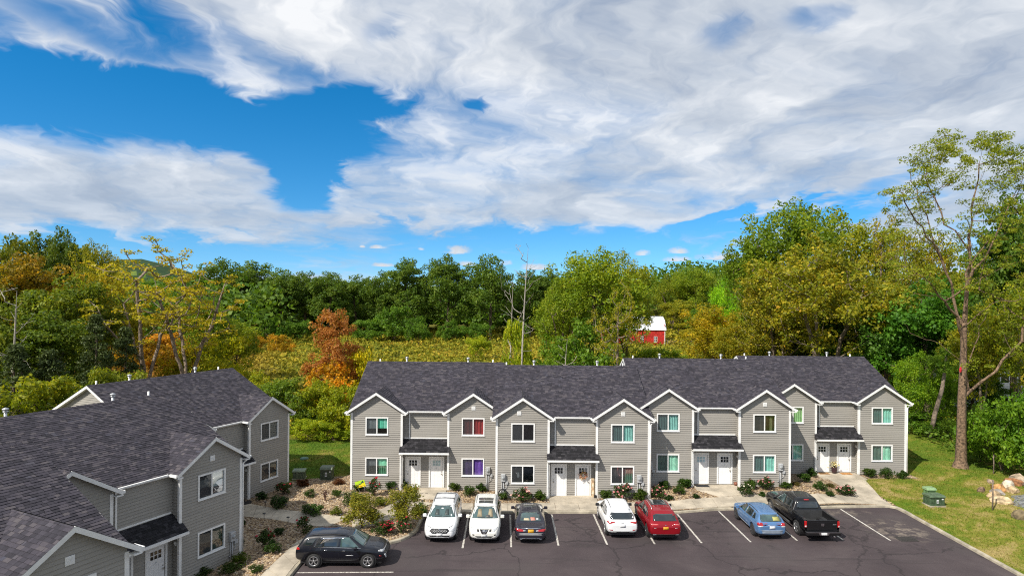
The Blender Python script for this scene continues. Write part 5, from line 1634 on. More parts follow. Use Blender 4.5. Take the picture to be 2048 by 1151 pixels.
C2 = np.array([[4.4, -1.4, 14], [5.2, -1.5, 15.6], [5.8, -1.2, 16], [3.6, -1, 12.4], [2.9, 1.1, 13.4], [2.2, 1, 11.8], [4.8, -2, 14.8], [-4.6, -2, 16.4], [-5.6, -2, 17], [-3.2, -1.8, 15.6], [-5.2, -1.4, 16.2], [3.2, -1.6, 10.6], [5.0, -.6, 12.8], [1.2, .3, 9.2]])
C2 = np.concatenate([C2] + [C2 + rs.normal(0, .9, C2.shape) for _ in range(4)])
ALL = np.concatenate([C, C2]); sk.reach(ALL, rs, up=.8, sub=4, lo=5)
big = tag(empty('tall_tree', (35.64, 49.14, ground_z(35.64, 49.14) - .1), 0), 'tall sparse tree with thick brown trunk standing alone on the right lawn', 'tree')
big.scale = (1, 1, .93)
link('trunk', sk.mesh('trunk', M_BARK3, .36, rmin=.013, power=.50, taper=.62), big)
V = crown_leaves(ALL, 74, rs.uniform(.35, .85, len(ALL)), .17, rs, .5, .6, aspect=.5)
link('crown', np_mesh('crown', V, np.arange(len(V)).reshape(-1, 4), LEAF['big']), big)
rb = MB(); rb.blob((-.28, -.30, 7.9), .09, random.Random(2), 6, .2, 2.6)
tag(rb.build('red_marker', cmat((.55, .02, .03), .7), None, loc=(35.64, 49.14, .6)), 'small red marker tied to the trunk of the tall sparse tree', 'marker')
# leaning bare trunk at the lawn edge
lt = MB(); lt.tube([(0, 0, -.2), (.5, .1, 2.2), (1.25, .2, 4.6), (1.6, .3, 6.5), (1.7, .3, 8.4)], [.22, .2, .17, .13, .06], 7)
rt = tag(empty('leaning_tree', (39.6, 58.6, ground_z(39.6, 58.6))), 'leaning bare tree trunk at the lawn edge left of the tall sparse tree', 'tree')
lt.build('trunk', M_BARK2, rt)
tm, cm, h0, w0 = PROTO['bush1']
c = link('crown', cm, rt, (1.6, .3, 5.6), scale=(.45, .45, .5)); c.color = (1, 1.1, .7, 1)

# --- woods that read as one mass: far hills, and the undergrowth of both near woods
rs = np.random.RandomState(4)
LUMPS = []
for x0, x1, y0, y1, n, h in ((-140, 30, 228, 250, 120, 12), (-150, 40, 236, 262, 110, 16), (-420, 420, 250, 330, 560, 19), (-700, 700, 340, 620, 800, 20), (40, 190, 265, 345, 170, 21), (-190, -75, 120, 240, 160, 19), (75, 210, 100, 240, 190, 19)):
    X = rs.uniform(x0, x1, n); Y = rs.uniform(y0, y1, n)
    LUMPS.append(np.stack([X, Y, far_z(X, Y), h * rs.uniform(.7, 1.05, n)], -1))
LU = np.concatenate(LUMPS)
k = 130
d = rs.normal(0, 1, (len(LU), k, 3)); d /= np.linalg.norm(d, axis=2)[..., None]; d[..., 2] = np.abs(d[..., 2]) * 1.25 - .25
d += rs.normal(0, .10, d.shape)
wd = (LU[:, 3] * rs.uniform(.34, .5, len(LU)))[:, None]
C = np.stack([LU[:, 0:1] + d[..., 0] * wd, LU[:, 1:2] + d[..., 1] * wd, LU[:, 2:3] + LU[:, 3:4] * (.45 + .52 * d[..., 2])], -1).reshape(-1, 3)
V = leaf_quads(C, 1.5, rs, up=.3, aspect=.8).reshape(-1, 3)
o = tag(link('far_woods', np_mesh('far_woods', V, np.arange(len(V)).reshape(-1, 4), LEAF['oak'])), 'dark wooded slopes closing the view behind the treeline', 'woods', kind='stuff')
o.color = (.9, 1.0, .8, 1)


def undergrowth(n, x0, x1, y0, y1, h, size, seed, bad, col, lab):
    rs = np.random.RandomState(seed)
    X = rs.uniform(x0, x1, n); Y = rs.uniform(y0, y1, n); k_ = ~bad(X, Y); X, Y = X[k_], Y[k_]
    lump = .35 + .65 * np.clip(np.sin(X * .7 + 1) * np.sin(Y * .6) + .4, 0, 1.2)
    Zg = np.array([ground_z(a, b) for a, b in zip(X, Y)])
    Z = Zg + h * lump * rs.uniform(0, 1, len(X)) ** .7
    V = leaf_quads(np.stack([X, Y, Z], -1), size, rs, up=.4).reshape(-1, 3)
    o = tag(link('undergrowth', np_mesh('undergrowth', V, np.arange(len(V)).reshape(-1, 4), LEAF['bush'])), lab, 'undergrowth', kind='stuff'); o.color = col


def edge_r(x, y): return (y < 61.5) & (x < 38.6 + (61 - y) * -.12) | (y < 46.5) & (x < 46)


undergrowth(30000, 31, 80, 42, 86, 1.7, .32, 8, edge_r, (.8, .9, .7, 1), 'leafy green undergrowth on the floor of the right wood')
undergrowth(24000, -85, -27, 38, 90, 1.6, .34, 9, lambda x, y: (x > -36) & (y < 46) | (x > -.66 * y) & (y > 60), (1.0, 1.0, .7, 1), 'leafy green undergrowth on the floor of the left wood')

# ------------------------------------------------------------------ cars
def lerp_tab(tab, x):
    xs = [a for a, _ in tab]; return float(np.interp(x, xs, [b for _, b in tab]))


def paint(name, col, metal=0.0, rough=.32):
    m_ = mat(name, col, rough, metal, .35, var=.03, coat=.65); return m_


M_TYRE = mat('tyre_rubber', (.022, .022, .023), .85)
M_RIM = mat('alloy_rim', (.62, .62, .63), .3, metal=.85)
M_RIMD = mat('dark_alloy_rim', (.16, .16, .17), .35, metal=.8)
M_CARGLASS = mat('dark_car_glass', (.012, .018, .019), .05, spec=.9, var=.2, coat=1.0)
M_SHIELD = mat('green_tinted_windshield', (.05, .092, .09), .04, spec=.9, var=.35, vscale=1.2, coat=1.0)
M_CLAD = mat('grey_plastic_cladding', (.035, .036, .038), .6)
M_CHROME = mat('chrome', (.75, .75, .76), .12, metal=1.0)
M_TAIL = mat('red_tail_lens', (.42, .008, .010), .12, coat=1.0, var=.15)
M_CLEAR = mat('clear_lamp_lens', (.62, .64, .66), .12, coat=1.0, var=.25, vscale=14)
M_PLATE_W = mat('white_licence_plate', (.70, .71, .72), .5)
M_PLATE_Y = mat('orange_licence_plate', (.72, .36, .02), .5)
M_SILVER = mat('silver_trim', (.60, .61, .62), .35, metal=.6)


class Car:
    def __init__(s, name, label, spec, body_mat, x, y, rz):
        s.sp = spec; s.L = spec['L']; s.root = tag(empty(name, (x, y, 0.006), rz), label, 'pickup truck' if 'pickup' in name else 'car', 'vehicles parked in the lot')
        s.x0 = spec.get('x0', 0.0); s.bm = body_mat
        s.loft()
    def c(s, x): return x - s.L / 2
    def loft(s):
        sp = s.sp; L = s.L; r, Ra = sp.get('wr', .35), sp.get('Ra', .425)
        xs = set(np.linspace(s.x0, L, 26))
        for xw in sp['wheels']:
            for f in (-1.06, -.98, -.85, -.6, -.3, 0, .3, .6, .85, .98, 1.06):
                if s.x0 + .03 < xw + f * Ra < L - .03: xs.add(xw + f * Ra)
        for d in (.03, .09, .18): xs.add(s.x0 + d); xs.add(L - d)
        for a, _ in sp['top']:
            if s.x0 < a < L: xs.add(a)
        xs = sorted(xs); xs = [a for i, a in enumerate(xs) if i == 0 or a - xs[i - 1] > .018]
        rings = []
        for x in xs:
            zt, zb, hw = lerp_tab(sp['top'], x), lerp_tab(sp['bottom'], x), lerp_tab(sp['half'], x)
            bl = min(lerp_tab(sp['belt'], x), zt - .03); g_ = zt - bl
            k = min(1, max(0, (g_ - .08) / .34)); rh = sp['roofhalf']
            yr = hw * .93 * (1 - k) + (hw * .93 + (rh - hw * .93) * min(1, g_ / sp.get('gh', .62))) * k
            ar = 0
            for xw in sp['wheels']:
                if abs(x - xw) < Ra: ar = r + math.sqrt(Ra ** 2 - (x - xw) ** 2)
            b0 = max(zb, ar); b2 = max(zb + .07, ar + .005); zm = max(zb + .48 * (bl - zb), ar + .035)
            zm = min(zm, bl - .05); b2 = min(b2, zm - .01)
            z6 = (bl + .55 * g_) * (1 - k) + (zt - .085) * k; z7 = (bl + .86 * g_) * (1 - k) + (zt - .022) * k
            y6 = hw * .90 * (1 - k) + yr * k; y7 = hw * .76 * (1 - k) + yr * .87 * k
            rings.append([(0, b0), (hw * .80, b0), (hw * .955, b2), (hw, zm), (hw * .99, bl - .11 if bl - .11 > zm else (zm + bl) / 2), (hw * .95, bl), (y6, z6), (y7, z7), (yr * .5 * k + hw * .45 * (1 - k), zt - .004), (0, zt + .008)])
        n = len(rings[0]); V, F = [], []
        for x, rg in zip(xs, rings):
            V += [(s.c(x), y, z) for y, z in rg] + [(s.c(x), -y, z) for y, z in rg[-2:0:-1]]
        m2 = 2 * n - 2
        for i in range(len(xs) - 1):
            for j in range(m2):
                F.append((i * m2 + j, (i + 1) * m2 + j, (i + 1) * m2 + (j + 1) % m2, i * m2 + (j + 1) % m2))
        for i, rev in ((0, False), (len(xs) - 1, True)):
            base = i * m2
            # flat end caps as strips between the two sides
            for j in range(n - 1):
                a, b = base + j, base + j + 1
                c_, d = base + (m2 - j) % m2, base + (m2 - j - 1) % m2
                q_ = [a, b, d, c_]; q_ = list(dict.fromkeys(q_))
                F.append(tuple(q_ if not rev else q_[::-1]))
        me = bpy.data.meshes.new('body'); me.from_pydata(V, [], F)
        me.update()
        tmp = bpy.data.objects.new('tmp', me); COL.objects.link(tmp)
        md = tmp.modifiers.new('s', 'SUBSURF'); md.levels = 1; md.render_levels = 1
        dg = bpy.context.evaluated_depsgraph_get()
        fm = bpy.data.meshes.new_from_object(tmp.evaluated_get(dg)); bpy.data.objects.remove(tmp); bpy.data.meshes.remove(me)
        fm.name = 'body'; fm.materials.clear(); fm.materials.append(s.bm)
        fm.polygons.foreach_set('use_smooth', [True] * len(fm.polygons)); fm.update()
        s.body = link('body', fm, s.root)
        s.bvh = BVHTree.FromPolygons([v.co[:] for v in fm.vertices], [p_.vertices[:] for p_ in fm.polygons])
        if not s.sp.get('nounder'):
            ub = MB(); hw = lerp_tab(s.sp['half'], L / 2)
            ub.box(s.c(s.x0 + .25), s.c(L - .25), -hw * .78, hw * .78, .20, .55); ub.build('underbody', M_BLACK, s.root)
        s.wheels()
    def wheels(s):
        sp = s.sp; r, Ra = sp.get('wr', .35), sp.get('Ra', .425); hw = lerp_tab(sp['half'], s.L / 2)
        tw = .115
        t = MB(); t.lathe([(r * .62, -tw), (r * .9, -tw), (r, -tw * .72), (r, tw * .72), (r * .9, tw), (r * .66, tw * .98), (r * .62, tw * .8)], 26, axis='y')
        tm = t.mesh('wheel', M_TYRE)
        q_ = MB(); q_.lathe([(r * .66, tw * .93), (r * .60, tw * .86), (r * .57, tw * .3), (r * .2, tw * .25), (0, tw * .25)], 26, axis='y')
        dk = q_.mesh('rim_barrel', M_BLACK)
        p_ = MB(); p_.lathe([(r * .685, tw * .98), (r * .66, tw * 1.03), (r * .60, tw * .95), (r * .59, tw * .8)], 26, axis='y')
        ns = sp.get('spokes', 5)
        for k in range(ns):
            for da in ((-.14, .14) if ns <= 6 else (0,)):
                a = 2 * math.pi * k / ns + .3; a2 = a + da
                p_.beam((r * .10 * math.cos(a), tw * .80, r * .10 * math.sin(a)), (r * .62 * math.cos(a2), tw * .86, r * .62 * math.sin(a2)), r * .085, .03, (0, 1, 0))
        p_.lathe([(0, tw * .95), (r * .12, tw * .93), (r * .15, tw * .75)], 12, axis='y')
        rm = p_.mesh('rim', sp.get('rim', M_RIM))
        wl = MB(); wl.lathe([(0, 0), (Ra - .005, 0), (Ra - .005, -.5), (0, -.5)], 24, axis='y', smooth=False)
        wm = wl.mesh('wheel_arch', M_BLACK)
        for xw in sp['wheels']:
            for sg in (1, -1):
                w_ = link('wheel', tm, s.root, (s.c(xw), sg * (hw - tw - .035), r), 0 if sg > 0 else math.pi)
                link('rim', rm, w_); link('rim_barrel', dk, w_)
                link('wheel_arch', wm, s.root, (s.c(xw), sg * (hw - .10), r + .005), 0 if sg > 0 else math.pi)
    def patch(s, name, poly, axis, m_, off=.007, mirror=False, step=.07, parent=None, inner=3):
        """a thin plate that follows the body; poly in (x,z) side, (y,z) front / rear, (x,y) top"""
        pl = []
        for (a, b), (c_, d) in zip(poly, poly[1:] + poly[:1]):
            k = max(1, int(math.hypot(c_ - a, d - b) / step))
            pl += [(a + (c_ - a) * i / k, b + (d - b) * i / k) for i in range(k)]
        ca = sum(a for a, _ in poly) / len(poly); cb = sum(b for _, b in poly) / len(poly)
        def hit(a, b):
            if axis == 'left': o, d = Vector((s.c(a), 3, b)), Vector((0, -1, 0))
            elif axis == 'right': o, d = Vector((s.c(a), -3, b)), Vector((0, 1, 0))
            elif axis == 'rear': o, d = Vector((-s.L, a, b)), Vector((1, 0, 0))
            elif axis == 'front': o, d = Vector((s.L, a, b)), Vector((-1, 0, 0))
            else: o, d = Vector((s.c(a), b, 4)), Vector((0, 0, -1))
            h = s.bvh.ray_cast(o, d)
            if h[0] is None: return None
            nn = h[1] if h[1].dot(d) < 0 else -h[1]
            return h[0], nn, d
        mb = MB(); rings = []; n = len(pl)
        sc_ = [1.0] + [1 - (i + 1) / (inner + 1) for i in range(inner)]
        for f in sc_:
            ring = []
            for a, b in pl:
                h = hit(ca + (a - ca) * f, cb + (b - cb) * f)
                if h is None: h = hit(ca + (a - ca) * f * .93, cb + (b - cb) * f * .93)
                if h is None: ring.append(None); continue
                ring.append(mb.p(h[0] + h[1] * off))
            rings.append(ring)
        hc = hit(ca, cb)
        if hc is None: return None
        cen = mb.p(hc[0] + hc[1] * off)
        sk = []
        for (a, b), i in zip(pl, rings[0]):
            h = hit(a, b) or hit(ca + (a - ca) * .93, cb + (b - cb) * .93)
            sk.append(mb.p(h[0] - h[1] * .01) if h and i is not None else None)
        def q(ids, sm=True):
            if all(i is not None for i in ids): mb.f.append(list(ids)); mb.sm.append(sm)
        for a, b in zip(rings, rings[1:]):
            for i in range(n): q((a[i], a[(i + 1) % n], b[(i + 1) % n], b[i]))
        for i in range(n): q((rings[-1][i], rings[-1][(i + 1) % n], cen))
        for i in range(n): q((sk[i], sk[(i + 1) % n], rings[0][(i + 1) % n], rings[0][i]), False)
        o = mb.build(name, m_, parent or s.root)
        return o
    def both(s, name, poly, m_, **k):
        s.patch(name, poly, 'left', m_, **k); s.patch(name, poly, 'right', m_, **k)
    def pair(s, name, poly, axis, m_, **k):
        s.patch(name, poly, axis, m_, **k); s.patch(name, [(-a, b) if axis != 'top' else (a, -b) for a, b in poly], axis, m_, **k)
    def seam(s, pts, w=.012):
        """a dark gap between panels, along a line on both flanks"""
        for (a, b), (c_, d) in zip(pts, pts[1:]):
            n = Vector((-(d - b), c_ - a)).normalized() * w / 2
            s.both('panel_gap', [(a + n.x, b + n.y), (c_ + n.x, d + n.y), (c_ - n.x, d - n.y), (a - n.x, b - n.y)], M_BLACK, off=.004, inner=0, step=.12)
    def mirrors(s, x, z, col=None):
        hw = lerp_tab(s.sp['half'], x)
        for sg in (1, -1):
            mb = MB(); cx, cy = s.c(x), sg * (hw + .09)
            mb.bev(cx - .06, cx + .07, cy - .11, cy + .11, z - .07, z + .09, .035)
            mb.beam((cx + .01, sg * (hw - .08), z - .05), (cx + .01, cy, z - .05), .06, .04)
            mb.build('mirror', col or s.bm, s.root)
    def handles(s, pts, m_=None):
        for x, z in pts: s.both('door_handle', [(x - .09, z - .016), (x + .09, z - .016), (x + .09, z + .016), (x - .09, z + .016)], m_ or s.bm, off=.022, inner=0)
    def rails(s, x0, x1, y, m_, cross=()):
        for sg in (1, -1):
            pts = []
            for i in range(9):
                x = x0 + (x1 - x0) * i / 8
                h = s.bvh.ray_cast(Vector((s.c(x), sg * y, 4)), Vector((0, 0, -1)))
                pts.append(h[0] + Vector((0, 0, .045 if 0 < i < 8 else .0)))
            mb = MB(); mb.tube(pts, .018, 6); mb.build('roof_rail', m_, s.root)
        for x in cross:
            h = s.bvh.ray_cast(Vector((s.c(x), 0, 4)), Vector((0, 0, -1)))
            mb = MB(); mb.tube([(s.c(x), -y, h[0].z + .03), (s.c(x), 0, h[0].z + .06), (s.c(x), y, h[0].z + .03)], .022, 6); mb.build('roof_bar', m_, s.root)
    def plate(s, axis, z, m_, y=0, w=.16, h=.08):
        o = s.patch('licence_plate', [(y - w, z - h), (y + w, z - h), (y + w, z + h), (y - w, z + h)], axis, m_, off=.014, inner=0); return o
    def wiper(s, axis, y, z, ln):
        s.patch('wiper', [(y, z), (y + ln, z + .03), (y + ln, z + .045), (y, z + .02)], axis, M_BLACK, off=.018, inner=0)


def suv_spec(L=4.65, W_=1.85, H=1.68, **k):
    f = L / 4.7; h = H / 1.68; w_ = W_ / 1.86
    d = dict(L=L, wheels=(.98 * f, (4.7 - .93) * f), roofhalf=.665 * w_, wr=.36, Ra=.435,
             top=[(0, .86 * h), (.05 * f, 1.0 * h), (.12 * f, 1.10 * h), (.42 * f, 1.50 * h), (.60 * f, 1.60 * h), (1.1 * f, 1.655 * h), (2.0 * f, 1.68 * h), (2.6 * f, 1.64 * h), (2.9 * f, 1.54 * h), (3.62 * f, 1.09 * h), (4.1 * f, 1.03 * h), (4.48 * f, .92 * h), (4.64 * f, .76 * h), (4.7 * f, .66 * h)],
             belt=[(0, .84 * h), (.12 * f, 1.0 * h), (1.0 * f, 1.03 * h), (3.4 * f, .985 * h), (4.1 * f, .93 * h), (4.5 * f, .80 * h), (4.7 * f, .60 * h)],
             half=[(0, .78 * w_), (.08 * f, .865 * w_), (.4 * f, .915 * w_), (1.2 * f, .93 * w_), (3.8 * f, .93 * w_), (4.3 * f, .885 * w_), (4.6 * f, .76 * w_), (4.7 * f, .64 * w_)],
             bottom=[(0, .45), (.12, .36), (.5, .29), (L - .5, .27), (L - .12, .30), (L, .40)])
    d.update(k); return d


# --- black SUV parked sideways
P_BLACK = paint('black_car_paint', (.003, .004, .009))
c = Car('parked_car', 'black SUV parked sideways beside the gravel island', suv_spec(4.65, 1.84, 1.66, spokes=5, rim=M_RIM), P_BLACK, -8.70, 32.62, R(1))
c.patch('windshield', [(-.74, 1.10), (.74, 1.10), (.58, 1.53), (-.58, 1.53)], 'front', M_SHIELD)
c.patch('rear_window', [(-.60, 1.12), (.60, 1.12), (.50, 1.45), (-.50, 1.45)], 'rear', M_CARGLASS)
c.both('side_window', [(3.30, 1.03), (2.32, 1.05), (2.32, 1.49), (2.72, 1.50)], M_SHIELD)
c.both('side_window', [(2.22, 1.05), (1.40, 1.07), (1.40, 1.48), (2.22, 1.50)], M_CARGLASS)
c.both('side_window', [(1.34, 1.07), (.98, 1.10), (1.24, 1.46), (1.34, 1.47)], M_CARGLASS)
c.both('side_window', [(.86, 1.13), (.40, 1.16), (.62, 1.42), (1.08, 1.44)], M_CARGLASS)
c.both('window_trim', [(3.36, 1.00), (.95, 1.065), (.95, 1.09), (3.36, 1.028)], M_CHROME, off=.012, inner=0)
c.both('window_trim', [(2.75, 1.52), (1.25, 1.51), (.93, 1.09), (.97, 1.08), (1.28, 1.485), (2.75, 1.50)], M_CHROME, off=.011, inner=0)
c.seam([(2.27, .38), (2.27, 1.04)]); c.seam([(3.36, .42), (3.40, .98)]); c.seam([(1.42, .78), (1.30, 1.04)])
c.both('cladding', [(3.28, .30), (1.40, .30), (1.40, .44), (3.28, .44)], M_CLAD, inner=1)
c.handles([(2.50, .90), (1.58, .94)], M_CHROME); c.mirrors(3.12, 1.05)
c.pair('taillight', [(.52, .93), (.80, .93), (.86, 1.03), (.52, 1.03)], 'rear', M_TAIL); c.both('taillight', [(.03, .93), (.26, .95), (.22, 1.04), (.06, 1.04)], M_TAIL)
c.pair('headlight', [(.44, .80), (.74, .84), (.74, .90), (.44, .86)], 'front', M_CLEAR); c.both('headlight', [(4.24, .86), (4.54, .78), (4.54, .84), (4.26, .90)], M_CLEAR)
c.patch('grille', [(-.42, .58), (.42, .58), (.50, .82), (-.50, .82)], 'front', M_BLACK); c.patch('grille_bar', [(-.60, .83), (.60, .83), (.60, .86), (-.60, .86)], 'front', M_CHROME, off=.016, inner=0)
c.pair('fog_light', [(.60, .48), (.68, .48), (.72, .68), (.64, .68)], 'front', M_CLEAR); c.both('side_marker', [(4.30, .62), (4.42, .58), (4.42, .62), (4.30, .66)], M_TAIL, inner=0)
c.rails(.75, 2.5, .60, M_BLACK); c.plate('rear', .80, M_PLATE_W); c.both('name_badge', [(2.62, .66), (3.00, .66), (3.00, .69), (2.62, .69)], M_SILVER, off=.008, inner=0)
c.patch('bonnet_crease', [(3.75, .50), (4.38, .44), (4.38, .46), (3.75, .52)], 'top', M_BLACK, off=.003, inner=0); c.patch('bonnet_crease', [(3.75, -.50), (4.38, -.44), (4.38, -.46), (3.75, -.52)], 'top', M_BLACK, off=.003, inner=0)

# --- two white SUVs nose out
P_WHITE = paint('white_car_paint', (.74, .75, .76)); P_PEARL = paint('pearl_white_car_paint', (.72, .715, .67))
M_BEIGE = mat('beige_seat_fabric', (.30, .25, .16), .8)
c = Car('parked_car', 'white SUV nose out with wide black mesh grille, leftmost of the parked front row', suv_spec(4.78, 1.90, 1.70, rim=M_RIM), P_WHITE, -3.98, 37.30, R(-90))
c.patch('windshield', [(-.78, 1.12), (.78, 1.12), (.62, 1.57), (-.62, 1.57)], 'front', M_SHIELD)
for y0, y1 in ((-.42, -.14), (.14, .42)): c.patch('seat_back', [(y0, 1.20), (y1, 1.20), (y1 - .05, 1.42), (y0 + .05, 1.42)], 'front', cmat((.045, .06, .06), .5), off=.009, inner=0)
c.patch('rear_view_mirror', [(-.07, 1.44), (.07, 1.44), (.07, 1.48), (-.07, 1.48)], 'front', M_PLATE_W, off=.012, inner=0)
c.patch('parking_sticker', [(.52, 1.16), (.60, 1.16), (.58, 1.24), (.51, 1.24)], 'front', M_PLATE_W, off=.012, inner=0)
c.both('side_window', [(3.38, 1.06), (2.40, 1.08), (2.40, 1.52), (2.78, 1.53)], M_CARGLASS); c.both('side_window', [(2.30, 1.08), (1.35, 1.10), (1.40, 1.50), (2.30, 1.52)], M_CARGLASS); c.both('side_window', [(1.25, 1.11), (.62, 1.16), (.80, 1.44), (1.28, 1.49)], M_CARGLASS)
c.seam([(2.35, .40), (2.35, 1.07)]); c.seam([(3.44, .42), (3.46, 1.0)]); c.seam([(1.42, .8), (1.30, 1.08)])
c.both('cladding', [(3.36, .31), (1.45, .31), (1.45, .42), (3.36, .42)], M_CLAD, inner=1); c.handles([(2.6, .95), (1.62, .98)]); c.mirrors(3.20, 1.09)
c.patch('grille', [(-.40, .60), (.40, .60), (.56, .74), (.44, .84), (-.44, .84), (-.56, .74)], 'front', M_BLACK)
for i in range(3):
    for j in range(9): c.patch('grille_stud', [(-.36 + j * .09 - .022 + (i % 2) * .045, .655 + i * .06), (-.36 + j * .09 + (i % 2) * .045, .637 + i * .06), (-.36 + j * .09 + .022 + (i % 2) * .045, .655 + i * .06), (-.36 + j * .09 + (i % 2) * .045, .673 + i * .06)], 'front', M_SILVER, off=.013, inner=0)
c.patch('emblem', [(-.06, .76), (.0, .74), (.06, .76), (.06, .79), (0, .81), (-.06, .79)], 'front', M_CHROME, off=.018, inner=0)
c.pair('headlight', [(.54, .70), (.74, .70), (.76, .79), (.58, .79)], 'front', M_CLEAR); c.pair('day_light', [(.50, .865), (.72, .93), (.73, .945), (.50, .89)], 'front', M_CLAD)
c.patch('lower_grille', [(-.52, .42), (.52, .42), (.62, .50), (-.62, .50)], 'front', M_BLACK); c.patch('skid_plate', [(-.56, .36), (.56, .36), (.54, .41), (-.54, .41)], 'front', M_SILVER, off=.02, inner=0)
c.plate('front', .535, M_PLATE_W); c.rails(.8, 2.6, .60, M_RIMD, (1.15, 2.1)); c.wiper('front', -.4, 1.13, .42); c.wiper('front', .1, 1.13, .42)
c.pair('taillight', [(.5, .95), (.82, .95), (.84, 1.02), (.5, 1.02)], 'rear', M_TAIL); c.patch('rear_window', [(-.62, 1.14), (.62, 1.14), (.52, 1.48), (-.52, 1.48)], 'rear', M_CARGLASS)

c = Car('parked_car', 'pearl white SUV nose out with sunroof and small chrome framed grille', suv_spec(4.66, 1.84, 1.69, rim=M_RIM), P_PEARL, -1.46, 37.18, R(-90))
c.patch('windshield', [(-.75, 1.11), (.75, 1.11), (.60, 1.56), (-.60, 1.56)], 'front', M_SHIELD)
for y0, y1 in ((-.46, -.16), (.16, .46)): c.patch('seat_back', [(y0, 1.17), (y1, 1.17), (y1 - .06, 1.46), (y0 + .06, 1.46)], 'front', M_BEIGE, off=.009, inner=0)
c.patch('steering_wheel', [(.16 + .13 * math.cos(a) , 1.20 + .05 * math.sin(a)) for a in np.linspace(0, 6.0, 9)], 'front', cmat((.10, .10, .09), .5), off=.012, inner=0)
c.patch('parking_sticker', [(.42, 1.145), (.54, 1.145), (.54, 1.165), (.42, 1.165)], 'front', M_PLATE_W, off=.013, inner=0)
c.patch('sunroof', [(2.55, -.42), (2.55, .42), (1.62, .45), (1.62, -.45)], 'top', M_CARGLASS); c.patch('sunroof_bar', [(2.08, -.44), (2.08, .44), (2.12, .44), (2.12, -.44)], 'top', P_PEARL, off=.014, inner=0)
c.both('side_window', [(3.30, 1.05), (2.34, 1.07), (2.34, 1.51), (2.70, 1.52)], M_CARGLASS); c.both('side_window', [(2.24, 1.07), (1.32, 1.09), (1.36, 1.49), (2.24, 1.51)], M_CARGLASS); c.both('side_window', [(1.22, 1.10), (.66, 1.15), (.82, 1.42), (1.25, 1.48)], M_CARGLASS)
c.seam([(2.29, .40), (2.29, 1.06)]); c.seam([(3.36, .42), (3.38, 1.0)]); c.handles([(2.5, .94), (1.56, .97)]); c.mirrors(3.14, 1.09)
c.patch('grille', [(-.13, .62), (.13, .62), (.26, .84), (-.26, .84)], 'front', M_BLACK)
c.patch('grille_frame', [(-.10, .60), (.10, .60), (.24, .85), (.205, .85), (.08, .635), (-.08, .635), (-.205, .85), (-.24, .85)], 'front', M_CHROME, off=.018, inner=0)
c.patch('emblem', [(.075 * math.cos(a), .765 + .06 * math.sin(a)) for a in np.linspace(0, 5.6, 10)], 'front', M_CHROME, off=.02, inner=0); c.patch('emblem_bar', [(-.09, .755), (.09, .755), (.09, .775), (-.09, .775)], 'front', M_SILVER, off=.026, inner=0)
c.pair('headlight', [(.42, .76), (.60, .74), (.76, .90), (.70, .92), (.50, .85)], 'front', M_CLEAR); c.pair('grille_wing', [(.27, .72), (.40, .74), (.42, .84), (.30, .84)], 'front', M_BLACK)
c.patch('lower_grille', [(-.40, .42), (.40, .42), (.52, .50), (-.52, .50)], 'front', M_BLACK); c.patch('skid_plate', [(-.46, .365), (.46, .365), (.44, .41), (-.44, .41)], 'front', M_SILVER, off=.02, inner=0); c.pair('fog_light', [(.54, .52), (.66, .54), (.66, .60), (.56, .60)], 'front', M_BLACK)
c.plate('front', .54, M_PLATE_W); c.rails(.8, 2.6, .57, M_SILVER); c.wiper('front', -.4, 1.12, .42); c.wiper('front', .08, 1.12, .42)
c.pair('taillight', [(.5, .95), (.8, .95), (.82, 1.06), (.5, 1.03)], 'rear', M_TAIL); c.patch('rear_window', [(-.6, 1.13), (.6, 1.13), (.5, 1.46), (-.5, 1.46)], 'rear', M_CARGLASS)
an = MB(); an.tube([(c.c(.95), 0, 1.62), (c.c(.80), 0, 1.74)], .012, 5); an.build('antenna', M_PLATE_W, c.root)

# --- dark grey sedan, tail out
P_GREY = paint('dark_blue_grey_car_paint', (.028, .027, .040), .4)
sed = dict(L=4.87, wheels=(1.05, 3.86), roofhalf=.56, wr=.33, Ra=.40, gh=.50,
           top=[(0, .74), (.05, .88), (.14, .98), (.72, 1.04), (1.42, 1.36), (1.75, 1.43), (2.4, 1.46), (2.9, 1.42), (3.15, 1.35), (3.85, 1.0), (4.3, .93), (4.65, .82), (4.82, .66), (4.87, .55)],
           belt=[(0, .72), (.14, .92), (.8, .985), (2, .95), (3.7, .92), (4.3, .84), (4.7, .68), (4.87, .5)],
           half=[(0, .74), (.08, .83), (.4, .90), (1.2, .92), (3.9, .92), (4.4, .86), (4.75, .72), (4.87, .58)],
           bottom=[(0, .40), (.15, .28), (.5, .24), (4.4, .22), (4.75, .22), (4.87, .30)])
c = Car('parked_car', 'dark grey sedan parked tail out with wide red tail lights', sed, P_GREY, 1.17, 37.30, R(90))
c.patch('rear_window', [(-.62, 1.075), (.62, 1.075), (.50, 1.37), (-.50, 1.37)], 'rear', M_SHIELD); c.patch('windshield', [(-.62, 1.04), (.62, 1.04), (.5, 1.38), (-.5, 1.38)], 'front', M_SHIELD)
c.patch('cushion', [(-.30, 1.10), (-.02, 1.10), (.0, 1.20), (-.26, 1.20)], 'rear', cmat((.62, .26, .20), .8), off=.012, inner=0); c.patch('cushion', [(.05, 1.10), (.40, 1.10), (.36, 1.17), (.08, 1.17)], 'rear', cmat((.60, .50, .34), .8), off=.012, inner=0)
c.patch('parcel_cloth', [(-.46, 1.12), (-.34, 1.12), (-.34, 1.17), (-.46, 1.17)], 'rear', M_PLATE_W, off=.012, inner=0)
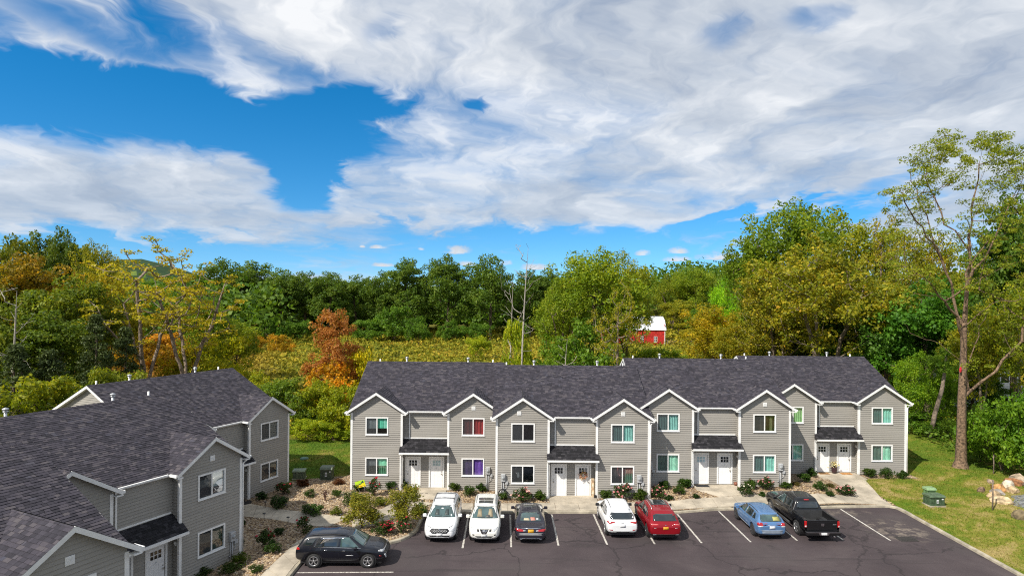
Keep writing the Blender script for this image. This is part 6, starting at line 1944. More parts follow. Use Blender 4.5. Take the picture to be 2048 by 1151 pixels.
c.both('side_window', [(3.42, 1.0), (2.42, 1.0), (2.42, 1.34), (2.88, 1.36)], M_CARGLASS); c.both('side_window', [(2.32, 1.0), (1.35, 1.03), (1.62, 1.32), (2.32, 1.34)], M_CARGLASS); c.seam([(2.37, .36), (2.37, 1.0)]); c.seam([(3.46, .4), (3.48, .95)])
c.pair('taillight', [(.38, .76), (.82, .78), (.88, .90), (.38, .86)], 'rear', M_TAIL); c.both('taillight', [(.02, .79), (.34, .82), (.24, .90), (.05, .90)], M_TAIL)
c.patch('chrome_strip', [(-.56, .905), (.56, .905), (.56, .935), (-.56, .935)], 'rear', M_CHROME, off=.012, inner=0); c.pair('reversing_light', [(.30, .79), (.44, .79), (.44, .83), (.30, .83)], 'rear', M_CLEAR, off=.012, inner=0)
c.patch('bumper_band', [(-.74, .56), (.74, .56), (.78, .68), (-.78, .68)], 'rear', M_SILVER, off=.004); c.plate('rear', .79, M_PLATE_Y); c.patch('lower_trim', [(-.5, .36), (.5, .36), (.5, .39), (-.5, .39)], 'rear', M_CHROME, off=.014, inner=0)
c.patch('sunroof', [(2.62, -.36), (2.62, .36), (2.12, .38), (2.12, -.38)], 'top', M_CARGLASS); c.mirrors(3.30, 1.0); c.handles([(2.6, .86), (1.62, .88)])
c.pair('headlight', [(.42, .68), (.70, .70), (.72, .78), (.44, .76)], 'front', M_CLEAR); c.patch('grille', [(-.36, .52), (.36, .52), (.40, .74), (-.40, .74)], 'front', M_BLACK); c.pair('exhaust_tip', [(.48, .30), (.62, .30), (.62, .34), (.48, .34)], 'rear', M_CHROME, off=.03, inner=0)

# --- white crossover, tail out
c = Car('parked_car', 'white rounded crossover parked tail out beside the red SUV', suv_spec(4.48, 1.86, 1.64, rim=M_RIM, top=[(0, .84), (.04, .98), (.10, 1.07), (.55, 1.42), (.78, 1.54), (1.2, 1.60), (1.9, 1.64), (2.5, 1.60), (2.8, 1.49), (3.45, 1.06), (3.9, 1.0), (4.28, .90), (4.43, .72), (4.48, .62)]), P_WHITE, 6.46, 37.98, R(91))
c.patch('rear_window', [(-.66, 1.12), (.66, 1.12), (.72, 1.24), (.60, 1.40), (-.60, 1.40), (-.72, 1.24)], 'rear', M_CARGLASS); c.patch('windshield', [(-.62, 1.10), (.62, 1.10), (.5, 1.5), (-.5, 1.5)], 'front', M_SHIELD)
c.both('side_window', [(3.12, 1.02), (2.22, 1.04), (2.22, 1.46), (2.58, 1.48)], M_CARGLASS); c.both('side_window', [(2.12, 1.04), (1.22, 1.07), (1.40, 1.44), (2.12, 1.46)], M_CARGLASS); c.both('side_window', [(1.12, 1.09), (.86, 1.14), (1.18, 1.38), (1.28, 1.42)], M_CARGLASS); c.seam([(2.17, .4), (2.17, 1.03)]); c.seam([(3.18, .42), (3.22, .98)])
c.pair('taillight', [(.44, .99), (.80, .90), (.86, 1.01), (.46, 1.03)], 'rear', M_TAIL); c.both('taillight', [(.03, .93), (.34, .97), (.26, 1.03), (.06, 1.02)], M_TAIL)
c.patch('emblem', [(-.08, .955), (.08, .955), (.08, .985), (-.08, .985)], 'rear', M_RIMD, off=.012, inner=0); c.plate('rear', .80, M_PLATE_W); c.patch('lower_bumper', [(-.70, .42), (.70, .42), (.72, .50), (-.72, .50)], 'rear', M_CLAD); c.pair('reflector', [(.56, .54), (.80, .56), (.80, .61), (.58, .59)], 'rear', M_TAIL, inner=0)
c.both('cladding', [(3.16, .31), (1.38, .31), (1.38, .43), (3.16, .43)], M_CLAD, inner=1); c.rails(.95, 2.4, .56, M_RIMD); c.mirrors(2.98, 1.06, M_BLACK); c.handles([(2.4, .92), (1.5, .95)])
c.patch('roof_spoiler', [(.60, -.54), (.60, .54), (.80, .56), (.80, -.56)], 'top', P_WHITE, off=.03, inner=1)
c.pair('headlight', [(.46, .80), (.72, .84), (.74, .92), (.48, .88)], 'front', M_CLEAR); c.patch('grille', [(-.36, .66), (.36, .66), (.4, .82), (-.4, .82)], 'front', M_BLACK)

# --- red SUV, tail out
P_RED = paint('deep_red_car_paint', (.30, .004, .012), .35)
c = Car('parked_car', 'deep red SUV parked tail out with large dark sunroof and orange plate', suv_spec(4.74, 1.90, 1.66, rim=M_RIMD, top=[(0, .84), (.05, .98), (.12, 1.07), (.56, 1.44), (.80, 1.56), (1.2, 1.62), (2.0, 1.66), (2.6, 1.62), (2.9, 1.52), (3.62, 1.07), (4.1, 1.01), (4.5, .90), (4.68, .74), (4.74, .64)]), P_RED, 8.88, 37.80, R(90.6))
c.patch('rear_window', [(-.68, 1.14), (.68, 1.14), (.62, 1.44), (-.62, 1.44)], 'rear', M_CARGLASS); c.patch('windshield', [(-.64, 1.11), (.64, 1.11), (.52, 1.53), (-.52, 1.53)], 'front', M_SHIELD)
c.both('side_window', [(3.34, 1.03), (2.36, 1.06), (2.36, 1.48), (2.74, 1.50)], M_CARGLASS); c.both('side_window', [(2.26, 1.06), (1.30, 1.09), (1.46, 1.46), (2.26, 1.48)], M_CARGLASS); c.both('side_window', [(1.20, 1.10), (.94, 1.15), (1.26, 1.40), (1.34, 1.44)], M_CARGLASS); c.seam([(2.31, .4), (2.31, 1.05)]); c.seam([(3.40, .42), (3.44, .98)])
c.pair('taillight', [(.34, .97), (.62, .93), (.82, .94), (.86, 1.03), (.60, 1.00)], 'rear', M_TAIL); c.pair('taillight_edge', [(.38, .99), (.80, 1.00), (.80, 1.025), (.52, 1.015)], 'rear', mat('bright_red_lens', (.75, .25, .25), .2, coat=1.0), off=.014, inner=0); c.both('taillight', [(.03, .95), (.32, .98), (.24, 1.04), (.06, 1.03)], M_TAIL)
c.patch('emblem', [(-.05, .955), (0, 1.0), (.05, .955), (.02, .95), (0, .97), (-.02, .95)], 'rear', M_CHROME, off=.014, inner=0); c.plate('rear', .80, M_PLATE_Y, w=.15, h=.075); c.patch('lower_bumper', [(-.74, .40), (.74, .40), (.74, .47), (-.74, .47)], 'rear', M_CLAD); c.pair('exhaust_tip', [(.52, .40), (.72, .40), (.72, .46), (.54, .46)], 'rear', M_CHROME, off=.03, inner=0)
c.pair('model_badge', [(-.66, .80), (-.54, .80), (-.54, .82), (-.66, .82)], 'rear', M_SILVER, off=.01, inner=0)
c.patch('sunroof', [(2.66, -.46), (2.66, .46), (1.55, .50), (1.55, -.50)], 'top', M_CARGLASS); c.rails(1.0, 2.55, .58, M_SILVER); c.mirrors(3.16, 1.08, M_BLACK); c.handles([(2.55, .93), (1.6, .97)]); c.both('cladding', [(3.36, .31), (1.45, .31), (1.45, .40), (3.36, .40)], M_CLAD, inner=1)
c.pair('headlight', [(.46, .80), (.74, .84), (.76, .90), (.48, .86)], 'front', M_CLEAR); c.patch('grille', [(-.34, .60), (.34, .60), (.42, .82), (-.42, .82)], 'front', M_BLACK)

# --- blue hatchback, tail out
P_BLUE = paint('sky_blue_car_paint', (.12, .25, .48), .45)
hat = dict(L=4.42, wheels=(.90, 3.55), roofhalf=.56, wr=.33, Ra=.40, gh=.50, rim=M_RIMD, spokes=6,
           top=[(0, .80), (.05, .94), (.11, 1.04), (.42, 1.33), (.58, 1.42), (1.0, 1.465), (1.8, 1.49), (2.3, 1.46), (2.6, 1.38), (3.42, .99), (3.9, .93), (4.2, .84), (4.37, .68), (4.42, .58)],
           belt=[(0, .78), (.11, .96), (.9, .97), (3.2, .91), (3.9, .86), (4.25, .70), (4.42, .52)],
           half=[(0, .72), (.08, .80), (.35, .86), (1.1, .875), (3.5, .875), (4.0, .82), (4.32, .70), (4.42, .58)],
           bottom=[(0, .38), (.15, .29), (.5, .24), (3.9, .22), (4.3, .24), (4.42, .32)])
c = Car('parked_car', 'light blue hatchback parked tail out beside the black pickup', hat, P_BLUE, 15.14, 38.0, R(90))
c.patch('rear_window', [(-.58, 1.06), (.58, 1.06), (.62, 1.16), (.52, 1.36), (-.52, 1.36), (-.62, 1.16)], 'rear', M_SHIELD); c.patch('rear_box', [(-.50, 1.10), (-.10, 1.10), (-.12, 1.27), (-.46, 1.27)], 'rear', cmat((.40, .38, .12), .8), off=.012, inner=0); c.patch('windshield', [(-.6, 1.02), (.6, 1.02), (.48, 1.38), (-.48, 1.38)], 'front', M_SHIELD)
c.both('side_window', [(3.05, .97), (2.12, .98), (2.12, 1.35), (2.50, 1.36)], M_CARGLASS); c.both('side_window', [(2.02, .98), (1.12, 1.0), (1.18, 1.34), (2.02, 1.36)], M_CARGLASS); c.both('side_window', [(1.04, 1.0), (.62, 1.05), (.86, 1.28), (1.08, 1.32)], M_CARGLASS); c.seam([(2.07, .36), (2.07, .98)]); c.seam([(3.08, .38), (3.14, .92)])
c.pair('taillight', [(.50, .86), (.80, .84), (.84, .98), (.56, 1.02)], 'rear', M_TAIL); c.pair('reversing_light', [(.52, .80), (.80, .79), (.80, .84), (.54, .86)], 'rear', M_CLEAR, off=.011); c.both('taillight', [(.02, .85), (.22, .88), (.20, 1.0), (.06, 1.0)], M_TAIL)
c.plate('rear', .76, M_PLATE_W); c.patch('plate_trim', [(-.30, .865), (.30, .865), (.30, .885), (-.30, .885)], 'rear', M_CHROME, off=.012, inner=0); c.patch('bumper_band', [(-.74, .42), (.74, .42), (.78, .62), (-.78, .62)], 'rear', mat('silver_blue_bumper', (.30, .36, .44), .35, metal=.4), off=.005)
c.both('sill_trim', [(3.10, .28), (1.34, .28), (1.34, .38), (3.10, .38)], M_SILVER, inner=1); c.rails(.75, 2.2, .54, M_RIMD); c.mirrors(2.92, 1.0); c.handles([(2.3, .84), (1.36, .87)], P_BLUE)
c.pair('headlight', [(.44, .70), (.68, .72), (.70, .80), (.46, .78)], 'front', M_CLEAR); c.patch('grille', [(-.3, .6), (.3, .6), (.34, .72), (-.34, .72)], 'front', M_BLACK); c.patch('lower_bumper', [(-.6, .34), (.6, .34), (.6, .39), (-.6, .39)], 'rear', M_CLAD)

# --- black pickup, tail out
P_BLK2 = paint('glossy_black_truck_paint', (.007, .007, .008))
pk = dict(L=5.82, x0=1.74, wheels=(1.22, 4.80), roofhalf=.68, wr=.405, Ra=.49, gh=.65, nounder=True, spokes=5,
          top=[(1.74, 1.15), (1.77, 1.30), (1.90, 1.78), (2.10, 1.89), (2.9, 1.93), (3.3, 1.90), (3.6, 1.80), (4.28, 1.36), (4.8, 1.31), (5.4, 1.24), (5.72, 1.08), (5.82, .85)],
          belt=[(1.74, 1.13), (2.5, 1.17), (4.2, 1.17), (5.0, 1.14), (5.6, 1.0), (5.82, .75)],
          half=[(1.74, 1.0), (5.2, 1.0), (5.6, .95), (5.82, .82)], bottom=[(1.74, .48), (5.3, .45), (5.82, .5)])
c = Car('pickup_truck', 'black crew cab pickup truck parked tail out with open bed', pk, P_BLK2, 17.96, 38.62, R(90.4))
c.patch('rear_window', [(-.66, 1.32), (.66, 1.32), (.60, 1.70), (-.60, 1.70)], 'rear', M_CARGLASS); c.patch('windshield', [(-.74, 1.40), (.74, 1.40), (.62, 1.80), (-.62, 1.80)], 'front', M_SHIELD)
c.patch('brake_light', [(-.16, 1.765), (.16, 1.765), (.15, 1.81), (-.15, 1.81)], 'rear', M_TAIL, off=.02, inner=0)
c.both('side_window', [(4.02, 1.24), (3.02, 1.25), (3.02, 1.74), (3.42, 1.74)], M_SHIELD); c.both('side_window', [(2.90, 1.25), (2.02, 1.27), (2.10, 1.70), (2.90, 1.74)], M_CARGLASS); c.seam([(2.96, .55), (2.96, 1.23)]); c.seam([(4.06, .55), (4.10, 1.15)]); c.seam([(1.95, .8), (1.98, 1.25)])
c.handles([(3.16, 1.06), (2.2, 1.06)]); c.mirrors(3.86, 1.28); c.both('name_badge', [(3.55, .92), (3.95, .92), (3.95, .95), (3.55, .95)], M_SILVER, off=.008, inner=0)
X = c.c; bd = MB()
bed = empty('truck_bed'); bed.parent = c.root
for sg in (1, -1):
    w_ = MB(); y1, y0 = sg * 1.0, sg * .84
    N_ = 30; pts = []
    xs_ = [.03 + (1.70 - .03) * i / N_ for i in range(N_ + 1)]
    for x in xs_:
        ar = .62
        if abs(x - 1.22) < .49: ar = max(.62, .405 + math.sqrt(.49 ** 2 - (x - 1.22) ** 2))
        pts.append(ar)
    for i in range(N_):
        xa, xb = X(xs_[i]), X(xs_[i + 1])
        w_.face([(xa, y1 * .97, pts[i]), (xb, y1 * .97, pts[i + 1]), (xb, y1, max(.86, pts[i + 1] + .03)), (xa, y1, max(.86, pts[i] + .03))][::sg], True)
        w_.face([(xa, y1, max(.86, pts[i] + .03)), (xb, y1, max(.86, pts[i + 1] + .03)), (xb, y1 * .985, 1.20), (xa, y1 * .985, 1.20)][::sg], True)
        w_.face([(xa, y1 * .985, 1.20), (xb, y1 * .985, 1.20), (xb, y1 * .95, 1.245), (xa, y1 * .95, 1.245)][::sg], True)
        w_.face([(xa, y1 * .95, 1.245), (xb, y1 * .95, 1.245), (xb, y0, 1.245), (xa, y0, 1.245)][::sg])
        w_.face([(xa, y0, 1.245), (xb, y0, 1.245), (xb, y0, .72), (xa, y0, .72)][::sg])
    w_.build('bed_side', P_BLK2, bed)
    tl = MB(); tl.bev(X(-.012), X(.12), sg * 1.0 - .12 if sg > 0 else -1.012, 1.012 if sg > 0 else -.88, .84, 1.18, .03); tl.build('taillight', M_TAIL, c.root)
    rl = MB(); rl.bev(X(-.016), X(.10), .90 if sg > 0 else -1.006, 1.006 if sg > 0 else -.90, .86, .95, .02); rl.build('reversing_light', M_CLEAR, c.root)
fl = MB(); fl.box(X(.06), X(1.72), -.84, .84, .66, .72)
for k in range(9): fl.box(X(.08), X(1.70), -.78 + k * .19, -.70 + k * .19, .72, .735)
for sg in (1, -1): fl.box(X(.86), X(1.58), min(sg * .60, sg * .838), max(sg * .60, sg * .838), .735, .90)
fl.box(X(1.69), X(1.738), -.98, .98, .66, 1.23)
fl.build('bed_floor', M_CLAD, bed)
tg = MB(); tg.bev(X(.0), X(.06), -.875, .875, .66, 1.235, .02); tg.bev(X(-.008), X(.0), -.70, .70, .74, 1.13, .003); tg.build('tailgate', P_BLK2, c.root)
em = MB(); em.prism([(X(-.012), -.10, 1.06), (X(-.012), .10, 1.06), (X(-.012), .085, .95), (X(-.012), .03, .88), (X(-.012), 0, .95), (X(-.012), -.03, .88), (X(-.012), -.085, .95)], (-.012, 0, 0)); em.build('emblem', M_CHROME, c.root)
nb = MB(); nb.box(X(-.012), X(-.006), -.80, -.60, .985, 1.01); nb.build('name_badge', M_SILVER, c.root)
bp_ = MB(); bp_.bev(X(-.20), X(.06), -1.0, 1.0, .44, .64, .04); bp_.build('rear_bumper', P_BLK2, c.root)
bs = MB(); bs.box(X(-.215), X(-.19), -.96, .96, .585, .625); bs.prism([(X(-.206), -.32, .60), (X(-.206), .32, .60), (X(-.206), .26, .46), (X(-.206), -.26, .46)], (-.01, 0, 0)); bs.build('bumper_trim', M_CHROME, c.root)
lp_ = MB(); lp_.box(X(-.232), X(-.22), -.16, .16, .48, .60); lp_.build('licence_plate', M_PLATE_W, c.root)
ub = MB(); ub.box(X(.1), X(5.5), -.70, .70, .36, .66); ub.build('underbody', M_BLACK, c.root)
st = MB(); st.tube([(X(2.0), .98, .42), (X(4.1), .98, .42)], .05, 8); st.tube([(X(2.0), -.98, .42), (X(4.1), -.98, .42)], .05, 8); st.build('running_board', M_CLAD, c.root)
ex = MB(); ex.tube([(X(.2), -.62, .36), (X(-.20), -.62, .36)], .05, 8); ex.build('exhaust_tip', M_CHROME, c.root)
c.pair('headlight', [(.62, .92), (.88, .92), (.86, 1.08), (.62, 1.06)], 'front', M_CLEAR); c.patch('grille', [(-.50, .78), (.50, .78), (.52, 1.08), (-.52, 1.08)], 'front', M_BLACK)

# ------------------------------------------------------------------ planting around the houses
def bloom_mesh(name, seed, C, size, m_, rs):
    n = len(C)
    V = np.concatenate([leaf_quads(np.asarray(C) + rs.normal(0, size * .18, (n, 3)), size, rs, up=.3, aspect=.95) for _ in range(4)])
    return np_mesh('blossoms', V.reshape(-1, 3), np.arange(len(V) * 4).reshape(-1, 4), m_)


M_BLOOM = {'red': island_mat('red_petals', [(0, (.30, .006, .02)), (.6, (.48, .015, .04)), (1, (.58, .07, .09))], .6),
           'pink': island_mat('pink_petals', [(0, (.45, .10, .12)), (.5, (.60, .24, .24)), (.8, (.66, .40, .34)), (1, (.70, .55, .42))], .6),
           'white': island_mat('pale_petals', [(0, (.70, .58, .45)), (.6, (.78, .74, .64)), (1, (.72, .42, .36))], .6)}
LEAF['shrub'] = leaf_mat('shrub_leaves', [(0, (.020, .042, .010)), (.4, (.042, .080, .014)), (.75, (.075, .120, .020)), (1, (.12, .155, .035))])
LEAF['sapling'] = leaf_mat('sapling_leaves', [(0, (.09, .11, .012)), (.35, (.19, .21, .018)), (.7, (.34, .31, .03)), (1, (.42, .26, .03))])
LEAF['dry'] = leaf_mat('dry_grass', [(0, (.10, .06, .03)), (.5, (.26, .17, .09)), (1, (.40, .29, .16))])
SH = {}


def shrub(name, seed, H, W_, ncl, nlf, rc, leaf, kind, base=.03, bloom=None, nb=0, bs=.10, stems=4, flat=.9, lobes=5, up=.45, shell=.4, aspect=.6, r0=.03):
    proto('_' + name, seed, H, W_, base, ncl, nlf, rc, leaf, kind, r0, flat=flat, lobes=lobes, stems=stems, up=up, shell=shell, top=.6, thin=0, sub=3, aspect=aspect)
    tm, cm, h0, w0 = PROTO.pop('_' + name)
    tm.name = 'stems'; cm.name = 'foliage'; bm_ = None
    if bloom:
        rs = np.random.RandomState(seed + 7)
        n = len(cm.vertices); co = np.empty(n * 3); cm.vertices.foreach_get('co', co); co = co.reshape(-1, 3)
        sc_ = co[:, 2] / H + np.hypot(co[:, 0], co[:, 1]) / W_ - .25 * (co[:, 1] / W_)
        pick = rs.choice(np.argsort(sc_)[-n // 3:], nb, replace=False)
        bm_ = bloom_mesh('blossoms', seed, co[pick] * 1.02, bs, M_BLOOM[bloom], rs)
    SH.setdefault(name.rstrip('0123456789'), []).append((tm, cm, bm_, h0, w0))


for i in range(3): shrub('round%d' % i, 100 + i, .8, .85, 46, 34, .13, .085, 'shrub')
for i in range(3): shrub('feather%d' % i, 110 + i, .7, 1.1, 50, 26, .13, .10, 'shrub', flat=1.2, up=.2, lobes=7, aspect=.35, shell=.6, r0=.02)
shrub('rosered0', 120, .9, 1.0, 46, 28, .13, .085, 'shrub', bloom='red', nb=22, bs=.11)
shrub('rosered1', 121, .9, 1.0, 46, 28, .13, .085, 'shrub', bloom='red', nb=14, bs=.11)
shrub('rosepink0', 122, .9, 1.1, 48, 26, .14, .085, 'shrub', bloom='pink', nb=34, bs=.10)
shrub('rosepink1', 123, .9, 1.0, 48, 26, .14, .085, 'shrub', bloom='pink', nb=24, bs=.10)
shrub('rosewhite0', 124, .8, .9, 44, 26, .13, .085, 'shrub', bloom='white', nb=16, bs=.10)
shrub('rosetall0', 125, 1.25, .85, 34, 22, .13, .09, 'shrub', bloom='red', nb=7, bs=.11, stems=4, shell=.7, flat=1.2)
shrub('sapling0', 130, 2.2, 2.0, 150, 30, .22, .12, 'sapling', base=.25, stems=5, flat=1.3, up=.2, shell=.5, aspect=.42, r0=.05)
shrub('sapling20', 131, 2.6, 1.9, 150, 30, .22, .12, 'sapling', base=.15, stems=5, flat=1.3, up=.2, shell=.5, aspect=.42, r0=.05)
SH['sapling2'] = SH['sapling'][1:] if len(SH['sapling']) > 1 else SH.get('sapling2', SH['sapling'])
shrub('tuft0', 132, .4, .8, 40, 22, .12, .16, 'dry', flat=1.0, up=.1, aspect=.16)
rs = np.random.RandomState(77)
sk = Skel([(0, 0, 0), (0, 0, .08)]); sk.reach(crown_points(1.0, .75, .25, 60, rs, lobes=4, shell=.6), rs, up=.3, sub=4)
SH['twig'] = [(sk.mesh('stems', cmat((.13, .07, .05), .9), .06, rmin=.010, power=.3), None, None, 1.0, .75)]
SHN = {'round': 'shrub', 'feather': 'shrub', 'rosered': 'rose_bush', 'rosepink': 'rose_bush', 'rosewhite': 'rose_bush', 'rosetall': 'rose_bush', 'sapling': 'sapling', 'sapling2': 'sapling', 'tuft': 'grass_tuft', 'twig': 'bare_shrub'}
SHRUBS = [
    ('round', -17.33, 43.29, 0.66, 0.59, (0.6, 0.75, 0.8), 'dark round shrub against the wall beside the far left porch'),
    ('rosered', -16.2, 44.4, 0.97, 0.93, (1, 1, 1), 'pink red flowering shrub at the far corner of the left row'),
    ('feather', -15.41, 41.51, 1.14, 0.77, (0.7, 0.9, 0.8), 'broad dark green shrub below the far left window'),
    ('feather', -13.99, 43.33, 0.73, 0.56, (1.1, 1.1, 0.9), 'sparse green shrub below the dark utility box'),
    ('twig', -12.55, 42.11, 0.71, 0.92, (1, 1, 1), 'leafless brown twiggy shrub in the middle of the gravel'),
    ('feather', -12.04, 43.07, 0.62, 0.45, (1.3, 1.3, 0.6), 'small green shrub right of the leafless twiggy one'),
    ('tuft', -15.56, 46.54, 0.94, 0.49, (0.55, 0.3, 0.2), 'dry brown clump below the pale green utility box'),
    ('tuft', -12.88, 46.47, 0.82, 0.45, (0.6, 0.34, 0.2), 'dry brown clump right of the dark utility box'),
    ('feather', -12.62, 39.8, 1.22, 0.64, (1.0, 1.2, 0.8), 'feathery green shrub at the garden path edge'),
    ('feather', -11.08, 39.33, 0.7, 0.57, (2.6, 1.9, 0.5), 'small yellow green shrub right of the feathery one'),
    ('rosetall', -12.09, 36.32, 0.79, 1.05, (1, 1, 1), 'tall thin rose bush at the tail of the black SUV'),
    ('rosered', -13.72, 34.74, 0.84, 0.84, (1, 1, 1), 'red rose bush in the shaded gravel near the left wall'),
    ('feather', -12.8, 33.45, 0.81, 0.7, (0.9, 1.1, 0.8), 'green shrub in front of the shaded red rose bush'),
    ('round', -13.66, 36.67, 0.53, 0.41, (0.6, 0.75, 0.6), 'small dark shrub in the gravel below the garden path'),
    ('feather', -14.03, 32.2, 0.67, 0.65, (1.9, 1.6, 0.5), 'yellow green shrub at the near corner of the left row'),
    ('feather', -12.73, 31.12, 0.6, 0.43, (1.0, 1.1, 0.8), 'low green shrub beside the left pavement'),
    ('feather', -14.16, 31.52, 1.02, 0.51, (1.1, 1.1, 0.8), 'low green shrub under the near left wall'),
    ('round', -15.13, 35.03, 0.28, 0.48, (0.6, 0.7, 0.7), 'small dark shrub at the left house corner by the shaded rose'),
    ('round', -16.45, 38.19, 0.28, 0.43, (0.6, 0.7, 0.7), 'small dark shrub at the left house corner beside the path'),
    ('feather', -15.58, 31.41, 0.86, 0.46, (0.9, 1.0, 0.7), 'green shrub at the bottom edge under the near left window'),
    ('round', -10.81, 43.99, 0.71, 0.67, (0.6, 0.8, 0.6), 'dark round shrub left below the yellow sign'),
    ('rosetall', -9.47, 43.07, 0.83, 1.25, (1, 1, 1), 'tall rose bush with one red bloom right of the yellow sign'),
    ('round', -8.51, 44.39, 0.72, 0.72, (0.65, 0.85, 0.6), 'dark round shrub left of the first white door'),
    ('rosewhite', -7.73, 44.64, 0.58, 0.65, (1, 1, 1), 'white flowering shrub at the corner of the first porch'),
    ('feather', -10.43, 41.4, 1.27, 0.87, (1.1, 1.3, 0.6), 'feathery green shrub left of the yellow green sapling'),
    ('sapling', -8.86, 37.1, 1.97, 1.97, (1, 1, 1), 'yellow green sapling with many stems behind the black SUV'),
    ('feather', -8.55, 41.04, 0.83, 0.56, (2.8, 2.0, 0.5), 'yellow shrub between the two saplings'),
    ('sapling2', -6.25, 37.22, 1.8, 2.4, (1, 1, 1), 'tall green and orange sapling beside the leftmost white SUV'),
    ('rosered', -7.37, 35.96, 1.04, 0.78, (1, 1, 1), 'crimson rose bush at the nose of the black SUV'),
    ('rosetall', -6.22, 36.05, 0.7, 0.99, (1, 1, 1), 'red rose bush at the foot of the tall sapling'),
    ('feather', -5.75, 39.1, 0.95, 0.76, (1.2, 1.4, 0.6), 'green shrub at the kerb beside the leftmost white SUV'),
    ('round', -4.0, 44.39, 0.72, 0.61, (1.2, 1.2, 0.6), 'shrub under the purple window behind the leftmost white SUV'),
    ('feather', -2.82, 43.31, 0.84, 0.66, (1.1, 1.2, 0.7), 'loose green shrub between the two white SUVs nose out'),
    ('round', -2.06, 44.23, 0.61, 0.61, (0.8, 1, 0.6), 'round shrub under the electric meter of the first section'),
    ('round', -0.47, 42.33, 0.51, 0.58, (1, 1.1, 0.6), 'round shrub under the black hoop'),
    ('rosepink', 0.73, 42.1, 1.22, 0.98, (1, 1, 1), 'pink rose bush behind the dark grey sedan'),
    ('round', 2.01, 42.31, 0.72, 0.75, (1.2, 1.2, 0.6), 'round shrub left of the second section porch'),
    ('round', 6.5, 42.46, 0.75, 0.68, (1.2, 1.2, 0.6), 'round shrub right of the second section porch'),
    ('rosepink', 7.68, 42.45, 1.16, 1.13, (1, 1, 1), 'pink rose bush behind the white crossover'),
    ('round', 8.89, 42.55, 0.79, 0.79, (1.2, 1.15, 0.55), 'round shrub under the electric meter behind the red SUV'),
    ('rosepink', 10.11, 42.91, 1.04, 0.83, (1, 1, 1), 'pink rose bush in the corner between the second and third sections'),
    ('round', 10.96, 43.96, 0.71, 0.67, (0.9, 1.05, 0.6), 'round shrub under the left windows of the third section, left one'),
    ('feather', 11.66, 43.02, 0.76, 0.69, (1.0, 1.2, 0.6), 'light green shrub in the gravel left of the third porch'),
    ('round', 12.38, 44.12, 0.82, 0.68, (0.9, 1.1, 0.6), 'round shrub right beside the third porch, under the window'),
    ('round', 12.63, 42.32, 0.44, 0.34, (0.6, 0.75, 0.6), 'tiny dark shrub in the gravel left of the third section path'),
    ('round', 10.78, 42.28, 0.51, 0.37, (0.6, 0.75, 0.6), 'tiny dark shrub behind the red SUV'),
    ('round', 16.94, 43.77, 0.71, 0.71, (1.1, 1.2, 0.6), 'round shrub right of the third porch'),
    ('rosewhite', 16.2, 42.66, 0.86, 0.76, (1, 1, 1), 'pale flowering shrub behind the blue hatchback'),
    ('round', 17.3, 42.56, 0.38, 0.38, (0.8, 1, 0.6), 'tiny shrub between the blue hatchback and the pickup'),
    ('rosepink', 18.04, 43.87, 0.99, 1.03, (1, 1, 1), 'pale pink rose bush under the right windows of the third section'),
    ('round', 19.57, 44.13, 0.71, 0.5, (1.1, 1.2, 0.6), 'low shrub at the right corner of the third section'),
    ('round', 22.96, 47.31, 0.65, 0.72, (0.8, 1, 0.6), 'round shrub at the left corner of the fourth porch'),
    ('round', 21.7, 45.85, 0.78, 0.67, (0.9, 1.1, 0.6), 'round shrub left of the fourth porch, second from the door'),
    ('tuft', 20.66, 44.88, 0.54, 0.29, (0.5, 0.6, 0.2), 'low grassy tuft beside the third section corner'),
    ('feather', 22.03, 44.07, 0.85, 0.64, (0.9, 1.2, 0.6), 'green shrub in the middle of the fourth section gravel'),
    ('tuft', 23.12, 44.88, 0.54, 0.29, (0.45, 0.6, 0.2), 'low green tuft beside the fourth section path'),
    ('round', 22.13, 42.94, 0.52, 0.38, (0.8, 0.95, 0.6), 'small shrub near the pickup on the fourth section gravel'),
    ('rosepink', 23.49, 43.41, 1.15, 0.8, (1, 1, 1), 'pink rose bush beside the path to the fourth porch'),
    ('round', 27.37, 47.33, 0.8, 0.69, (1.0, 1.05, 0.6), 'round shrub under the last window, left one of three'),
    ('feather', 28.46, 46.95, 0.83, 0.79, (1.0, 1.2, 0.7), 'shrub under the last window, middle one of three'),
    ('round', 29.64, 46.96, 0.68, 0.64, (0.9, 1.05, 0.6), 'round shrub at the far right house corner'),
]
PATH_LIGHTS = [(-17.25, 40.04, 'nearest to the left house corner'), (-15.39, 38.79, 'second along the lower edge of the garden path'), (-13.6, 37.98, 'third along the lower edge of the garden path'), (-16.36, 41.47, 'at the upper path edge near the far porch'), (-14.59, 40.35, 'in the middle of the upper path edge'), (-12.63, 39.43, 'below the feathery shrub on the upper path edge'), (-10.4, 38.15, 'at the upper path edge above the black SUV roof'), (-7.59, 38.84, 'between the two saplings'), (-5.74, 40.6, 'at the kerb beside the leftmost white SUV'), (-5.84, 36.36, 'beside the red rose at the kerb curve')]
for i, (kind, x, y, w_, h_, tint, lab) in enumerate(SHRUBS):
    var = SH[kind]; tm, cm, bm_, h0, w0 = var[i % len(var)]
    rr_ = random.Random(i * 3 + 1)
    z = float(gz(x, y))
    root = tag(empty(SHN[kind], (x, y, z - .02), rr_.uniform(0, 6.28)), lab, {'sapling': 'sapling', 'sapling2': 'sapling', 'tuft': 'grass tuft'}.get(kind, 'shrub'), 'plants in the gravel beds')
    w_ *= 1.1; hh = max(h_ * 1.0, .2)
    root.scale = (w_ / w0, w_ / w0, hh / h0)
    link('stems', tm, root)
    if cm: c = link('foliage', cm, root); c.color = (*tint, 1)
    if bm_: link('blossoms', bm_, root)

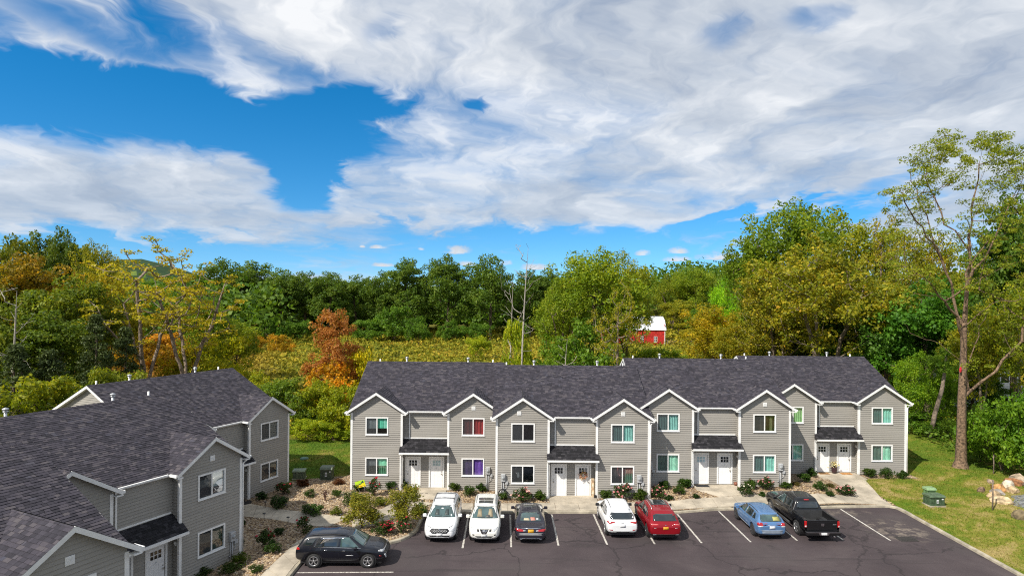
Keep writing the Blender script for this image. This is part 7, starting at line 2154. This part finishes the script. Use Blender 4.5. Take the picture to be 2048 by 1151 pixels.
# --- small path lights
pl_ = MB(); pl_.tube([(0, 0, -.1), (0, 0, .42)], .014, 6); ME_PLP = pl_.mesh('stake', M_BLACK)
pl_ = MB(); pl_.lathe([(0, .50), (.10, .455), (.105, .44), (.03, .435), (.03, .40), (0, .40)], 12); ME_PLH = pl_.mesh('lamp_cap', M_BLACK)
for x, y, where in PATH_LIGHTS:
    r_ = tag(empty('path_light', (x, y, float(gz(x, y)))), 'small black path light ' + where, 'garden light', 'path lights beside the garden path')
    link('stake', ME_PLP, r_); link('lamp_cap', ME_PLH, r_)

# --- utility boxes
def utility_box(x, y, z, w_, d, h, col, top, lab, rz, sticker=True):
    r_ = tag(empty('utility_box', (x, y, z), rz), lab, 'utility box')
    m1, m2 = cmat(col, .55, var=.25, vscale=6), cmat(top, .5, var=.2)
    mb = MB(); mb.bev(-w_ / 2, w_ / 2, -d / 2, d / 2, -.1, h * .82, .02); mb.build('cabinet', m1, r_)
    mb = MB(); a, b, q_ = w_ / 2 + .04, d / 2 + .04, h * .82
    mb.prism([(-a, -b, q_ + .003), (-a, -b, q_ + .05), (-a, -b + .12, h), (-a, b, h), (-a, b, q_ + .003)][::-1], (2 * a, 0, 0)); mb.build('lid', m2, r_)
    mb = MB(); mb.box(-w_ / 2 - .05, w_ / 2 + .05, -d / 2 - .05, d / 2 + .05, -.2, .045); mb.build('pad', M_CONC2, r_)
    if sticker:
        mb = MB(); mb.box(-.07, .07, -d / 2 - .012, -d / 2 - .003, h * .30, h * .62); mb.build('warning_label', M_PLATE_W, r_)
        mb = MB(); mb.box(-.05, .05, -d / 2 - .016, -d / 2 - .0125, h * .40, h * .50); mb.build('warning_mark', cmat((.05, .05, .05), .6), r_)
        mb = MB(); mb.box(w_ * .28, w_ * .28 + .12, -d / 2 - .012, -d / 2 - .003, h * .62, h * .72); mb.build('number_label', M_PLATE_W, r_)
    mb = MB(); mb.box(-w_ / 2 + .04, w_ / 2 - .04, -d / 2 - .006, -d / 2 + .002, h * .70, h * .715); mb.build('door_gap', M_BLACK, r_)


utility_box(-16.45, 48.35, float(gz(-16.45, 48.35)), .88, .7, .66, (.13, .16, .09), (.20, .25, .15), 'low pale green utility box beside the left house corner', R(8), False)
utility_box(-14.2, 48.05, float(gz(-14.2, 48.05)), .88, .7, 1.0, (.065, .095, .06), (.14, .18, .12), 'taller dark green utility box with white label on the back lawn', 0)
utility_box(28.3, 41.45, float(gz(28.3, 41.45)), 1.0, .7, .70, (.06, .105, .055), (.10, .15, .085), 'dark green transformer box with white label on the right lawn', R(3))
utility_box(28.75, 42.55, float(gz(28.75, 42.55)), .58, .45, .82, (.12, .24, .09), (.26, .40, .20), 'pale green utility pedestal behind the dark transformer box', R(3), False)
mb = MB(); mb.lathe([(0, .10), (.32, .09), (.36, .03), (.38, -.05)], 16)
tag(mb.build('ground_lid', cmat((.10, .20, .15), .6), None, loc=(-18.1, 54.4, float(gz(-18.1, 54.4)))), 'round green ground lid lying in the back lawn', 'lid')

# --- boulders
RC = {'pale': (.58, .50, .38), 'orange': (.50, .27, .10), 'rust': (.38, .17, .07), 'cream': (.60, .46, .28), 'buff': (.48, .34, .19), 'brown': (.20, .13, .08), 'moss': (.17, .13, .07), 'orange2': (.58, .36, .15), 'orange3': (.42, .22, .09), 'small': (.40, .30, .22), 'grey': (.30, .27, .23), 'tan': (.52, .38, .22), 'dark': (.15, .11, .08), 'slab': (.46, .36, .25)}
RL = {'pale': 'pale angular boulder at the back of the boulder heap', 'orange': 'long orange boulder left of the pale one', 'rust': 'rust coloured boulder rightmost at the back of the heap', 'cream': 'cream coloured flat boulder beside the wooden stake', 'buff': 'buff boulder behind the cream coloured one', 'brown': 'small dark brown boulder on the slope left of the orange one', 'moss': 'dark mossy boulder at the front of the gravel pad', 'orange2': 'large orange boulder nearest the lot at the right edge', 'orange3': 'brownish orange boulder below the large orange one', 'small': 'smallest buff stone behind the boulder heap', 'grey': 'grey boulder between the orange and the buff ones', 'tan': 'tan boulder resting in front of the pale angular one', 'dark': 'dark earthy boulder at the right picture edge behind the gravel pad', 'slab': 'flat tan slab leaning at the back right of the boulder heap'}
for x, y, w_, n in [(35.57, 44.39, 1.0, 'pale'), (34.6, 44.0, 1.15, 'orange'), (36.5, 44.9, 1.1, 'rust'), (32.75, 41.35, 1.15, 'cream'), (33.2, 42.6, .95, 'buff'), (33.3, 43.9, .7, 'brown'), (32.0, 38.67, 1.15, 'moss'), (31.9, 37.35, 1.1, 'orange2'), (32.3, 36.5, 1.1, 'orange3'), (35.2, 45.4, .6, 'small'), (33.95, 43.25, .85, 'grey'), (35.1, 43.45, .9, 'tan'), (37.3, 44.2, 1.1, 'dark'), (37.3, 45.6, 1.3, 'slab')]:
    rr_ = random.Random(n)
    bm = bmesh.new(); bmesh.ops.create_icosphere(bm, subdivisions=2, radius=.5)
    for k in range(7):                                     # flat broken faces
        d = Vector((rr_.uniform(-1, 1), rr_.uniform(-1, 1), rr_.uniform(-.2, 1))).normalized(); lim = rr_.uniform(.22, .38)
        for v in bm.verts:
            e = v.co.dot(d) - lim
            if e > 0: v.co -= d * e * .92
    for v in bm.verts: v.co += Vector((rr_.uniform(-1, 1), rr_.uniform(-1, 1), rr_.uniform(-1, 1))) * .018
    me = bpy.data.meshes.new('boulder'); bm.to_mesh(me); bm.free(); me.materials.append(mat('rock_' + n, RC[n], .9, var=.3, vscale=3.5, bump=.7, bscale=9))
    o = link('boulder', me, None, (x, y, float(LR(x, y)) + w_ * .12), rr_.uniform(0, 3), scale=(w_ * 1.25, w_ * .95, w_ * .80)); tag(o, RL[n], 'boulder', 'boulders beside the gravel pad')
M_POST = mat('weathered_stake', (.22, .17, .13), .9, var=.3, vscale=8)
for x, y, h, lab in ((31.18, 40.11, 1.95, 'thin weathered stake standing by the cream boulder'), (36.9, 47.4, 1.5, 'thin stake at the wood edge behind the boulders')):
    mb = MB(); mb.tube([(0, 0, -.2), (.02, 0, h * .5), (0, .01, h)], .045, 6); tag(mb.build('stake', M_POST, None, loc=(x, y, float(LR(x, y)))), lab, 'post')

# --- storm drain in the lot
dr = tag(empty('storm_drain', (23.15, 36.2, 0), R(4)), 'black iron storm drain grate in the asphalt at right', 'drain')
mb = MB(); mb.box(-.5, .5, -.32, .32, .002, .008); mb.build('pit_shade', M_BLACK, dr)  # flat black sheet on the asphalt, painting the shade of the hole below
ir = cmat((.05, .045, .042), .7)
mb = MB()
for a in ((-.52, .52, -.34, -.28), (-.52, .52, .28, .34), (-.52, -.46, -.279, .279), (.46, .52, -.279, .279)): mb.box(*a, .004, .03)
mb.build('frame', ir, dr)
bar = MB(); bar.box(-.02, .02, -.278, .278, .009, .026); bar = bar.mesh('bar', ir)
for k in range(11): link('bar', bar, dr, (-.40 + .08 * k, 0, 0))

# --- things on the porches
def mat_rug(x, y, w_, d, col, lab, rz=0, round_=False):
    z = float(gz(x, y)) + .036
    mb = MB()
    if round_: mb.lathe([(0, .02), (w_ / 2 - .02, .02), (w_ / 2, 0)], 20)
    else: mb.bev(-w_ / 2, w_ / 2, -d / 2, d / 2, 0, .02, .008)
    tag(mb.build('doormat', cmat(col, .95, var=.25, vscale=12), None, loc=(x, y, z), rz=rz), lab, 'doormat')


mat_rug(-7.02, 44.55, .80, .45, (.20, .065, .03), 'reddish brown doormat at the first white door of the row')
mat_rug(5.06, 42.95, .95, .5, (.52, .25, .06), 'orange brown doormat under the door with the wreath')
mat_rug(13.74, 44.42, .95, .5, (.016, .016, .018), 'black doormat at the left door of the third section')
mat_rug(15.44, 44.42, .75, .45, (.42, .20, .15), 'pinkish doormat at the right door of the third section')
mat_rug(24.25, 48.02, .80, .45, (.38, .20, .07), 'brown doormat at the left door of the fourth section')
mat_rug(25.97, 48.02, .80, .45, (.50, .24, .07), 'orange doormat at the right door of the fourth section')
mat_rug(-18.25, 42.55, 1.0, .6, (.02, .016, .016), 'dark round doormat at the far left porch', 0, True)
for x, y, lab in ((-6.05, 43.6, 'first'), (4.3, 42.25, 'second'), (14.75, 43.95, 'third')):
    dc = tag(empty('drain_cover', (x, y, float(gz(x, y)) + .036)), 'pair of small dark cover plates in the ' + lab + ' porch slab', 'cover plate')
    for sx in (-.17, .17): MB().box(sx - .10, sx + .10, -.04, .04, 0, .008).build('plate', ir, dc)

# wreath on the door
wr = tag(empty('wreath', (5.06, 43.19, 1.58)), 'round autumn flower wreath hanging on the second section right door', 'wreath')
mb = MB(); mb.tube([(.21 * math.cos(a), -.02, .21 * math.sin(a)) for a in np.linspace(0, 6.283, 20)], .04, 6, cap=False); mb.build('ring', cmat((.20, .11, .05), .9), wr)
rs = np.random.RandomState(3); a = rs.uniform(0, 6.283, 150); rr2 = .21 + rs.normal(0, .055, 150)
C = np.stack([rr2 * np.cos(a), rs.uniform(-.09, -.02, 150), rr2 * np.sin(a)], -1)
V = leaf_quads(C, .10, rs, up=.1, aspect=.8).reshape(-1, 3)
link('flowers', np_mesh('flowers', V, np.arange(len(V)).reshape(-1, 4), island_mat('autumn_flowers', [(0, (.62, .20, .10)), (.4, (.72, .38, .25)), (.7, (.70, .55, .30)), (.9, (.35, .40, .10)), (1, (.65, .10, .08))], .7)), wr, kind='stuff')
# leaning welcome board
wb = tag(empty('porch_board', (5.72, 42.98, float(gz(5.72, 42.98)) + .036)), 'narrow wooden board leaning beside the door with the wreath', 'board')
mb = MB(); mb.prism([(-.10, -.02, .0), (.10, -.02, .0), (.10, .16, 1.25), (-.10, .16, 1.25)], (0, .03, 0)); mb.build('plank', mat('pale_wood', (.62, .47, .30), .8, var=.25, vscale=5), wb)
for k in range(4): MB().box(-.05, .05, -.004 + k * .035 + .01, .004 + k * .035 + .01, .22 + k * .25, .36 + k * .25).build('painted_mark', cmat((.42, .26, .16) if k % 2 else (.72, .66, .52), .8), wb)
ln = MB(); ln.bev(-.09, .09, -.16, -.0, 0, .22, .02); ln.build('lantern', M_BLACK, wb, loc=(.14, -.1, 0))
# planter by the fourth porch
pt_ = tag(empty('flower_pot', (25.12, 48.15, float(gz(25.12, 48.15)) + .036)), 'dark pot with yellow flowers between the two doors of the fourth section', 'flower pot')
mb = MB(); mb.lathe([(0, 0), (.15, 0), (.19, .15), (.20, .42), (.22, .46), (.18, .46), (.17, .40), (0, .40)], 14); mb.build('pot', cmat((.045, .02, .025), .4), pt_)
rs = np.random.RandomState(8); C = rs.normal(0, 1, (130, 3)) * (.13, .13, .13) + (0, 0, .66)
V = leaf_quads(C, .11, rs, up=.4, aspect=.8).reshape(-1, 3)
link('flowers', np_mesh('flowers', V, np.arange(len(V)).reshape(-1, 4), island_mat('yellow_flowers', [(0, (.70, .50, .12)), (.5, (.78, .66, .34)), (.75, (.74, .70, .52)), (1, (.18, .26, .06))], .7)), pt_, kind='stuff')
pb = MB(); pb.lathe([(0, 0), (.10, 0), (.15, .12), (.12, .22), (.06, .24), (0, .24)], 12)
tag(pb.build('small_pot', cmat((.20, .07, .04), .6), None, loc=(16.2, 44.6, float(gz(16.2, 44.6)) + .036)), 'small brown pot on the third porch beside the right door', 'pot')
# hose hoop leaning on the wall of the second section
hp = tag(empty('wheel_hoop', (-.52, 42.58, float(gz(-.52, 42.58)) + .34)), 'round black hoop with pale spokes leaning on the grey wall under a meter', 'hoop')
mb = MB(); mb.tube([(.31 * math.cos(a), .10 * math.sin(a), .33 * math.sin(a)) for a in np.linspace(0, 6.283, 28)], .035, 6, cap=False); mb.build('tyre', M_TYRE, hp)
for k in range(8):
    a = k * .785; mb = MB(); mb.tube([(0, 0, 0), (.29 * math.cos(a), .095 * math.sin(a), .31 * math.sin(a))], .010, 4); mb.build('spoke', M_SILVER, hp)
mb = MB(); mb.blob((0, -.02, 0), .07, random.Random(4), 8, .05); mb.build('hub', M_PLATE_W, hp)
# yellow yard sign
ys = tag(empty('yard_sign', (-10.38, 43.62, float(gz(-10.38, 43.62)) + .02), R(-6)), 'tilted bright yellow yard sign with dark arrow by the first house corner', 'sign')
tl = Matrix.Rotation(R(-17), 4, 'Y')
mb = MB(tl); mb.box(-.36, .36, -.006, .006, .42, .88); mb.build('board', cmat((.75, .70, .015), .5, var=.05), ys)
mb = MB(tl); mb.box(-.36, .36, -.010, -.0065, .68, .88); mb.build('upper_band', cmat((.45, .70, .03), .5, var=.05), ys)
mb = MB(tl)
mb.prism([(-.30, -.0135, .62), (.06, -.0135, .70), (.04, -.0135, .645), (-.30, -.0135, .575)], (0, -.003, 0)); mb.prism([(.02, -.0135, .60), (.27, -.0135, .80), (.20, -.0135, .83), (.07, -.0135, .73)][::-1], (0, -.003, 0)); mb.prism([(.10, -.0175, .74), (.26, -.0175, .86), (.27, -.0175, .66)], (0, -.003, 0))
mb.build('arrow', cmat((.02, .10, .07), .5), ys)
mb = MB(tl); mb.prism([(.02 + .05 * math.cos(a), -.0105, .49 + .05 * math.sin(a)) for a in np.linspace(0, 5.4, 7)], (0, -.004, 0)); mb.build('red_dot', cmat((.55, .04, .02), .5), ys)
for x0, n_ in ((-.28, 5), (.12, 4)):
    for k in range(n_): MB(tl).box(x0 + k * .052, x0 + .03 + k * .052, -.013, -.0105, .475, .53).build('print', cmat((.55, .25, .02), .5), ys)
for sx in (-.2, .2): MB(tl).tube([(sx, 0, -.1), (sx, 0, .46)], .008, 5).build('wire_leg', M_METAL, ys)
gs = tag(empty('garden_stake', (17.0, 43.95, float(gz(17.0, 43.95)))), 'thin dark garden stake by the wall right of the third porch', 'garden stake')
mb = MB(); mb.tube([(0, 0, -.05), (0, 0, .62)], .012, 5); mb.build('rod', M_BLACK, gs); mb = MB(); mb.blob((0, 0, .66), .06, random.Random(1), 8, .1); mb.blob((0, 0, .45), .04, random.Random(2), 8, .1); mb.build('ornament', cmat((.10, .015, .02), .5), gs)

# --- red barn beyond the meadow
bn = tag(empty('barn', (37.5, 193, float(far_z(37.5, 193)))), 'red barn with white gambrel roof beyond the meadow', 'barn')
M_RED = mat('red_barn_boards', (.50, .022, .014), .8, var=.2, vscale=2); M_TIN = mat('white_tin_roof', (.72, .74, .77), .35, var=.06)
hx, hy, eh = 9.1, 4.2, 5.0
mb = MB()
x = -hx
while x < hx - .01: mb.box(x + .01, min(x + .45, hx) - .01, -hy - .04, -hy, .0, eh); x += .45
y = -hy
while y < hy - .01:
    for sx in (-hx - .04, hx): mb.box(sx, sx + .04, y + .01, min(y + .45, hy) - .01, 0, eh + 1.6)
    y += .45
mb.box(-hx, hx, -hy, hy, -1, eh)
GB = [(-hy - .35, eh - .25), (-hy * .62, eh + 2.5), (0, eh + 3.7), (hy * .62, eh + 2.5), (hy + .35, eh - .25)]
for sx in (-hx, hx - .08): mb.prism([(sx, y, z - .05) for y, z in GB], (.08, 0, 0))
mb.build('wall', M_RED, bn)
rf = MB()
for (y0, z0), (y1, z1) in zip(GB, GB[1:]):
    rf.prism([(-hx - .4, y0, z0), (-hx - .4, y1, z1), (-hx - .4, y1, z1 + .12), (-hx - .4, y0, z0 + .12)][::-1], (2 * hx + .8, 0, 0))
rfo = rf.build('roof', M_TIN, bn)
sm_ = MB(); (y0, z0), (y1, z1) = GB[0], GB[1]
for k in range(34):
    xk = -hx - .3 + k * .55
    for (y0, z0), (y1, z1) in zip(GB[:2], GB[1:3]): sm_.beam((xk, y0, z0 + .14), (xk, y1, z1 + .14), .05, .05)
sm_.build('roof_seams', M_TIN, rfo)
for xw in (-6, -2.6, 2.2, 6.3):
    f_ = MB()
    for a in ((-.5, .5, .75, .85), (-.5, .5, -.85, -.75), (-.5, -.4, -.75, .75), (.4, .5, -.75, .75), (-.04, .04, -.75, .75), (-.4, -.04, -.04, .04), (.04, .4, -.04, .04)): f_.box(a[0], a[1], -.06, .06, a[2], a[3])
    w_ = f_.build('window', M_WHITE, bn, loc=(xw, -hy - .06, 2.0)); MB().box(-.4, .4, -.01, .01, -.75, .75).build('pane', M_CARGLASS, w_)
for sx in (-hx, hx): MB().box(sx - .1, sx + .1, -hy - .1, -hy + .1, 0, eh).build('corner_board', M_WHITE, bn)
fr = tag(empty('rail_fence', (52, 187, float(far_z(52, 187)))), 'low grey rail fence right of the red barn', 'fence')
post = MB(); post.box(-.08, .08, -.08, .08, -.3, 1.2); post = post.mesh('post', M_POST)
rail = MB(); rail.box(-1.2, 1.2, -.04, .04, -.06, .06); rail = rail.mesh('rail', M_POST)
for k in range(6):
    link('post', post, fr, (-5 + k * 2.4, 0, 0))
    if k < 5:
        for z in (.5, 1.0): link('rail', rail, fr, (-3.8 + k * 2.4, -.1, z))

# --- pale house in the right wood
hs_z = ground_z(58, 80)
hs_ = tag(empty('pale_house', (58.5, 82, hs_z)), 'pale house with raised railed deck half hidden in the right wood', 'house')
M_PALE = siding_mat('cream_house_boards', (.62, .60, .55))
mb = MB()
for (O, D, N, ln_) in (((-5.5, -4, 0), (1, 0, 0), (0, -1, 0), 11), ((-5.5, 4, 0), (0, -1, 0), (-1, 0, 0), 8), ((5.5, -4, 0), (0, 1, 0), (1, 0, 0), 8), ((5.5, 4, 0), (-1, 0, 0), (0, 1, 0), 11)):
    clap(mb, O, D, N, -.5, 6.3, one(0), one(ln_), e=.2)
mb.build('wall', M_PALE, hs_)
rf = MB(); rf.prism([(-6, -4.6, 6.1), (-6, 0, 8.6), (-6, 4.6, 6.1), (-6, 4.6, 6.25), (-6, 0, 8.75), (-6, -4.6, 6.25)][::-1], (12, 0, 0)); rf.build('roof', cmat((.12, .115, .11), .9), hs_)
gbl = MB()
for sx in (-5.5, 5.4): gbl.prism([(sx, -4, 6.2), (sx, 4, 6.2), (sx, 0, 8.4)], (.1, 0, 0))
gbl.build('gable', M_PALE, hs_)
for xw, zw in ((-3.5, 4.2), (0, 4.2), (3.5, 4.2), (-3.4, 1.2), (3.4, 1.2)):
    f_ = MB()
    for a in ((-.6, .6, .6, .7), (-.6, .6, -.7, -.6), (-.6, -.5, -.6, .6), (.5, .6, -.6, .6)): f_.box(a[0], a[1], -.05, .05, a[2], a[3])
    w_ = f_.build('window', M_WHITE, hs_, loc=(xw, -4.06, zw)); MB().box(-.5, .5, -.01, .01, -.6, .6).build('pane', M_CARGLASS, w_)
dk = MB(); dk.box(-4.6, 4.8, -7.2, -4.06, 2.55, 2.75); dko = dk.build('deck', M_WHITE, hs_)
for k in range(5): MB().box(-4.5 + k * 2.3 - .08, -4.5 + k * 2.3 + .08, -7.15, -6.99, -.3, 2.545).build('deck_post', M_PALE, dko)
rl_ = MB(); rl_.box(-4.6, 4.8, -7.18, -7.08, 3.62, 3.72); rl_.box(-4.6, 4.8, -7.18, -7.08, 2.85, 2.90); rl_.build('railing', M_WHITE, dko)
bl = MB(); bl.box(-.02, .02, -7.15, -7.11, 2.90, 3.62); bl = bl.mesh('baluster', M_WHITE)
for k in range(60): link('baluster', bl, dko, (-4.5 + k * .155, 0, 0))
